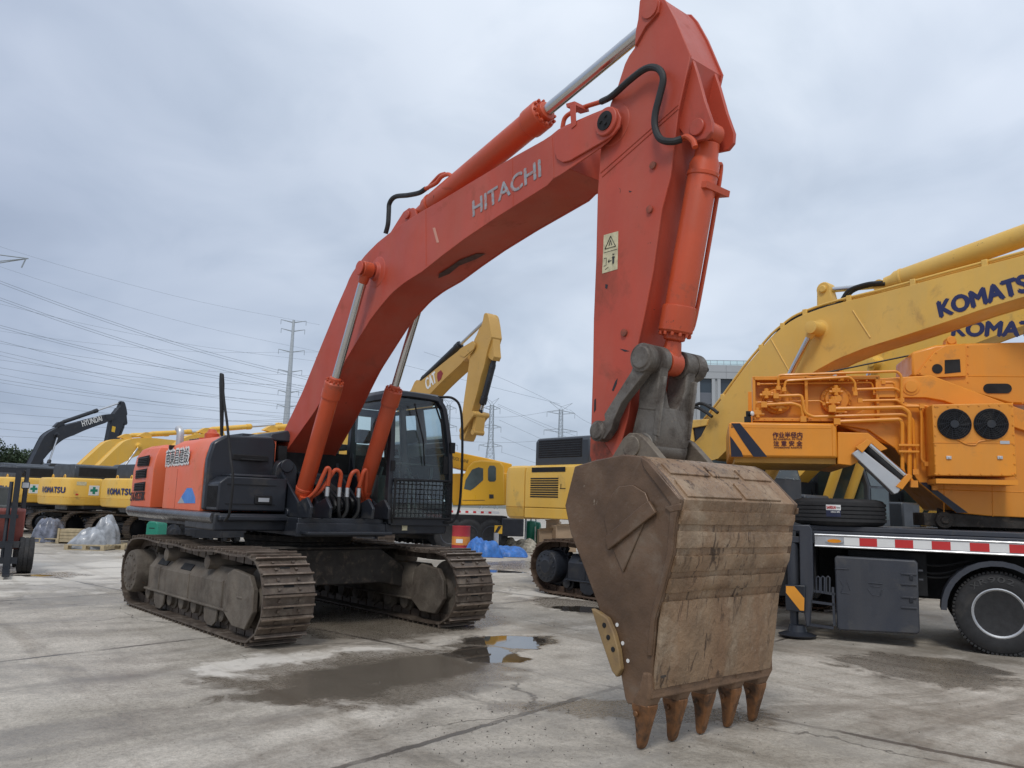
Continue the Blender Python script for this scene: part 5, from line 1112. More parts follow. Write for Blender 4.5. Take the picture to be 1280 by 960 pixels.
# rear outrigger: column, jack, foot, hazard board
b = MB(TM_)
q = [T(u, v, -.05) for u, v in ((985, 656), (1012, 656), (1015, 662), (1017, 738), (1014, 752), (1012, 783), (1008, 784), (1000, 735), (999, 664), (985, 663))]
b.prism(q, 'y', -.05, .12); b.build('outrigger_housing', GREYP, ct_, bevel=.012)
m_ = MB(TM_); a_ = T(991, 700, .05); m_.cyl((a_[0], .08, 1.28), (a_[0], .08, .35), .075, seg=20); m_.cyl((a_[0], .08, .35), (a_[0], .08, .12), .055, seg=16); m_.box(a_[0]-.1, a_[0]+.1, .0, .16, 1.22, 1.3); m_.build('outrigger_jack', GREYP, ct_, bevel=.006)
m_ = MB(TM_); a_ = T(996, 790, -.05); m_.lathe([(.22, .02), (.24, .04), (.12, .08), (.10, .16)], (a_[0], .0, 0), (0, 0, 1), 28); m_.build('outrigger_foot', BLACKP, ct_)
m_ = MB(TM_); q = [T(u, v, -.12) for u, v in ((981, 731), (1007, 732), (1006, 766), (982, 763))]; m_.prism(q, 'y', -.12, -.05); hb = m_.build('hazard_board', BLACKP, ct_, bevel=.01)
m_ = MB(TM_); q = [T(u, v, -.125) for u, v in ((982.5, 732.5), (993, 733), (1005.5, 748), (1005, 763.5), (1000, 763), (982.5, 741))]; m_.prism(q, 'y', -.125, -.119); m_.build('orange_stripe', mat('hazard_orange', (.78, .32, .03), .45), hb)
m_ = MB(TM_)
for u in (1020.5, 1026.5, 1033): 
    P = [T(u_, v_, .0) for u_, v_ in ((u, 741), (u, 722), (u+2, 720.5), (u+4, 722), (u+4, 741))]; m_.tube([(x, .0, z) for x, z in P], .012, 6)
for (a__, c__) in (((1014, 738), (1044, 743)), ((1014, 752), (1044, 756)), ((1041, 734), (1043, 782)), ((1012, 781), (1042, 785))):
    A0, A1 = T(*a__), T(*c__); m_.tube([(A0[0], .02, A0[1]), (A1[0], .02, A1[1])], .02, 4, rect=(.05, .03))
m_.build('hose_bracket', GREYP, ct_)
# storage cover
cq = [T(u, v, -.02) for u, v in ((1043, 697), (1046, 695), (1144, 700.5), (1147, 704), (1150, 790), (1147, 793), (1049, 788), (1046, 784))]
m_ = MB(TM_); m_.prism(cq, 'y', -.02, .55); sc_ = m_.build('storage_box', GREYP, ct_, bevel=.02)
m_ = MB(TM_)
for v in (716, 729, 745, 758): 
    A0, A1 = T(1126, v, -.03), T(1146, v+1, -.03); m_.box(A0[0], A1[0], -.035, -.02, A0[1]-.02, A0[1])
A0, A1 = T(1043.5, 710, -.03), T(1061, 712, -.03); m_.box(A0[0], A1[0], -.03, -.02, A0[1]-.012, A0[1])
E1 = [T(u, v, -.03) for u, v in ((1085, 728), (1103, 728.5))]; m_.box(E1[0][0], E1[1][0], -.03, -.02, E1[0][1]-.012, E1[0][1])
for seg_ in (((1085, 736), (1090, 744)), ((1090, 744), (1100, 744.5)), ((1100, 744.5), (1103, 736.5)), ((1088, 733), (1100, 733.5)), ((1050, 725), (1054, 733)), ((1054, 733), (1051, 741)), ((1051, 741), (1062, 742)), ((1058.5, 726), (1062.5, 738))):
    A0, A1 = T(*seg_[0], -.024), T(*seg_[1], -.024); m_.tube([(A0[0], -.022, A0[1]), (A1[0], -.022, A1[1])], .006, 4)
m_.build('pressed_rib', GREYP, sc_, bevel=.003)
m_ = MB(TM_); A0 = T(1148, 712, .0); m_.box(A0[0], A0[0]+.05, .0, .04, A0[1]-.02, A0[1]); m_.box(A0[0], A0[0]+.05, .0, .04, A0[1]-.13, A0[1]-.11); m_.build('box_hinge', GREYP, sc_)
m_ = MB(TM_)
for v in (722, 750):
    A0 = T(1140, v, -.02); m_.box(A0[0]-.03, A0[0]+.012, -.036, -.02, A0[1]-.03, A0[1]+.03)
m_.build('box_latch', BLACKP, sc_, bevel=.004)
m_ = MB(TM_); x0_, x1_ = T(1150, 700)[0], T(1180, 700)[0]
for k, (za_, zb3) in enumerate(((1.12, 1.05), (1.06, .95), (.98, .9))):
    m_.tube(smooth_line([(x0_-.6, .35+.03*k, za_), ((x0_+x1_)/2, .3, zb3-.05), (x1_+.3, .32, za_-.04)]), .014, 6)
m_.build('air_hose', HOSE, ct_)
# wheels
def wheel(parent, M, x, y, z, r, wdt, face=-1, rim=SILVER, name='wheel', txt=None, w2=None):
    b = MB(M); wv = wdt/2
    b.lathe([(r*.56, -wv*.9), (r*.62, -wv), (r*.80, -wv*1.03), (r*.93, -wv*.92), (r*.985, -wv*.78), (r, -wv*.5), (r, -wv*.33), (r*.975, -wv*.31), (r*.975, -wv*.25), (r, -wv*.23), (r, wv*.23), (r*.975, wv*.25), (r*.975, wv*.31), (r, wv*.33), (r, wv*.5), (r*.985, wv*.78), (r*.93, wv*.92), (r*.8, wv*1.03), (r*.62, wv), (r*.56, wv*.9)], (x, y, z), (0, face, 0), 56)
    t = b.build('wheel', RUBBER, parent, smooth=50)
    m_ = MB(M)
    for k in range(64):
        a = 2*math.pi*k/64
        for s in (-1, 1): m_.obox((x+r*.985*math.cos(a), y+s*wv*.66, z+r*.985*math.sin(a)), (.03, wv*.5, .025), (-math.sin(a), 0, math.cos(a)), (math.cos(a), 0, math.sin(a)))
    m_.build('tread_block', RUBBER, t)
    m_ = MB(M); m_.lathe([(r*.575, wv*.86), (r*.60, wv*.98), (r*.575, wv*1.0), (r*.54, wv*.9), (r*.50, wv*.1), (r*.30, wv*.05), (r*.28, wv*.4), (r*.12, wv*.7), (0.01, wv*.7)], (x, y, z), (0, face, 0), 40)
    bolts(m_, (x, y+face*wv*.08, z), r*.4, 10, .02, .04, (0, face, 0)); m_.build('rim', rim, t)
    return t
wc = T(1250, 779, .06)
wx = wc[0]; wz = .49
cwh = wheel(ct_, TM_, wx, .20, wz, .49, .30)
# raised letters on the sidewall, following the tyre
for k, ch in enumerate('XR902'):
    a_ = R(128-k*14.5); rr_ = .395
    cpt = Vector((wx+rr_*math.cos(a_), .045, wz+rr_*math.sin(a_))); X_ = Vector((math.sin(a_), 0, -math.cos(a_))); U_ = Vector((math.cos(a_), 0, math.sin(a_)))
    lettering(ch, cpt-X_*.04-U_*.03, cpt+X_*.04-U_*.03, .065, mat('raised_rubber', (.055, .055, .055), .6), cwh, M=TM_, up=U_, bold=.02)
wheel(ct_, TM_, wx+1.35, .20, wz, .49, .30); wheel(ct_, TM_, wx, 2.2, wz, .49, .30, face=1); wheel(ct_, TM_, wx+1.35, 2.2, wz, .49, .30, face=1)
m_ = MB(TM_)
ar_ = [(wx+.62*math.cos(R(a)), wz+.62*math.sin(R(a))) for a in range(0, 181, 12)]
m_.loft([[(x, -.02, z), (x, .42, z), (wx+(x-wx)*.96, .42, wz+(z-wz)*.96), (wx+(x-wx)*.96, .0, wz+(z-wz)*.96), (wx+(x-wx)*.90, .0, wz+(z-wz)*.90), (wx+(x-wx)*.90, -.02, wz+(z-wz)*.90)] for x, z in ar_]); m_.build('mudguard', GREYP, ct_)
# matt black boxes added as the shadow under the carrier
m_ = MB(TM_); m_.box(.6, wx-.75, .25, .75, .62, 1.15); m_.box(wx-.2, wx+.2, .35, 2.1, .45, .65); m_.build('underbody_shadow_box', BLACKM, ct_)

# upper works of the crane, slewed towards the rear
SP = at_depth(980, 580, 10.9); SF = Frame(SP, AR-R(14)); SM_ = SF.M; Q = SF.xz
def poly(name, pts, y0, y1, mt, par, bev=.008, fr=SF, yref=None):
    m_ = MB(fr.M); m_.prism([fr.xz(u, v, y0 if yref is None else yref) for u, v in pts], 'y', y0, y1); return m_.build(name, mt, par, bevel=bev)
cwt = [(911, 530), (913, 527.5), (1042, 529), (1046, 531), (1047.5, 573), (1044, 572.5), (914, 571), (912, 568)]
cw_ = poly('counterweight', cwt, 0, 2.1, CRANEO, ct_, .03)
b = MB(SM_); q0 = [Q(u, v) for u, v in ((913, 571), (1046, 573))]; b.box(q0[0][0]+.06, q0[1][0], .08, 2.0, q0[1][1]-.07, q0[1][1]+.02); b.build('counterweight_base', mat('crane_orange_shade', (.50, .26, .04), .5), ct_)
HB = mat('hazard_black', (.012, .014, .03), .35)
poly('hazard_stripe', [(914, 529), (925, 529), (959, 571), (942, 571), (928, 551)], -.006, .0, HB, cw_, 0)
poly('hazard_stripe', [(912.5, 545), (916, 549), (927, 565), (929, 571), (914, 571)], -.006, .0, HB, cw_, 0)
def sl(txt, p, q, hpx_, mt, par, bold=.0, y=-.004):
    a, c = Q(*p, y), Q(*q, y); h = Q(p[0], p[1]-hpx_, y)[1]-a[1]; return lettering(txt, (a[0], y, a[1]), (c[0], y, c[1]), h, mt, par, M=SM_, bold=bold)
sl('作业半径内', (966, 547), (1003, 547), 6.8, INKR, cw_, .02)
sl('BE CAREFUL IN THE', (967, 549.8), (1002.5, 549.8), 1.9, INKR, cw_, .03)
sl('注 意 安 全', (967, 557.3), (1003, 557.3), 6.3, INKR, cw_, .02)
sl('WORKING RADIUS', (967.5, 560.3), (1002.5, 560.3), 1.9, INKR, cw_, .03)
m_ = MB(SM_); a_ = Q(935, 522, .1); m_.cyl((a_[0], .1, a_[1]+.01), (a_[0], .1, a_[1]+.09), .028, seg=14); m_.box(a_[0]-.05, a_[0]+.04, .05, .15, a_[1]-.07, a_[1]+.01); m_.cyl((a_[0]+.02, .1, a_[1]+.05), (a_[0]+.05, .04, a_[1]+.05), .035, seg=14); m_.build('work_lamp', BLACKM, cw_)
m_ = MB(SM_); m_.lathe([(.034, 0), (.03, .02), (.01, .03)], (a_[0]+.05, .04, a_[1]+.05), (.8, -.6, 0), 14); m_.build('lamp_lens', WHITE, cw_)
# winch bay
wb = poly('winch_frame', [(941, 471), (1097, 473), (1097, 526), (941, 526)], .28, .32, CRANEO, ct_, .006)
m_ = MB(SM_)
for (pa, pb) in (((941, 470.5), (1100, 474)), ((941, 522), (1100, 527))): pbox(m_, pa, pb, .10, .32, SF)
for u in (942.5, 1008, 1097): x = Q(u, 500, .12)[0]; m_.box(x-.02, x+.02, .10, .30, Q(u, 526, .12)[1], Q(u, 471, .12)[1])
m_.box(Q(941, 500, .3)[0], Q(1097, 500, .3)[0], 1.7, 1.74, Q(941, 526, .3)[1], Q(941, 472, .3)[1]); m_.build('frame_flange', CRANEO, wb, bevel=.005)
for u in (971, 1045):
    c_ = Q(u, 500, .25); m_ = MB(SM_); m_.lathe([(.20, .0), (.20, .06), (.16, .08), (.15, .12), (.06, .13), (.05, .20), (.01, .20)], (c_[0], .28, c_[1]), (0, -1, 0), 32); bolts(m_, (c_[0], .22, c_[1]), .175, 16, .012, .03); m_.cyl((c_[0], .3, c_[1]), (c_[0], 1.7, c_[1]), .17, seg=24); m_.build('winch', CRANEO, ct_)
def spipe(pts, y, r=.018, nm='hydraulic_pipe', mt=CRANEO, par=None):
    m_ = MB(SM_); ys = y if isinstance(y, (list, tuple)) else [y]*len(pts)
    m_.tube([Vector((Q(u, v, yy)[0], yy, Q(u, v, yy)[1])) for (u, v), yy in zip(pts, ys)], r, 8)
    for (u, v), yy in ((pts[0], ys[0]), (pts[-1], ys[-1])):
        p_ = Vector((Q(u, v, yy)[0], yy, Q(u, v, yy)[1])); m_.obox(p_, (r*3.2, r*3, r*3.2), (1, 0, 0), (0, 0, 1))
    return m_.build(nm, mt, par or ct_)
def cor(pts, n=4, rr=4):     # rounded corners for the pixel polylines
    o = [pts[0]]
    for i in range(1, len(pts)-1):
        a, b_, c = Vector(pts[i-1]), Vector(pts[i]), Vector(pts[i+1]); d1 = (a-b_); d2 = (c-b_); r1 = min(rr, d1.length*.45, d2.length*.45); p1 = b_+d1.normalized()*r1; p2 = b_+d2.normalized()*r1
        for k in range(n+1): t_ = k/n; o.append(tuple(p1*(1-t_)**2+b_*2*t_*(1-t_)+p2*t_*t_))
    return o+[pts[-1]]
spipe(cor([(973, 485), (973, 469), (1121, 464), (1127, 470), (1127, 505), (1132, 508), (1152, 508)]), .04, .018)
spipe(cor([(980, 487), (982, 476), (1062, 471), (1069, 478), (1069, 492)]), .02, .017)
spipe(cor([(1068, 487), (1118, 485), (1127, 490), (1127, 500)]), .06, .018)
spipe(cor([(1075, 501), (1122, 500), (1130, 508), (1150, 508), (1152, 520), (1152, 575), (1158, 580)]), .05, .018)
spipe(cor([(1040, 511), (1128, 509), (1137, 516), (1137, 598), (1142, 605)]), .0, .028)
spipe(cor([(955, 506), (990, 504), (1002, 508), (1004, 524)]), .05, .024)
spipe(cor([(970, 495), (1002, 494), (1006, 516), (1016, 521), (1128, 518), (1141, 524), (1144, 590)]), .03, .022)
spipe(cor([(1046, 527), (1125, 524), (1128, 530), (1128, 588), (1133, 598)]), .02, .026)
spipe(cor([(1130, 506), (1160, 508), (1166, 514), (1168, 610)]), .08, .018)
spipe(cor([(945, 503), (1025, 501), (1030, 505)]), .12, .012); spipe(cor([(948, 480), (1090, 478), (1093, 492)]), .14, .012); spipe(cor([(1104, 478), (1118, 478), (1121, 500)]), .1, .015)
for (u, v) in ((972, 490), (1045, 488), (958, 492), (1041, 502), (975, 508), (1050, 514), (1052, 470), (947, 516)):
    c_ = Q(u, v, .1); m_ = MB(SM_); m_.cyl((c_[0], .1, c_[1]-.07), (c_[0], .1, c_[1]+.07), .032, seg=10); m_.obox((c_[0], .12, c_[1]), (.11, .10, .06), (1, 0, 0), (0, 0, 1)); m_.cyl((c_[0]-.09, .1, c_[1]-.02), (c_[0]+.09, .1, c_[1]-.02), .022, seg=10); m_.build('valve_block', CRANEO, ct_, bevel=.004)
for v in (555, 563):
    m_ = MB(SM_); A0, A1 = Q(1123, v, -.03), Q(1149, v+3, -.03); m_.box(A0[0], A1[0], -.05, -.01, A1[1], A0[1]); m_.build('pipe_clamp', CRANEO, ct_, bevel=.004)
# turntable side plates, boom, lower body
poly('turntable_side', [(1097, 473), (1163, 469), (1255, 505), (1300, 525), (1300, 648), (1236, 645), (1196, 641), (1150, 605), (1118, 560), (1085, 537), (1048, 531), (1048, 526), (1097, 526)], .16, .22, CRANEO, ct_, .01)
poly('turntable_beam', [(1097, 474), (1164, 469), (1300, 520), (1300, 545), (1276, 537), (1180, 501), (1157, 497), (1097, 497)], .10, .17, CRANEO, ct_, .01)
poly('turntable_body', [(1048, 531), (1097, 500), (1300, 520), (1300, 640), (1196, 638), (1120, 560)], .22, 1.9, CRANEO, ct_, .02)
poly('lower_gusset', [(1047, 540), (1085, 541), (1110, 561), (1090, 568), (1064, 582), (1047, 580)], .02, 1.9, CRANEO, ct_, .01)
c_ = Q(1139, 483, .08); m_ = MB(SM_); m_.lathe([(.12, 0), (.115, .03), (.08, .035), (.075, .05), (.03, .052)], (c_[0], .12, c_[1]), (0, -1, 0), 32); m_.build('pivot_boss', CRANEO, ct_)
bm1 = poly('crane_boom', [(1140, 458), (1140, 440), (1170, 431), (1206, 429), (1300, 427), (1420, 424), (1420, 506), (1300, 506), (1262, 505), (1140, 470)], .34, 1.35, CRANEO, ct_, .03)
poly('boom_cover', [(1146, 468), (1168, 440), (1182, 431.5), (1207, 430), (1208, 470), (1168, 472)], .30, .34, CRANEO, bm1, .006)
poly('boom_slot', [(1181, 450), (1200, 449), (1201, 465), (1181, 467)], .294, .306, BLACKM, bm1, 0)
m_ = MB(SM_); c_ = Q(1171.5, 461, .3); m_.lathe([(.066, .0), (.066, .01)], (c_[0], .30, c_[1]), (0, -1, 0), 24); m_.build('boom_hole', BLACKM, bm1)
m_ = MB(SM_); q_ = circ(Q(1258, 485.5, .33), .065, 10, -90, 90); c0_ = Q(1236, 485.5, .33); q_ = circ(c0_, .065, 8, 90, 270)+q_; m_.prism(q_, 'y', .328, .342); m_.build('boom_slot', BLACKM, bm1)
m_ = MB(SM_); c_ = Q(1187, 427, .5); m_.cyl((c_[0], .4, c_[1]), (c_[0], .6, c_[1]), .06, seg=16); m_.box(c_[0]-.07, c_[0]+.07, .42, .58, c_[1]-.1, c_[1]); m_.build('boom_lug', CRANEO, bm1, bevel=.01)
m_ = MB(SM_)
for y in (.62, .72): m_.tube([(Q(1012, 470, y)[0], y, Q(1012, 470, y)[1]), (Q(1168, 438, y)[0], y, Q(1168, 438, y)[1])], .012, 6)
m_.build('winch_rope', HOSE, ct_)
# radiator unit with two fans
rd = poly('oil_cooler', [(1165, 505.5), (1266.5, 503.5), (1272, 595.5), (1169, 594.5)], -.28, .16, CRANEO, ct_, .012)
rpanel = Q(1166, 553, -.285), Q(1270, 552, -.285)
m_ = MB(SM_); m_.box(rpanel[0][0], rpanel[1][0], -.286, -.279, rpanel[0][1]-.006, rpanel[0][1]); m_.box(rpanel[0][0]+.02, rpanel[1][0], -.27, .16, rpanel[0][1]-.52, rpanel[0][1]-.46); m_.build('panel_lip', CRANEO, rd)
for u, v in ((1193, 530), (1239, 530)):
    c_ = Q(u, v, -.3); m_ = MB(SM_); m_.lathe([(.01, .035), (.05, .035), (.055, .02)], (c_[0], -.28, c_[1]), (0, -1, 0), 20)
    for r_ in (.075, .1, .125, .15, .175, .195):
        m_.tube([(c_[0]+r_*math.cos(a), -.31, c_[1]+r_*math.sin(a)) for a in np.linspace(0, 2*math.pi, 25)[:-1]], .0035, 4, closed=True)
    for k in range(14): a = 2*math.pi*k/14; m_.tube([(c_[0]+.05*math.cos(a), -.312, c_[1]+.05*math.sin(a)), (c_[0]+.195*math.cos(a+.5), -.312, c_[1]+.195*math.sin(a+.5))], .0035, 4)
    fg = m_.build('fan_grille', BLACKP, rd)
    m_ = MB(SM_); m_.lathe([(.197, .0), (.197, .012), (.185, .022), (.18, .004), (.01, .003)], (c_[0], -.28, c_[1]), (0, -1, 0), 32)
    for k in range(9):
        a = 2*math.pi*k/9; m_.obox((c_[0]+.11*math.cos(a), -.29, c_[1]+.11*math.sin(a)), (.12, .006, .05), (math.cos(a), 0, math.sin(a)), (-math.sin(a), .3, math.cos(a)))
    m_.build('fan', BLACKM, rd)
m_ = MB(SM_); P = smooth_line([Vector((Q(u, v, -.29)[0], -.29, Q(u, v, -.29)[1])) for u, v in ((1196, 549), (1208, 555), (1219, 556), (1224, 552), (1240, 549))]); m_.tube(P, .007, 6); m_.build('fan_cable', CRANEO, rd)
m_ = MB(SM_); A0, A1 = Q(1250, 551, -.285), Q(1262, 555, -.285); m_.box(A0[0], A1[0], -.287, -.279, A1[1], A0[1]); m_.build('rating_plate', SILVER, rd)
def bolt_row(p, q, n, y, par, r=.011, fr=SF):
    m_ = MB(fr.M)
    for k in range(n): u = p[0]+(q[0]-p[0])*k/(n-1); v = p[1]+(q[1]-p[1])*k/(n-1); c_ = fr.xz(u, v, y); m_.cyl((c_[0], y+.002, c_[1]), (c_[0], y-.010, c_[1]), r, seg=6)
    m_.build('bolt_row', CRANEO if fr is SF else GREYP, par)
for p_, q_, n_ in (((1169, 508), (1169, 592), 8), ((1265, 507), (1269, 592), 8), ((1172, 508), (1262, 506), 8), ((1174, 592), (1266, 593), 8)): bolt_row(p_, q_, n_, -.28, rd)
for p_, q_, n_ in (((1150, 466), (1170, 441), 4), ((1210, 433), (1210, 500), 7), ((1215, 503), (1278, 504), 6)): bolt_row(p_, q_, n_, .30 if p_[0] < 1200 else .34, bm1)
bolt_row((944, 474), (1095, 476), 14, .10, wb, .009); bolt_row((944, 523.5), (1095, 524), 14, .10, wb, .009)
for p_, q_ in (((1040, 531), (1041, 571)), ((914, 534), (1040, 535.5))):
    a_, c_ = Q(*p_, -.002), Q(*q_, -.002); m_ = MB(SM_); m_.tube([(a_[0], -.001, a_[1]), (c_[0], -.001, c_[1])], .004, 4); m_.build('weld_seam', CRANEO, cw_)
for p_, q_ in (((1180, 600), (1180, 640)), ((1240, 600), (1241, 646)), ((1172, 612), (1300, 616)), ((1210, 470), (1300, 471))):
    y_ = .16 if p_[1] > 500 else .34; a_, c_ = Q(*p_, y_), Q(*q_, y_); m_ = MB(SM_); m_.tube([(a_[0], y_, a_[1]), (c_[0], y_, c_[1])], .006, 4); m_.build('weld_seam', CRANEO, bm1)
for u, v in ((1186, 572), (1250, 572)):
    a_ = Q(u, v, -.285); m_ = MB(SM_); m_.box(a_[0]-.03, a_[0]+.03, -.295, -.279, a_[1]-.02, a_[1]+.02); m_.box(a_[0]-.01, a_[0]+.01, -.303, -.294, a_[1]-.015, a_[1]+.015); m_.build('latch', SILVER, rd, bevel=.003)
# silver box on the slope, black jib rod, hazard trim
sb = poly('silver_toolbox', [(1065, 567), (1075, 560), (1131, 604), (1123, 616), (1118, 618)], -.10, .1, SILVER, ct_, .01)
poly('toolbox_bracket', [(1070, 559), (1084, 549), (1090, 552), (1078, 566)], -.12, .0, CRANEO, ct_, .005)
poly('toolbox_bracket', [(1120, 608), (1135, 592), (1141, 595), (1128, 612)], -.12, .0, CRANEO, ct_, .005)
m_ = MB(SM_); A0, A1 = Q(1087, 556, -.02), Q(1131, 594, -.02); m_.tube([(A0[0], -.02, A0[1]), (A1[0], -.02, A1[1])], .035, 12); m_.build('jib_rod', CHROME, ct_)
m_ = MB(SM_); A0, A1 = Q(1083, 560, -.0), Q(1128, 600, -.0); m_.tube([(A0[0], .0, A0[1]), (A1[0], .0, A1[1])], .05, 12); m_.build('jib_rod_sleeve', BLACKM, ct_)
poly('hazard_stripe', [(1150, 603), (1158, 603), (1210, 641), (1196, 641)], .15, .16, HB, ct_, 0)
m_ = MB(SM_); c_ = Q(1160, 600, .3); m_.cyl((c_[0]+.9, 1.0, zd0+.12), (c_[0]+.9, 1.0, Q(1200, 640, .3)[1]+.2), .62, seg=40); bolts(m_, (c_[0]+.9, 1.0, zd0+.14), .66, 30, .02, .04, (0, 0, 1)); m_.build('slewing_ring', CARB, ct_)
m_ = MB(SM_); A0, A1 = Q(1165, 641, .2), Q(1300, 662, .2); m_.box(A0[0]-.1, A1[0], .2, .8, A1[1], A0[1]); m_.lathe([(.11, 0), (.11, .04), (.05, .05), (.05, .07), (.01, .07)], ((Q(1180, 650, .2)[0]), .2, Q(1180, 650, .2)[1]), (0, -1, 0), 20); m_.build('slew_motor_cover', CARB, ct_, bevel=.02)
# spare tyre lying on the deck: a thing of its own
sp_c = at_depth(1048, 640, 11.1); stz = zd0+.12
MT = Matrix.Translation((sp_c.x, sp_c.y, 0)) @ Matrix.Rotation(AR-R(8), 4, 'Z')
m_ = MB(MT); r_, h_ = .60, .36
prof = [(r_*.56, .02), (r_*.8, .0), (r_*.93, .02), (r_*.97, .05)]
for k in range(5):
    z0_ = .05+(h_-.1)*k/5; z1_ = .05+(h_-.1)*(k+1)/5; prof += [(r_, z0_+.008), (r_, z1_-.008), (r_*.975, z1_-.004), (r_*.975, z1_+.004)]
prof += [(r_*.97, h_-.05), (r_*.93, h_-.02), (r_*.8, h_), (r_*.56, h_-.02)]
m_.lathe([(a, z+stz) for a, z in prof], (0, 0, 0), (0, 0, 1), 56); sty = m_.build('spare_tyre', RUBBER, None, smooth=50)
tag(sty, 'black spare tyre lying flat on the truck deck with a paper label', 'tyre')
def cyl_text(txt, a0_, a1_, z, h, mt, par):
    m_ = lettering(txt, (a0_*(r_+.006), 0, z), (a1_*(r_+.006), 0, z), h, mt, None, bold=.02)
    for v in m_.data.vertices: a = v.co.x/(r_+.006)-math.pi/2; rr_ = r_+.006-v.co.y; v.co.x, v.co.y = rr_*math.cos(a), rr_*math.sin(a)
    m_.data.transform(MT); m_.parent = par; m_.name = 'label_text'; return m_
for nm, mt, za, zb2, a0_, a1_ in (('white_label', WHITE, .205, .275, -.50, -.20), ('navy_label', mat('navy_label', (.02, .025, .06), .4), .12, .205, -.50, -.20)):
    m_ = MB(MT); P = [(math.sin(a)*(r_+.004), -math.cos(a)*(r_+.004)) for a in np.linspace(a0_, a1_, 7)]
    m_.add([(x, y, z+stz) for x, y in P for z in (za, zb2)], [(2*i, 2*i+2, 2*i+3, 2*i+1) for i in range(6)]); m_.build(nm, mt, sty)
cyl_text('SAFESUN', -.485, -.30, stz+.222, .036, RED, sty); cyl_text('Tyre', -.285, -.215, stz+.228, .02, INK, sty); cyl_text('12R22.5 18PR', -.40, -.22, stz+.172, .02, WHITE, sty)

# ================================================================== second crane truck, far behind the cab
BP = at_depth(600, 660, 27.6); BF = Frame(BP, AR+R(4)); BM_ = BF.M; W = BF.xz
bc_ = thing('crane_truck', 'distant yellow truck crane with its cab facing left, seen behind the drum and blue sheet', 'crane truck', BM_)
m_ = MB(BM_); A0, A1 = W(540, 643), W(634, 652); m_.box(-3.0, A1[0], .02, 2.4, A1[1]-.12, A0[1]); m_.box(-3.0, W(634, 650)[0], .6, 1.8, .5, 1.1); m_.build('chassis', BLACKM, bc_)
m_ = MB(BM_); m_.box(-3.0, W(624, 640)[0], -.02, .02, W(600, 642)[1], W(600, 638.5)[1]); st_ = m_.build('side_strip', WHITE, bc_)
for k in range(7): 
    m_ = MB(BM_); A0 = W(553+k*9.6, 640)[0]; m_.box(A0, A0+.10, -.026, -.02, W(600, 641.6)[1], W(600, 639)[1]); m_.build('red_reflective_patch', RED, st_)
for u in (559, 582, 611): 
    wheel(bc_, BM_, W(u, 668)[0]+.1, .1, .55, .55, .3, rim=GREYP); wheel(bc_, BM_, W(u, 668)[0]+.1, 1.9, .55, .55, .3, face=1, rim=GREYP)
def bpoly(name, pts, y0, y1, mt, par, bev=.02):
    m_ = MB(BM_); m_.prism([BF.xz(u, v, y0) for u, v in pts], 'y', y0, y1); return m_.build(name, mt, par, bevel=bev)
cbq = bpoly('crane_cab', [(576, 632), (576, 612), (578, 598), (585, 583), (592, 577), (602, 575), (625, 577), (630, 583), (631, 632)], .1, .95, CRANEY, bc_, .05)
bpoly('cab_window', [(580, 611), (582, 600), (590, 587), (598, 584), (604, 585.5), (604, 600), (594, 609), (588, 613)], .09, .10, TGLASS, cbq, 0)
bpoly('cab_window', [(610, 586), (612, 582), (618, 582), (620, 585), (620, 600), (618, 602), (612, 602), (610, 600)], .09, .10, TGLASS, cbq, 0)
bpoly('cab_badge', [(611.5, 618), (617, 618), (617, 623), (611.5, 623)], .085, .10, INK, cbq, 0)
bpoly('door_line', [(578, 625), (606, 625), (606, 625.6), (578, 625.6)], .092, .10, BLACKP, cbq, 0)
bmq = bpoly('crane_boom', [(480, 553), (520, 556), (562, 563), (610, 573), (640, 580), (640, 592), (590, 590), (560, 583), (520, 578), (480, 574)], 1.1, 1.9, CRANEY, bc_, .03)
m_ = MB(BM_); a_, c_ = W(563, 574, 1.1), W(585, 579, 1.1); 
lettering('TRUCK CRANE', (a_[0], 1.095, a_[1]), (c_[0], 1.095, c_[1]), .12, INK, bc_, M=BM_)
bpoly('superstructure', [(560, 592), (700, 590), (700, 632), (566, 632)], 1.0, 2.3, CRANEY, bc_, .03)
m_ = MB(BM_); a_ = W(620, 680, -.5); m_.cyl((a_[0], -.5, .05), (a_[0], -.5, W(620, 666, -.5)[1]), .09, seg=14); m_.box(a_[0]-.25, a_[0]+.25, -.75, -.25, .0, .05); m_.build('outrigger_leg', SILVER, bc_)
m_ = MB(BM_); A0, A1 = W(618, 667, -.55), W(628, 657, -.55); m_.box(A0[0], A1[0], -.55, -.50, A0[1], A1[1]); hz = m_.build('hazard_board', mat('hazard_yellow', (.75, .42, .03), .45), bc_)
bpoly('black_stripe', [(618, 666), (622, 666), (627, 657.5), (623, 657.5)], -.556, -.55, INK, hz, 0)
m_ = MB(BM_); m_.box(A1[0], A1[0]+.75, -.2, 1.0, .55, 1.15); m_.build('rear_bumper_box', BLACKP, bc_, bevel=.03)

# ================================================================== yard things
def at_ground(u, v): return ground(u, v)
def grp(o, M): return o
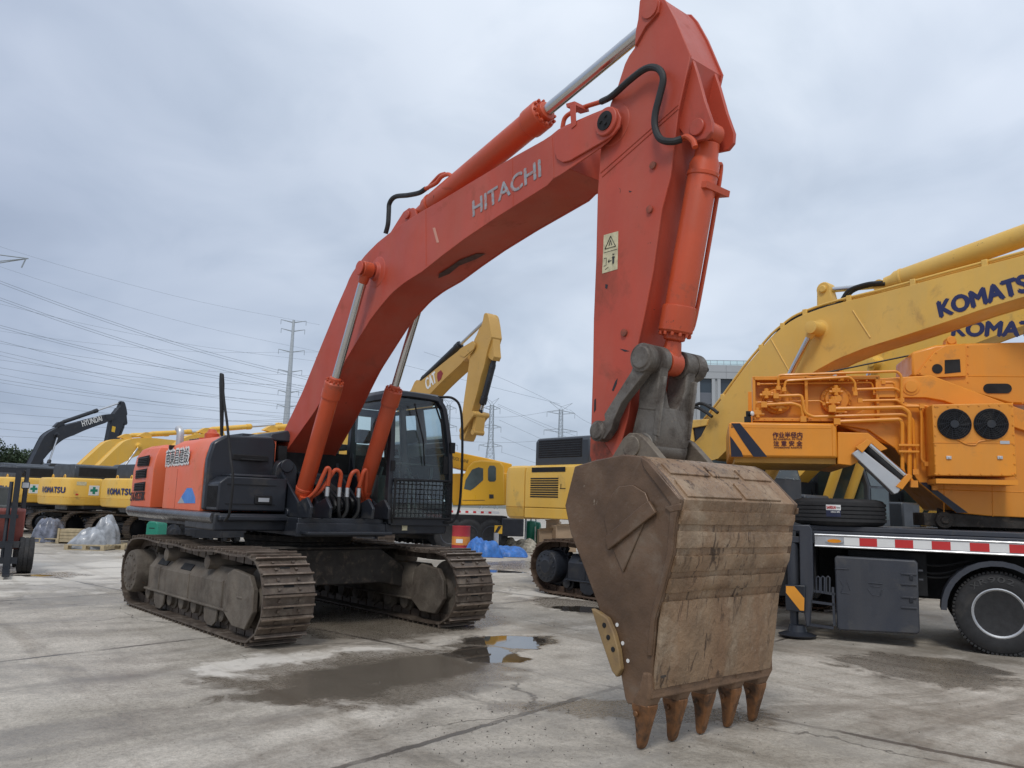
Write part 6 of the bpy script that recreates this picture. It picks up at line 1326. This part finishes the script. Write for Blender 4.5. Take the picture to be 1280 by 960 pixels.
# oil drum
p = at_depth(576, 680, 25.6); 
dr = thing('oil_drum', 'red oil drum with an orange band standing beside the blue sheet', 'drum', Matrix.Translation((p.x, p.y, 0)) @ Matrix.Rotation(AR, 4, 'Z'))
DM = WM[dr.name]
m_ = MB(DM); m_.lathe([(.01, .02), (.27, .02), (.29, .0), (.29, .03), (.285, .04), (.285, .29), (.295, .30), (.285, .31), (.285, .58), (.295, .59), (.285, .60), (.285, .86), (.29, .87), (.29, .90), (.27, .90), (.27, .88), (.01, .88)], (0, 0, 0), (0, 0, 1), 32); m_.build('barrel', mat('drum_red', (.42, .035, .045), .42, var=.12, dirt=(.2, .05, .04), damt=.2), dr)
m_ = MB(DM); m_.lathe([(.2875, .315), (.2875, .575)], (0, 0, 0), (0, 0, 1), 32); m_.build('orange_band', mat('band_orange', (.72, .27, .05), .5, var=.15, vscale=12), dr)
m_ = MB(DM); P = [(math.sin(a)*.291, -math.cos(a)*.291) for a in np.linspace(-.5, .25, 6)]; m_.add([(x, y, z) for x, y in P for z in (.38, .50)], [(2*i, 2*i+2, 2*i+3, 2*i+1) for i in range(5)]); m_.build('paper_label', WHITE, dr)
# blue sheet heap
def heap(name, label, cat, c, rx, ry, h, ang, mt, seed=1, jag=.25, n=34, skirt=1.0):
    rnd = np.random.RandomState(seed); M = Matrix.Translation((c.x, c.y, 0)) @ Matrix.Rotation(ang, 4, 'Z'); m_ = MB(M)
    ph = rnd.rand(10, 4)*6.28; vs = []
    for i in range(n+1):
        for j in range(n+1):
            x, y = (i/n*2-1), (j/n*2-1); r = max(0, 1-(abs(x)**2.6+abs(y)**2.6))
            z = h*r**.6
            w_ = sum((abs(math.sin(ph[k, 0]+x*(1.1+k*.9)*math.cos(ph[k, 1])+y*(1.1+k*.9)*math.sin(ph[k, 1])))*2-1.2)/(1+k*.75) for k in range(8))
            cr = sum((abs(math.sin(ph[k, 2]+x*(5+k*2.3)*math.cos(ph[k, 3])+y*(5+k*2.3)*math.sin(ph[k, 3]))))/(1.6+k*.5) for k in range(6))-.9
            z = max(0, z*(1+jag*w_*.35)+h*jag*.10*cr*min(1, r*4))*(1.0 if r > 0 else 0)+.012
            fold = .05*math.sin(9*math.atan2(y, x)+ph[0, 2])*(1-r)
            vs.append((x*rx*(1+fold)+.03*w_*jag, y*ry*(1+fold), z))
    m_.add(vs, [(i*(n+1)+j, (i+1)*(n+1)+j, (i+1)*(n+1)+j+1, i*(n+1)+j+1) for i in range(n) for j in range(n)])
    o = m_.build(name, mt, None, smooth=28); o.data.flip_normals() if False else None
    return tag(o, label, cat)
heap('tarpaulin', 'crumpled bright blue plastic sheet heaped beside the red drum', 'tarpaulin', at_depth(605, 680, 25.3), .60, .6, .50, AR, TARP, 3, .6, 60)
heap('tarpaulin', 'flat end of blue plastic sheet spread on the ground under the hazard board', 'tarpaulin', at_depth(632, 688, 25.6), .66, .45, .22, AR, TARP, 5, 1.0, 60)
heap('sand_bag', 'small white sack lying at the edge of the blue sheet', 'sack', at_depth(645, 688, 25.9), .28, .2, .2, AR, WRAP, 8, .5, 16)
heap('rubble_pile', 'low pile of pale scrap and rags behind the blue sheet', 'scrap pile', at_depth(644, 684, 28.5), .8, .5, .38, AR, mat('rag_scrap', (.42, .38, .30), .9, var=.7, vscale=9), 9, .9)
# green tank, pole, cartons
p = at_depth(666, 670, 30); GM = Matrix.Translation((p.x, p.y, 0)) @ Matrix.Rotation(AR, 4, 'Z')
gt = thing('gas_tank', 'green upright tank beside a thin pole, behind the right crawler', 'tank', GM)
m_ = MB(GM); m_.lathe([(.18, 0), (.2, .03), (.2, .95), (.17, 1.03), (.05, 1.06)], (-.08, 0, 0), (0, 0, 1), 24); m_.build('tank_body', GREEN, gt); m_ = MB(GM); m_.cyl((-.08, 0, 1.05), (-.08, 0, 1.16), .03); m_.build('valve', SILVER, gt)
m_ = MB(GM); m_.box(.06, .10, -.22, -.19, .3, .85); m_.build('white_stripe', WHITE, gt)
p = at_depth(672, 670, 30.3); gt2 = copy_tree(gt, None, Matrix.Translation((p.x, p.y, 0)) @ Matrix.Rotation(AR, 4, 'Z') @ Matrix.Scale(.96, 4)); gt2['label'] = 'second green tank right behind the first, next to the cartons'
p = at_depth(656.8, 670, 29.5); m_ = MB(); m_.cyl((p.x, p.y, 0), (p.x, p.y, 1.25), .035, seg=12); m_.box(p.x-.12, p.x+.12, p.y-.12, p.y+.12, 0, .03); tag(m_.build('steel_pole', GALV, None), 'thin grey steel pole standing beside the green tank', 'pole')
CT = [(683, 668, 29.5, .62, .5, .75, 8, 'brown carton on the heap nearest to the green tank'), (692, 659, 29.8, .5, .45, 1.05, -12, 'tall pale brown carton in the middle of the carton heap'), (704, 665, 29.3, .8, .6, .92, 18, 'wide brown carton tilted at the right end of the heap'), (695, 673, 28.8, .9, .5, .35, 4, 'low flattened carton in front of the heap')]
for u, v, D, sx_, sy_, h_, a_, lab in CT:
    p = at_depth(u, v, D); M = Matrix.Translation((p.x, p.y, 0)) @ Matrix.Rotation(AR+R(a_), 4, 'Z')
    t = thing('carton', lab, 'carton', M, 'cartons heaped behind the right crawler')
    m_ = MB(M); m_.box(-sx_/2, sx_/2, -sy_/2, sy_/2, 0, h_); m_.build('box', CARD, t, bevel=.01)
    m_ = MB(M); m_.add([(-sx_/2, -sy_/2, h_), (sx_/2, -sy_/2, h_), (sx_/2+.03, -sy_/2-.14, h_+.10), (-sx_/2-.02, -sy_/2-.16, h_+.06)], [(0, 1, 2, 3)]); m_.add([(-sx_/2, -.04, h_+.003), (sx_/2, -.04, h_+.003), (sx_/2, .04, h_+.003), (-sx_/2, .04, h_+.003)], [(0, 1, 2, 3)]); m_.build('flap', mat('carton_flap', (.46, .37, .27), .8), t)
# green box by the left crawler
p = at_depth(195, 670, 21); M = Matrix.Translation((p.x, p.y, 0)) @ Matrix.Rotation(AR-R(12), 4, 'Z'); t = thing('green_tank', 'green rounded tank standing behind the orange excavator\'s left-hand crawler', 'tank', M)
m_ = MB(M); m_.prism([(-.17, 0), (.17, 0), (.17, .82), (.12, .90), (-.12, .90), (-.17, .82)], 'y', -.2, .2); m_.build('tank_body', GREEN, t, bevel=.03); m_ = MB(M); m_.box(-.08, .08, -.205, -.2, .72, .74); m_.build('handle', BLACKM, t)
# wrapped goods, crate and pallets on the left
heap('wrapped_bundle', 'bundle wrapped in dark grey plastic in front of the left row', 'bundle', at_depth(62, 665, 25.6), .47, .5, .68, AR, WRAPD, 12, .35)
heap('wrapped_bundle', 'tall lump wrapped in pale plastic film on the pallets', 'bundle', at_depth(133, 670, 23.4), .40, .4, .80, AR, WRAP, 15, .4)
heap('plastic_film', 'loose pale plastic film trailing down to the ground in front of the pallets', 'plastic film', at_depth(112, 675, 23.1), .55, .4, .42, AR+R(8), WRAP, 17, .7)
def pallet(u, D, lab, a_=0, z=0):
    p = at_depth(u, 670, D); M = Matrix.Translation((p.x, p.y, z)) @ Matrix.Rotation(AR+R(a_), 4, 'Z'); t = thing('pallet', lab, 'pallet', M, 'wooden pallets on the left')
    for k in range(5): m_ = MB(M); m_.box(-.55, .55, -.5+k*.225, -.40+k*.225, .12, .145); m_.build('deck_board', WOOD, t)
    for x in (-.5, 0, .5):
        m_ = MB(M); m_.box(x-.05, x+.05, -.5, .5, .02, .12); m_.build('bearer', WOOD, t)
    for y in (-.45, .45): m_ = MB(M); m_.box(-.55, .55, y-.05, y+.05, .0, .02); m_.build('bottom_board', WOOD, t)
pallet(118, 23.0, 'bare wooden pallet under the pale wrapped goods'); pallet(140, 23.6, 'dark weathered pallet right behind the pale wrapped goods', 6); pallet(62, 25.6, 'pallet under the dark grey wrapped bundle', 2)
p = at_depth(94, 665, 25.4); M = Matrix.Translation((p.x, p.y, 0)) @ Matrix.Rotation(AR, 4, 'Z'); t = thing('wooden_crate', 'low wooden crate between the dark bundle and the pale film', 'crate', M)
for k in range(4): m_ = MB(M); m_.box(-.36, .36, -.3, .3, .05+k*.1, .14+k*.1); m_.build('board', WOOD, t)
for x in (-.34, .34): m_ = MB(M); m_.box(x-.03, x+.03, -.33, -.3, .0, .46); m_.build('batten', WOOD, t)
# forklift at the left edge
p = at_depth(-13, 700, 15.6); FM_ = Matrix.Translation((p.x, p.y, 0)) @ Matrix.Rotation(AR-R(58), 4, 'Z')
fk = thing('forklift', 'old faded red forklift cut off by the left picture edge, forks towards the yard', 'forklift', FM_)
m_ = MB(FM_); m_.prism([(-1.9, .45), (-1.95, .95), (-1.75, 1.15), (-1.1, 1.18), (-.9, .95), (-.2, .95), (-.1, .45)], 'y', -.5, .5); m_.build('body', FORKR, fk, bevel=.06)
m_ = MB(FM_); m_.prism([(-.35, .95), (-.10, 1.25), (-.02, 1.2), (-.1, .5), (-.35, .5)], 'y', -.5, .5); m_.build('dash_cowl', FORKR, fk, bevel=.03)
m_ = MB(FM_); m_.box(-1.2, -.75, -.25, .25, 1.15, 1.28); m_.box(-1.3, -1.18, -.25, .25, 1.2, 1.65); m_.build('seat', SEAT, fk, bevel=.03)
for s in (-1, 1):
    m_ = MB(FM_); m_.tube([(-.1, s*.46, 1.15), (-.25, s*.46, 2.0), (-1.6, s*.46, 2.02), (-1.8, s*.46, 1.1)], .03, 4, rect=(.06, .06)); m_.build('guard_pillar', BLACKP, fk)
m_ = MB(FM_)
for k in range(6): m_.box(-.3-k*.22, -.25-k*.22, -.46, .46, 2.0, 2.03)
m_.build('overhead_guard', BLACKP, fk)
for s in (-1, 1):
    m_ = MB(FM_); m_.box(.10, .22, s*.30-.05, s*.30+.05, .1, 1.98); m_.build('mast_rail', BLACKP, fk)
    m_ = MB(FM_); m_.cyl((.13, s*.20, .3), (.13, s*.20, 1.75), .035, seg=12); m_.build('lift_ram', GREYP, fk)
    m_ = MB(FM_); m_.box(-.02, .06, s*.44-.07, s*.44+.07, 1.62, 1.76); hl = m_.build('headlight', BLACKP, fk, bevel=.02); m_ = MB(FM_); m_.box(.06, .07, s*.44-.055, s*.44+.055, 1.64, 1.74); m_.build('lamp_glass', SILVER, hl)
    m_ = MB(FM_); m_.prism([(.24, .08), (1.30, .05), (1.30, .075), (.28, .13), (.28, .6), (.24, .6)], 'y', s*.28-.06, s*.28+.06); m_.build('fork', BLACKP, fk)
    wheel(fk, FM_, -.05, s*.58, .34, .34, .26, face=s, rim=FORKR); wheel(fk, FM_, -1.55, s*.50, .28, .28, .22, face=s, rim=FORKR)
for bx_ in ((.10, .2, -.38, .38, 1.92, 1.99), (.10, .2, -.38, .38, 1.05, 1.12)): m_ = MB(FM_); m_.box(*bx_); m_.build('mast_crossbar', BLACKP, fk)
for bx_ in ((.2, .26, -.45, .45, .2, .32), (.2, .26, -.45, .45, .5, .62)): m_ = MB(FM_); m_.box(*bx_); m_.build('carriage_bar', BLACKP, fk)

# ================================================================== office block
OP = at_depth(845, 600, 108); OF = Frame(OP, AR-R(4)); OM = OF.M
ob = thing('office_building', 'long grey office block with tall dark windows and a roof railing on the right', 'building', OM)
top = OF.xz(880, 455)[1]; col0 = OF.xz(876, 500)[0]; colw = OF.xz(891, 500)[0]-col0; per = OF.xz(902, 500)[0]-col0
vt = OF.xz(880, 472)[1]; fh = vt-OF.xz(880, 504)[1]; sp_h = fh*.45
xa, xb = -1.5, 62
m_ = MB(OM); m_.box(xa, xb, 1.0, 16, 0, top-.3); m_.build('core_wall', DGLASS, ob)
nx = int((xb-xa)/per)+1
k0_ = int(math.floor((xa-col0)/per))
k = k0_
while True:
    x0_ = col0+colw+k*per; x1_ = x0_+(per-colw)
    if x0_ > xb: break
    if x1_ > xa:
        m_ = MB(OM); mdl = (x0_+x1_)/2
        m_.box(max(x0_, xa), mdl-.16, .6, 1.3, 0, vt); m_.box(mdl-.16, mdl+.16, .8, 1.3, 0, vt); m_.box(mdl+.16, min(x1_, xb), .6, 1.3, 0, vt); m_.build('pier', CONC, ob)
    k += 1
m_ = MB(OM); m_.box(xa, xb, .55, 16.2, vt, top); 
m_.build('parapet', CONC, ob)
m_ = MB(OM)
for z in (vt+.9,): m_.box(xa, xb, .53, .55, z, z+.05)
for j in range(26): x = xa+j*per/1.0; m_.box(x, x+.04, .53, .55, vt, top)
m_.build('panel_joint', mat('joint_grey', (.22, .23, .24), .8), ob)
SPD = mat('spandrel_grey', (.12, .13, .15), .35, var=.1, vscale=.3)
for j in range(6):
    z = vt-fh*(j+1); m_ = MB(OM); m_.box(xa, xb, .85, 1.02, z, z+sp_h); m_.build('spandrel', SPD, ob)
m_ = MB(OM); rz = OF.xz(880, 449)[1]
m_.box(xa, xb, .7, .74, rz-.04, rz+.04); m_.box(xa, xb, .7, .74, top+.15, top+.2)
for j in range(int((xb-xa)/.9)): m_.box(xa+j*.9, xa+j*.9+.06, .7, .74, top, rz)
m_.build('roof_railing', GALV, ob)
m_ = MB(OM); m_.add([(xa, .78, top), (xb, .78, top), (xb, .78, rz), (xa, .78, rz)], [(0, 1, 2, 3)]); m_.build('railing_glass', GLASS, ob)

# ================================================================== trees far left
def tree(u, D, h, r, lab, seed, grpn='trees beyond the yard'):
    rnd = random.Random(seed); p = at_depth(u, 600, D); M = Matrix.Translation((p.x, p.y, 0)); t = thing('tree', lab, 'tree', M, grpn)
    m_ = MB(M); m_.tube([(0, 0, 0), (.1, .05, h*.3), (.0, .15, h*.65)], [.22, .16, .07], 8)
    cl = []
    for k in range(11):
        a = rnd.uniform(0, 6.28); e = rnd.uniform(.25, 1.0); q = Vector((math.cos(a)*r*e*.75, math.sin(a)*r*e*.75, h*rnd.uniform(.45, .9))); cl.append((q, rnd.uniform(.28, .5)*r)); m_.tube([(0, .05, h*.35), tuple(q*.6+Vector((0, 0, h*.15))), tuple(q)], [.08, .05, .02], 5)
    m_.build('trunk', BARK, t); m_ = MB(M)
    for q, rr_ in cl:
        for i in range(420):
            d = Vector((rnd.gauss(0, 1), rnd.gauss(0, 1), rnd.gauss(0, .75))).normalized()*rr_*rnd.uniform(.55, 1.08); s = rnd.uniform(.06, .14)
            X = Vector((rnd.uniform(-1, 1), rnd.uniform(-1, 1), rnd.uniform(-1, 1))).normalized(); Y = X.cross(Vector((rnd.uniform(-1, 1), rnd.uniform(-1, 1), rnd.uniform(-.5, 1)))).normalized(); c = q+d
            m_.add([c-X*s, c-Y*s*.5, c+X*s, c+Y*s*.5], [(0, 1, 2, 3)])
    m_.build('crown', LEAF, t)
tree(2, 62, 4.9, 2.1, 'dark green bushy tree at the left edge behind the forklift', 1)
tree(20, 66, 5.0, 1.9, 'dark green tree between the forklift and the black boom foot', 2)
tree(-30, 60, 5.4, 2.2, 'dark green tree just beyond the left picture edge', 3)
tree(36, 75, 4.6, 1.5, 'small dark tree behind the black hoods of the left row', 4)

# ================================================================== pylons and cables
def lattice(u, D, vtop, lab, wbase=6, arms=3, armw=8, seed=0, grpn='lattice pylons on the skyline'):
    p = at_depth(u, 620, D); h = at_depth(u, vtop, D).z; M = Matrix.Translation((p.x, p.y, 0)) @ Matrix.Rotation(AR+R(12), 4, 'Z'); t = thing('lattice_pylon', lab, 'pylon', M, grpn)
    m_ = MB(M); wz = lambda z: (wbase*(1-z/(h*.62))+1.7*(z/(h*.62))) if z < h*.62 else 1.7-.5*(z-h*.62)/(h*.38); r = .075; n = 15; zs = [h*.93*k/n for k in range(n+1)]
    for sx_, sy_ in ((-1, -1), (1, -1), (1, 1), (-1, 1)): m_.tube([(sx_*wz(z)/2, sy_*wz(z)/2, z) for z in zs], r*1.3, 4)
    for a, c in zip(zs, zs[1:]):
        for k in range(4):
            q = [(-1, -1), (1, -1), (1, 1), (-1, 1)]; (x0_, y0_), (x1_, y1_) = q[k], q[(k+1) % 4]; wa, wc_ = wz(a)/2, wz(c)/2
            m_.tube([(x0_*wa, y0_*wa, a), (x1_*wc_, y1_*wc_, c)], r*.7, 4); m_.tube([(x1_*wa, y1_*wa, a), (x0_*wc_, y0_*wc_, c)], r*.7, 4); m_.tube([(x0_*wc_, y0_*wc_, c), (x1_*wc_, y1_*wc_, c)], r*.7, 4)
    m_.tube([(-.7, 0, h*.93), (0, 0, h*.96), (.7, 0, h*.93)], r, 4); m_.build('tower', GALV, t)
    for k in range(arms):
        z = h*(.90-.17*k); m_ = MB(M); aw = armw*(.8+.15*k)
        for s in (-1, 1):
            for y in (-.6, .6): m_.tube([(s*.6, y, z-.4), (s*aw/2*1.0, 0, z+.2)], r, 4); m_.tube([(s*.6, y, z+1.0), (s*aw/2, 0, z+.25)], r, 4)
            m_.tube([(s*aw*.3, 0, z), (s*aw*.3, 0, z+.6)], r*.8, 4)
        m_.build('cross_arm', GALV, t)
        for s in (-1, 1): m_ = MB(M); m_.cyl((s*aw/2, 0, z+.2), (s*aw/2, 0, z-1.9), .09, seg=6); m_.build('insulator', GALV, t)
    m_ = MB(M); 
    for s in (-1, 1): m_.tube([(0, 0, h*.92), (s*armw*.33, 0, h*1.0)], r, 4); m_.tube([(0, 0, h*.96), (s*armw*.33, 0, h*1.0)], r*.8, 4)
    m_.build('peak_arm', GALV, t)
    return t
lattice(611, 300, 497, 'lattice pylon with three arm levels right of the tan hanging arm')
lattice(699, 330, 503, 'wide lattice pylon above the black hood of the big yellow machine', armw=15)
lattice(556, 330, 497, 'lattice pylon half hidden behind the tan arm beside the black cab')
p = at_depth(352.5, 600, 150); h = at_depth(358.8, 400, 150).z
M = Matrix.Translation((p.x, p.y, 0)) @ Matrix.Rotation(AR+R(6), 4, 'Z'); t = thing('pylon_mast', 'slender grey tubular pylon with six arm levels left of the orange boom', 'pylon', M)
m_ = MB(M); m_.tube([(0, 0, 0), (0, 0, h*.5), (0, 0, h)], [.9, .55, .24], 14); m_.build('mast', mat('pale_galvanised', (.42, .46, .49), .5), t)
for k, v in enumerate((401, 412, 438, 463, 489, 507)):
    z = at_depth(356, v, 150).z-.3; wd = (2.35, 2.2, 2.4, 2.2, 1.9, 1.9)[k]
    m_ = MB(M)
    for s in (-1, 1): m_.tube([(0, 0, z), (s*wd, s*.1, z+.45)], [.13, .06], 5)
    m_.build('cross_arm', GALV, t)
    for s in (-1, 1): m_ = MB(M); m_.cyl((s*wd, s*.1, z+.45), (s*wd, s*.1, z-.45), .05, seg=6); m_.build('insulator', GALV, t)
p = at_depth(-60, 560, 95); h = at_depth(-60, 300, 95).z; M = Matrix.Translation((p.x, p.y, 0)) @ Matrix.Rotation(AR, 4, 'Z'); t = thing('lattice_pylon', 'pylon of which only the tip of one arm reaches in at the left edge', 'pylon', M)
m_ = MB(M)
for sx_, sy_ in ((-1, -1), (1, -1), (1, 1), (-1, 1)): m_.tube([(sx_*2.5, sy_*2.5, 0), (sx_*.5, sy_*.5, h)], .1, 4)
for k in range(12):
    z0_, z1_ = h*k/12, h*(k+1)/12; w0, w1 = 2.5-2*k/12, 2.5-2*(k+1)/12
    m_.tube([(-w0, -w0, z0_), (w1, -w1, z1_)], .06, 4); m_.tube([(w0, -w0, z0_), (-w1, -w1, z1_)], .06, 4)
m_.build('tower', GALV, t)
m_ = MB(M); za = at_depth(0, 322, 95).z
m_.tube([(0, -.5, za-1), (6.2, 0, za)], .07, 4); m_.tube([(0, .5, za-1), (6.2, 0, za)], .07, 4); m_.tube([(0, 0, za+.6), (6.2, 0, za)], .07, 4); m_.tube([(5.9, 0, za), (5.5, 0, za-1.2)], .08, 6); m_.build('cross_arm', GALV, t)
def cable(pts, D0, D1, r, group, label):
    n = len(pts); P = [at_depth(u, v, D0+(D1-D0)*k/(n-1)) for k, (u, v) in enumerate(pts)]; m_ = MB(); m_.tube(smooth_line(P, 5), r*.55, 4); o = m_.build('power_cable', CABLE, None); tag(o, label, 'power cable', group)
LA = 'thin power cable sagging across the sky left of the orange boom'; LG = 'power cables in the left sky'
def ln(y0_, y1_, sag=6, x0_=-40, x1_=400): return [(x0_, y0_-2), (x0_+(x1_-x0_)*.33, y0_+(y1_-y0_)*.33+sag*.8), (x0_+(x1_-x0_)*.66, y0_+(y1_-y0_)*.66+sag), (x1_, y1_)]
for pts, r in ((ln(338, 476, 8), .055), (ln(341, 479, 8), .055), (ln(360, 488, 8), .055), (ln(363, 491, 8), .055), (ln(298, 406, 8), .03), (ln(322, 440, 8), .03), (ln(398, 492, 6), .055), (ln(401, 495, 6), .05),
               (ln(418, 500, 9), .05), (ln(424, 470, 9), .04), (ln(432, 512, 6), .045), (ln(437, 515, 6), .04), (ln(446, 482, 8), .04), (ln(455, 505, 6), .045), (ln(462, 528, 5), .04), (ln(470, 520, 5), .05), (ln(474, 524, 5), .04), (ln(485, 534, 5), .045), (ln(500, 528, 6), .04), (ln(515, 522, 8), .045), (ln(528, 530, 6), .04), (ln(534, 560, 4), .04), (ln(545, 548, 5), .045), (ln(372, 452, 8), .035), (ln(410, 440, 10), .03)):
    cable(pts, 120, 150, r, LG, LA)
LB = 'thin power cable running behind the hanging arms towards the lattice pylons'; LH = 'power cables between the lattice pylons'
for pts in ([(622, 505), (680, 530), (760, 560)], [(622, 507), (690, 538), (770, 575)], [(624, 525), (690, 555), (760, 590)], [(626, 546), (690, 572), (760, 600)], [(600, 505), (540, 500), (470, 503)], [(605, 525), (540, 522), (470, 528)], [(605, 545), (540, 545), (470, 552)], [(712, 512), (735, 528), (790, 550)], [(500, 455), (560, 470), (700, 505)], [(530, 440), (620, 470), (710, 512)], [(580, 552), (640, 553), (720, 548)], [(580, 520), (640, 521), (700, 512)], [(626, 565), (690, 585), (740, 600)]):
    cable(pts, 290, 300, .085, LH, LB)
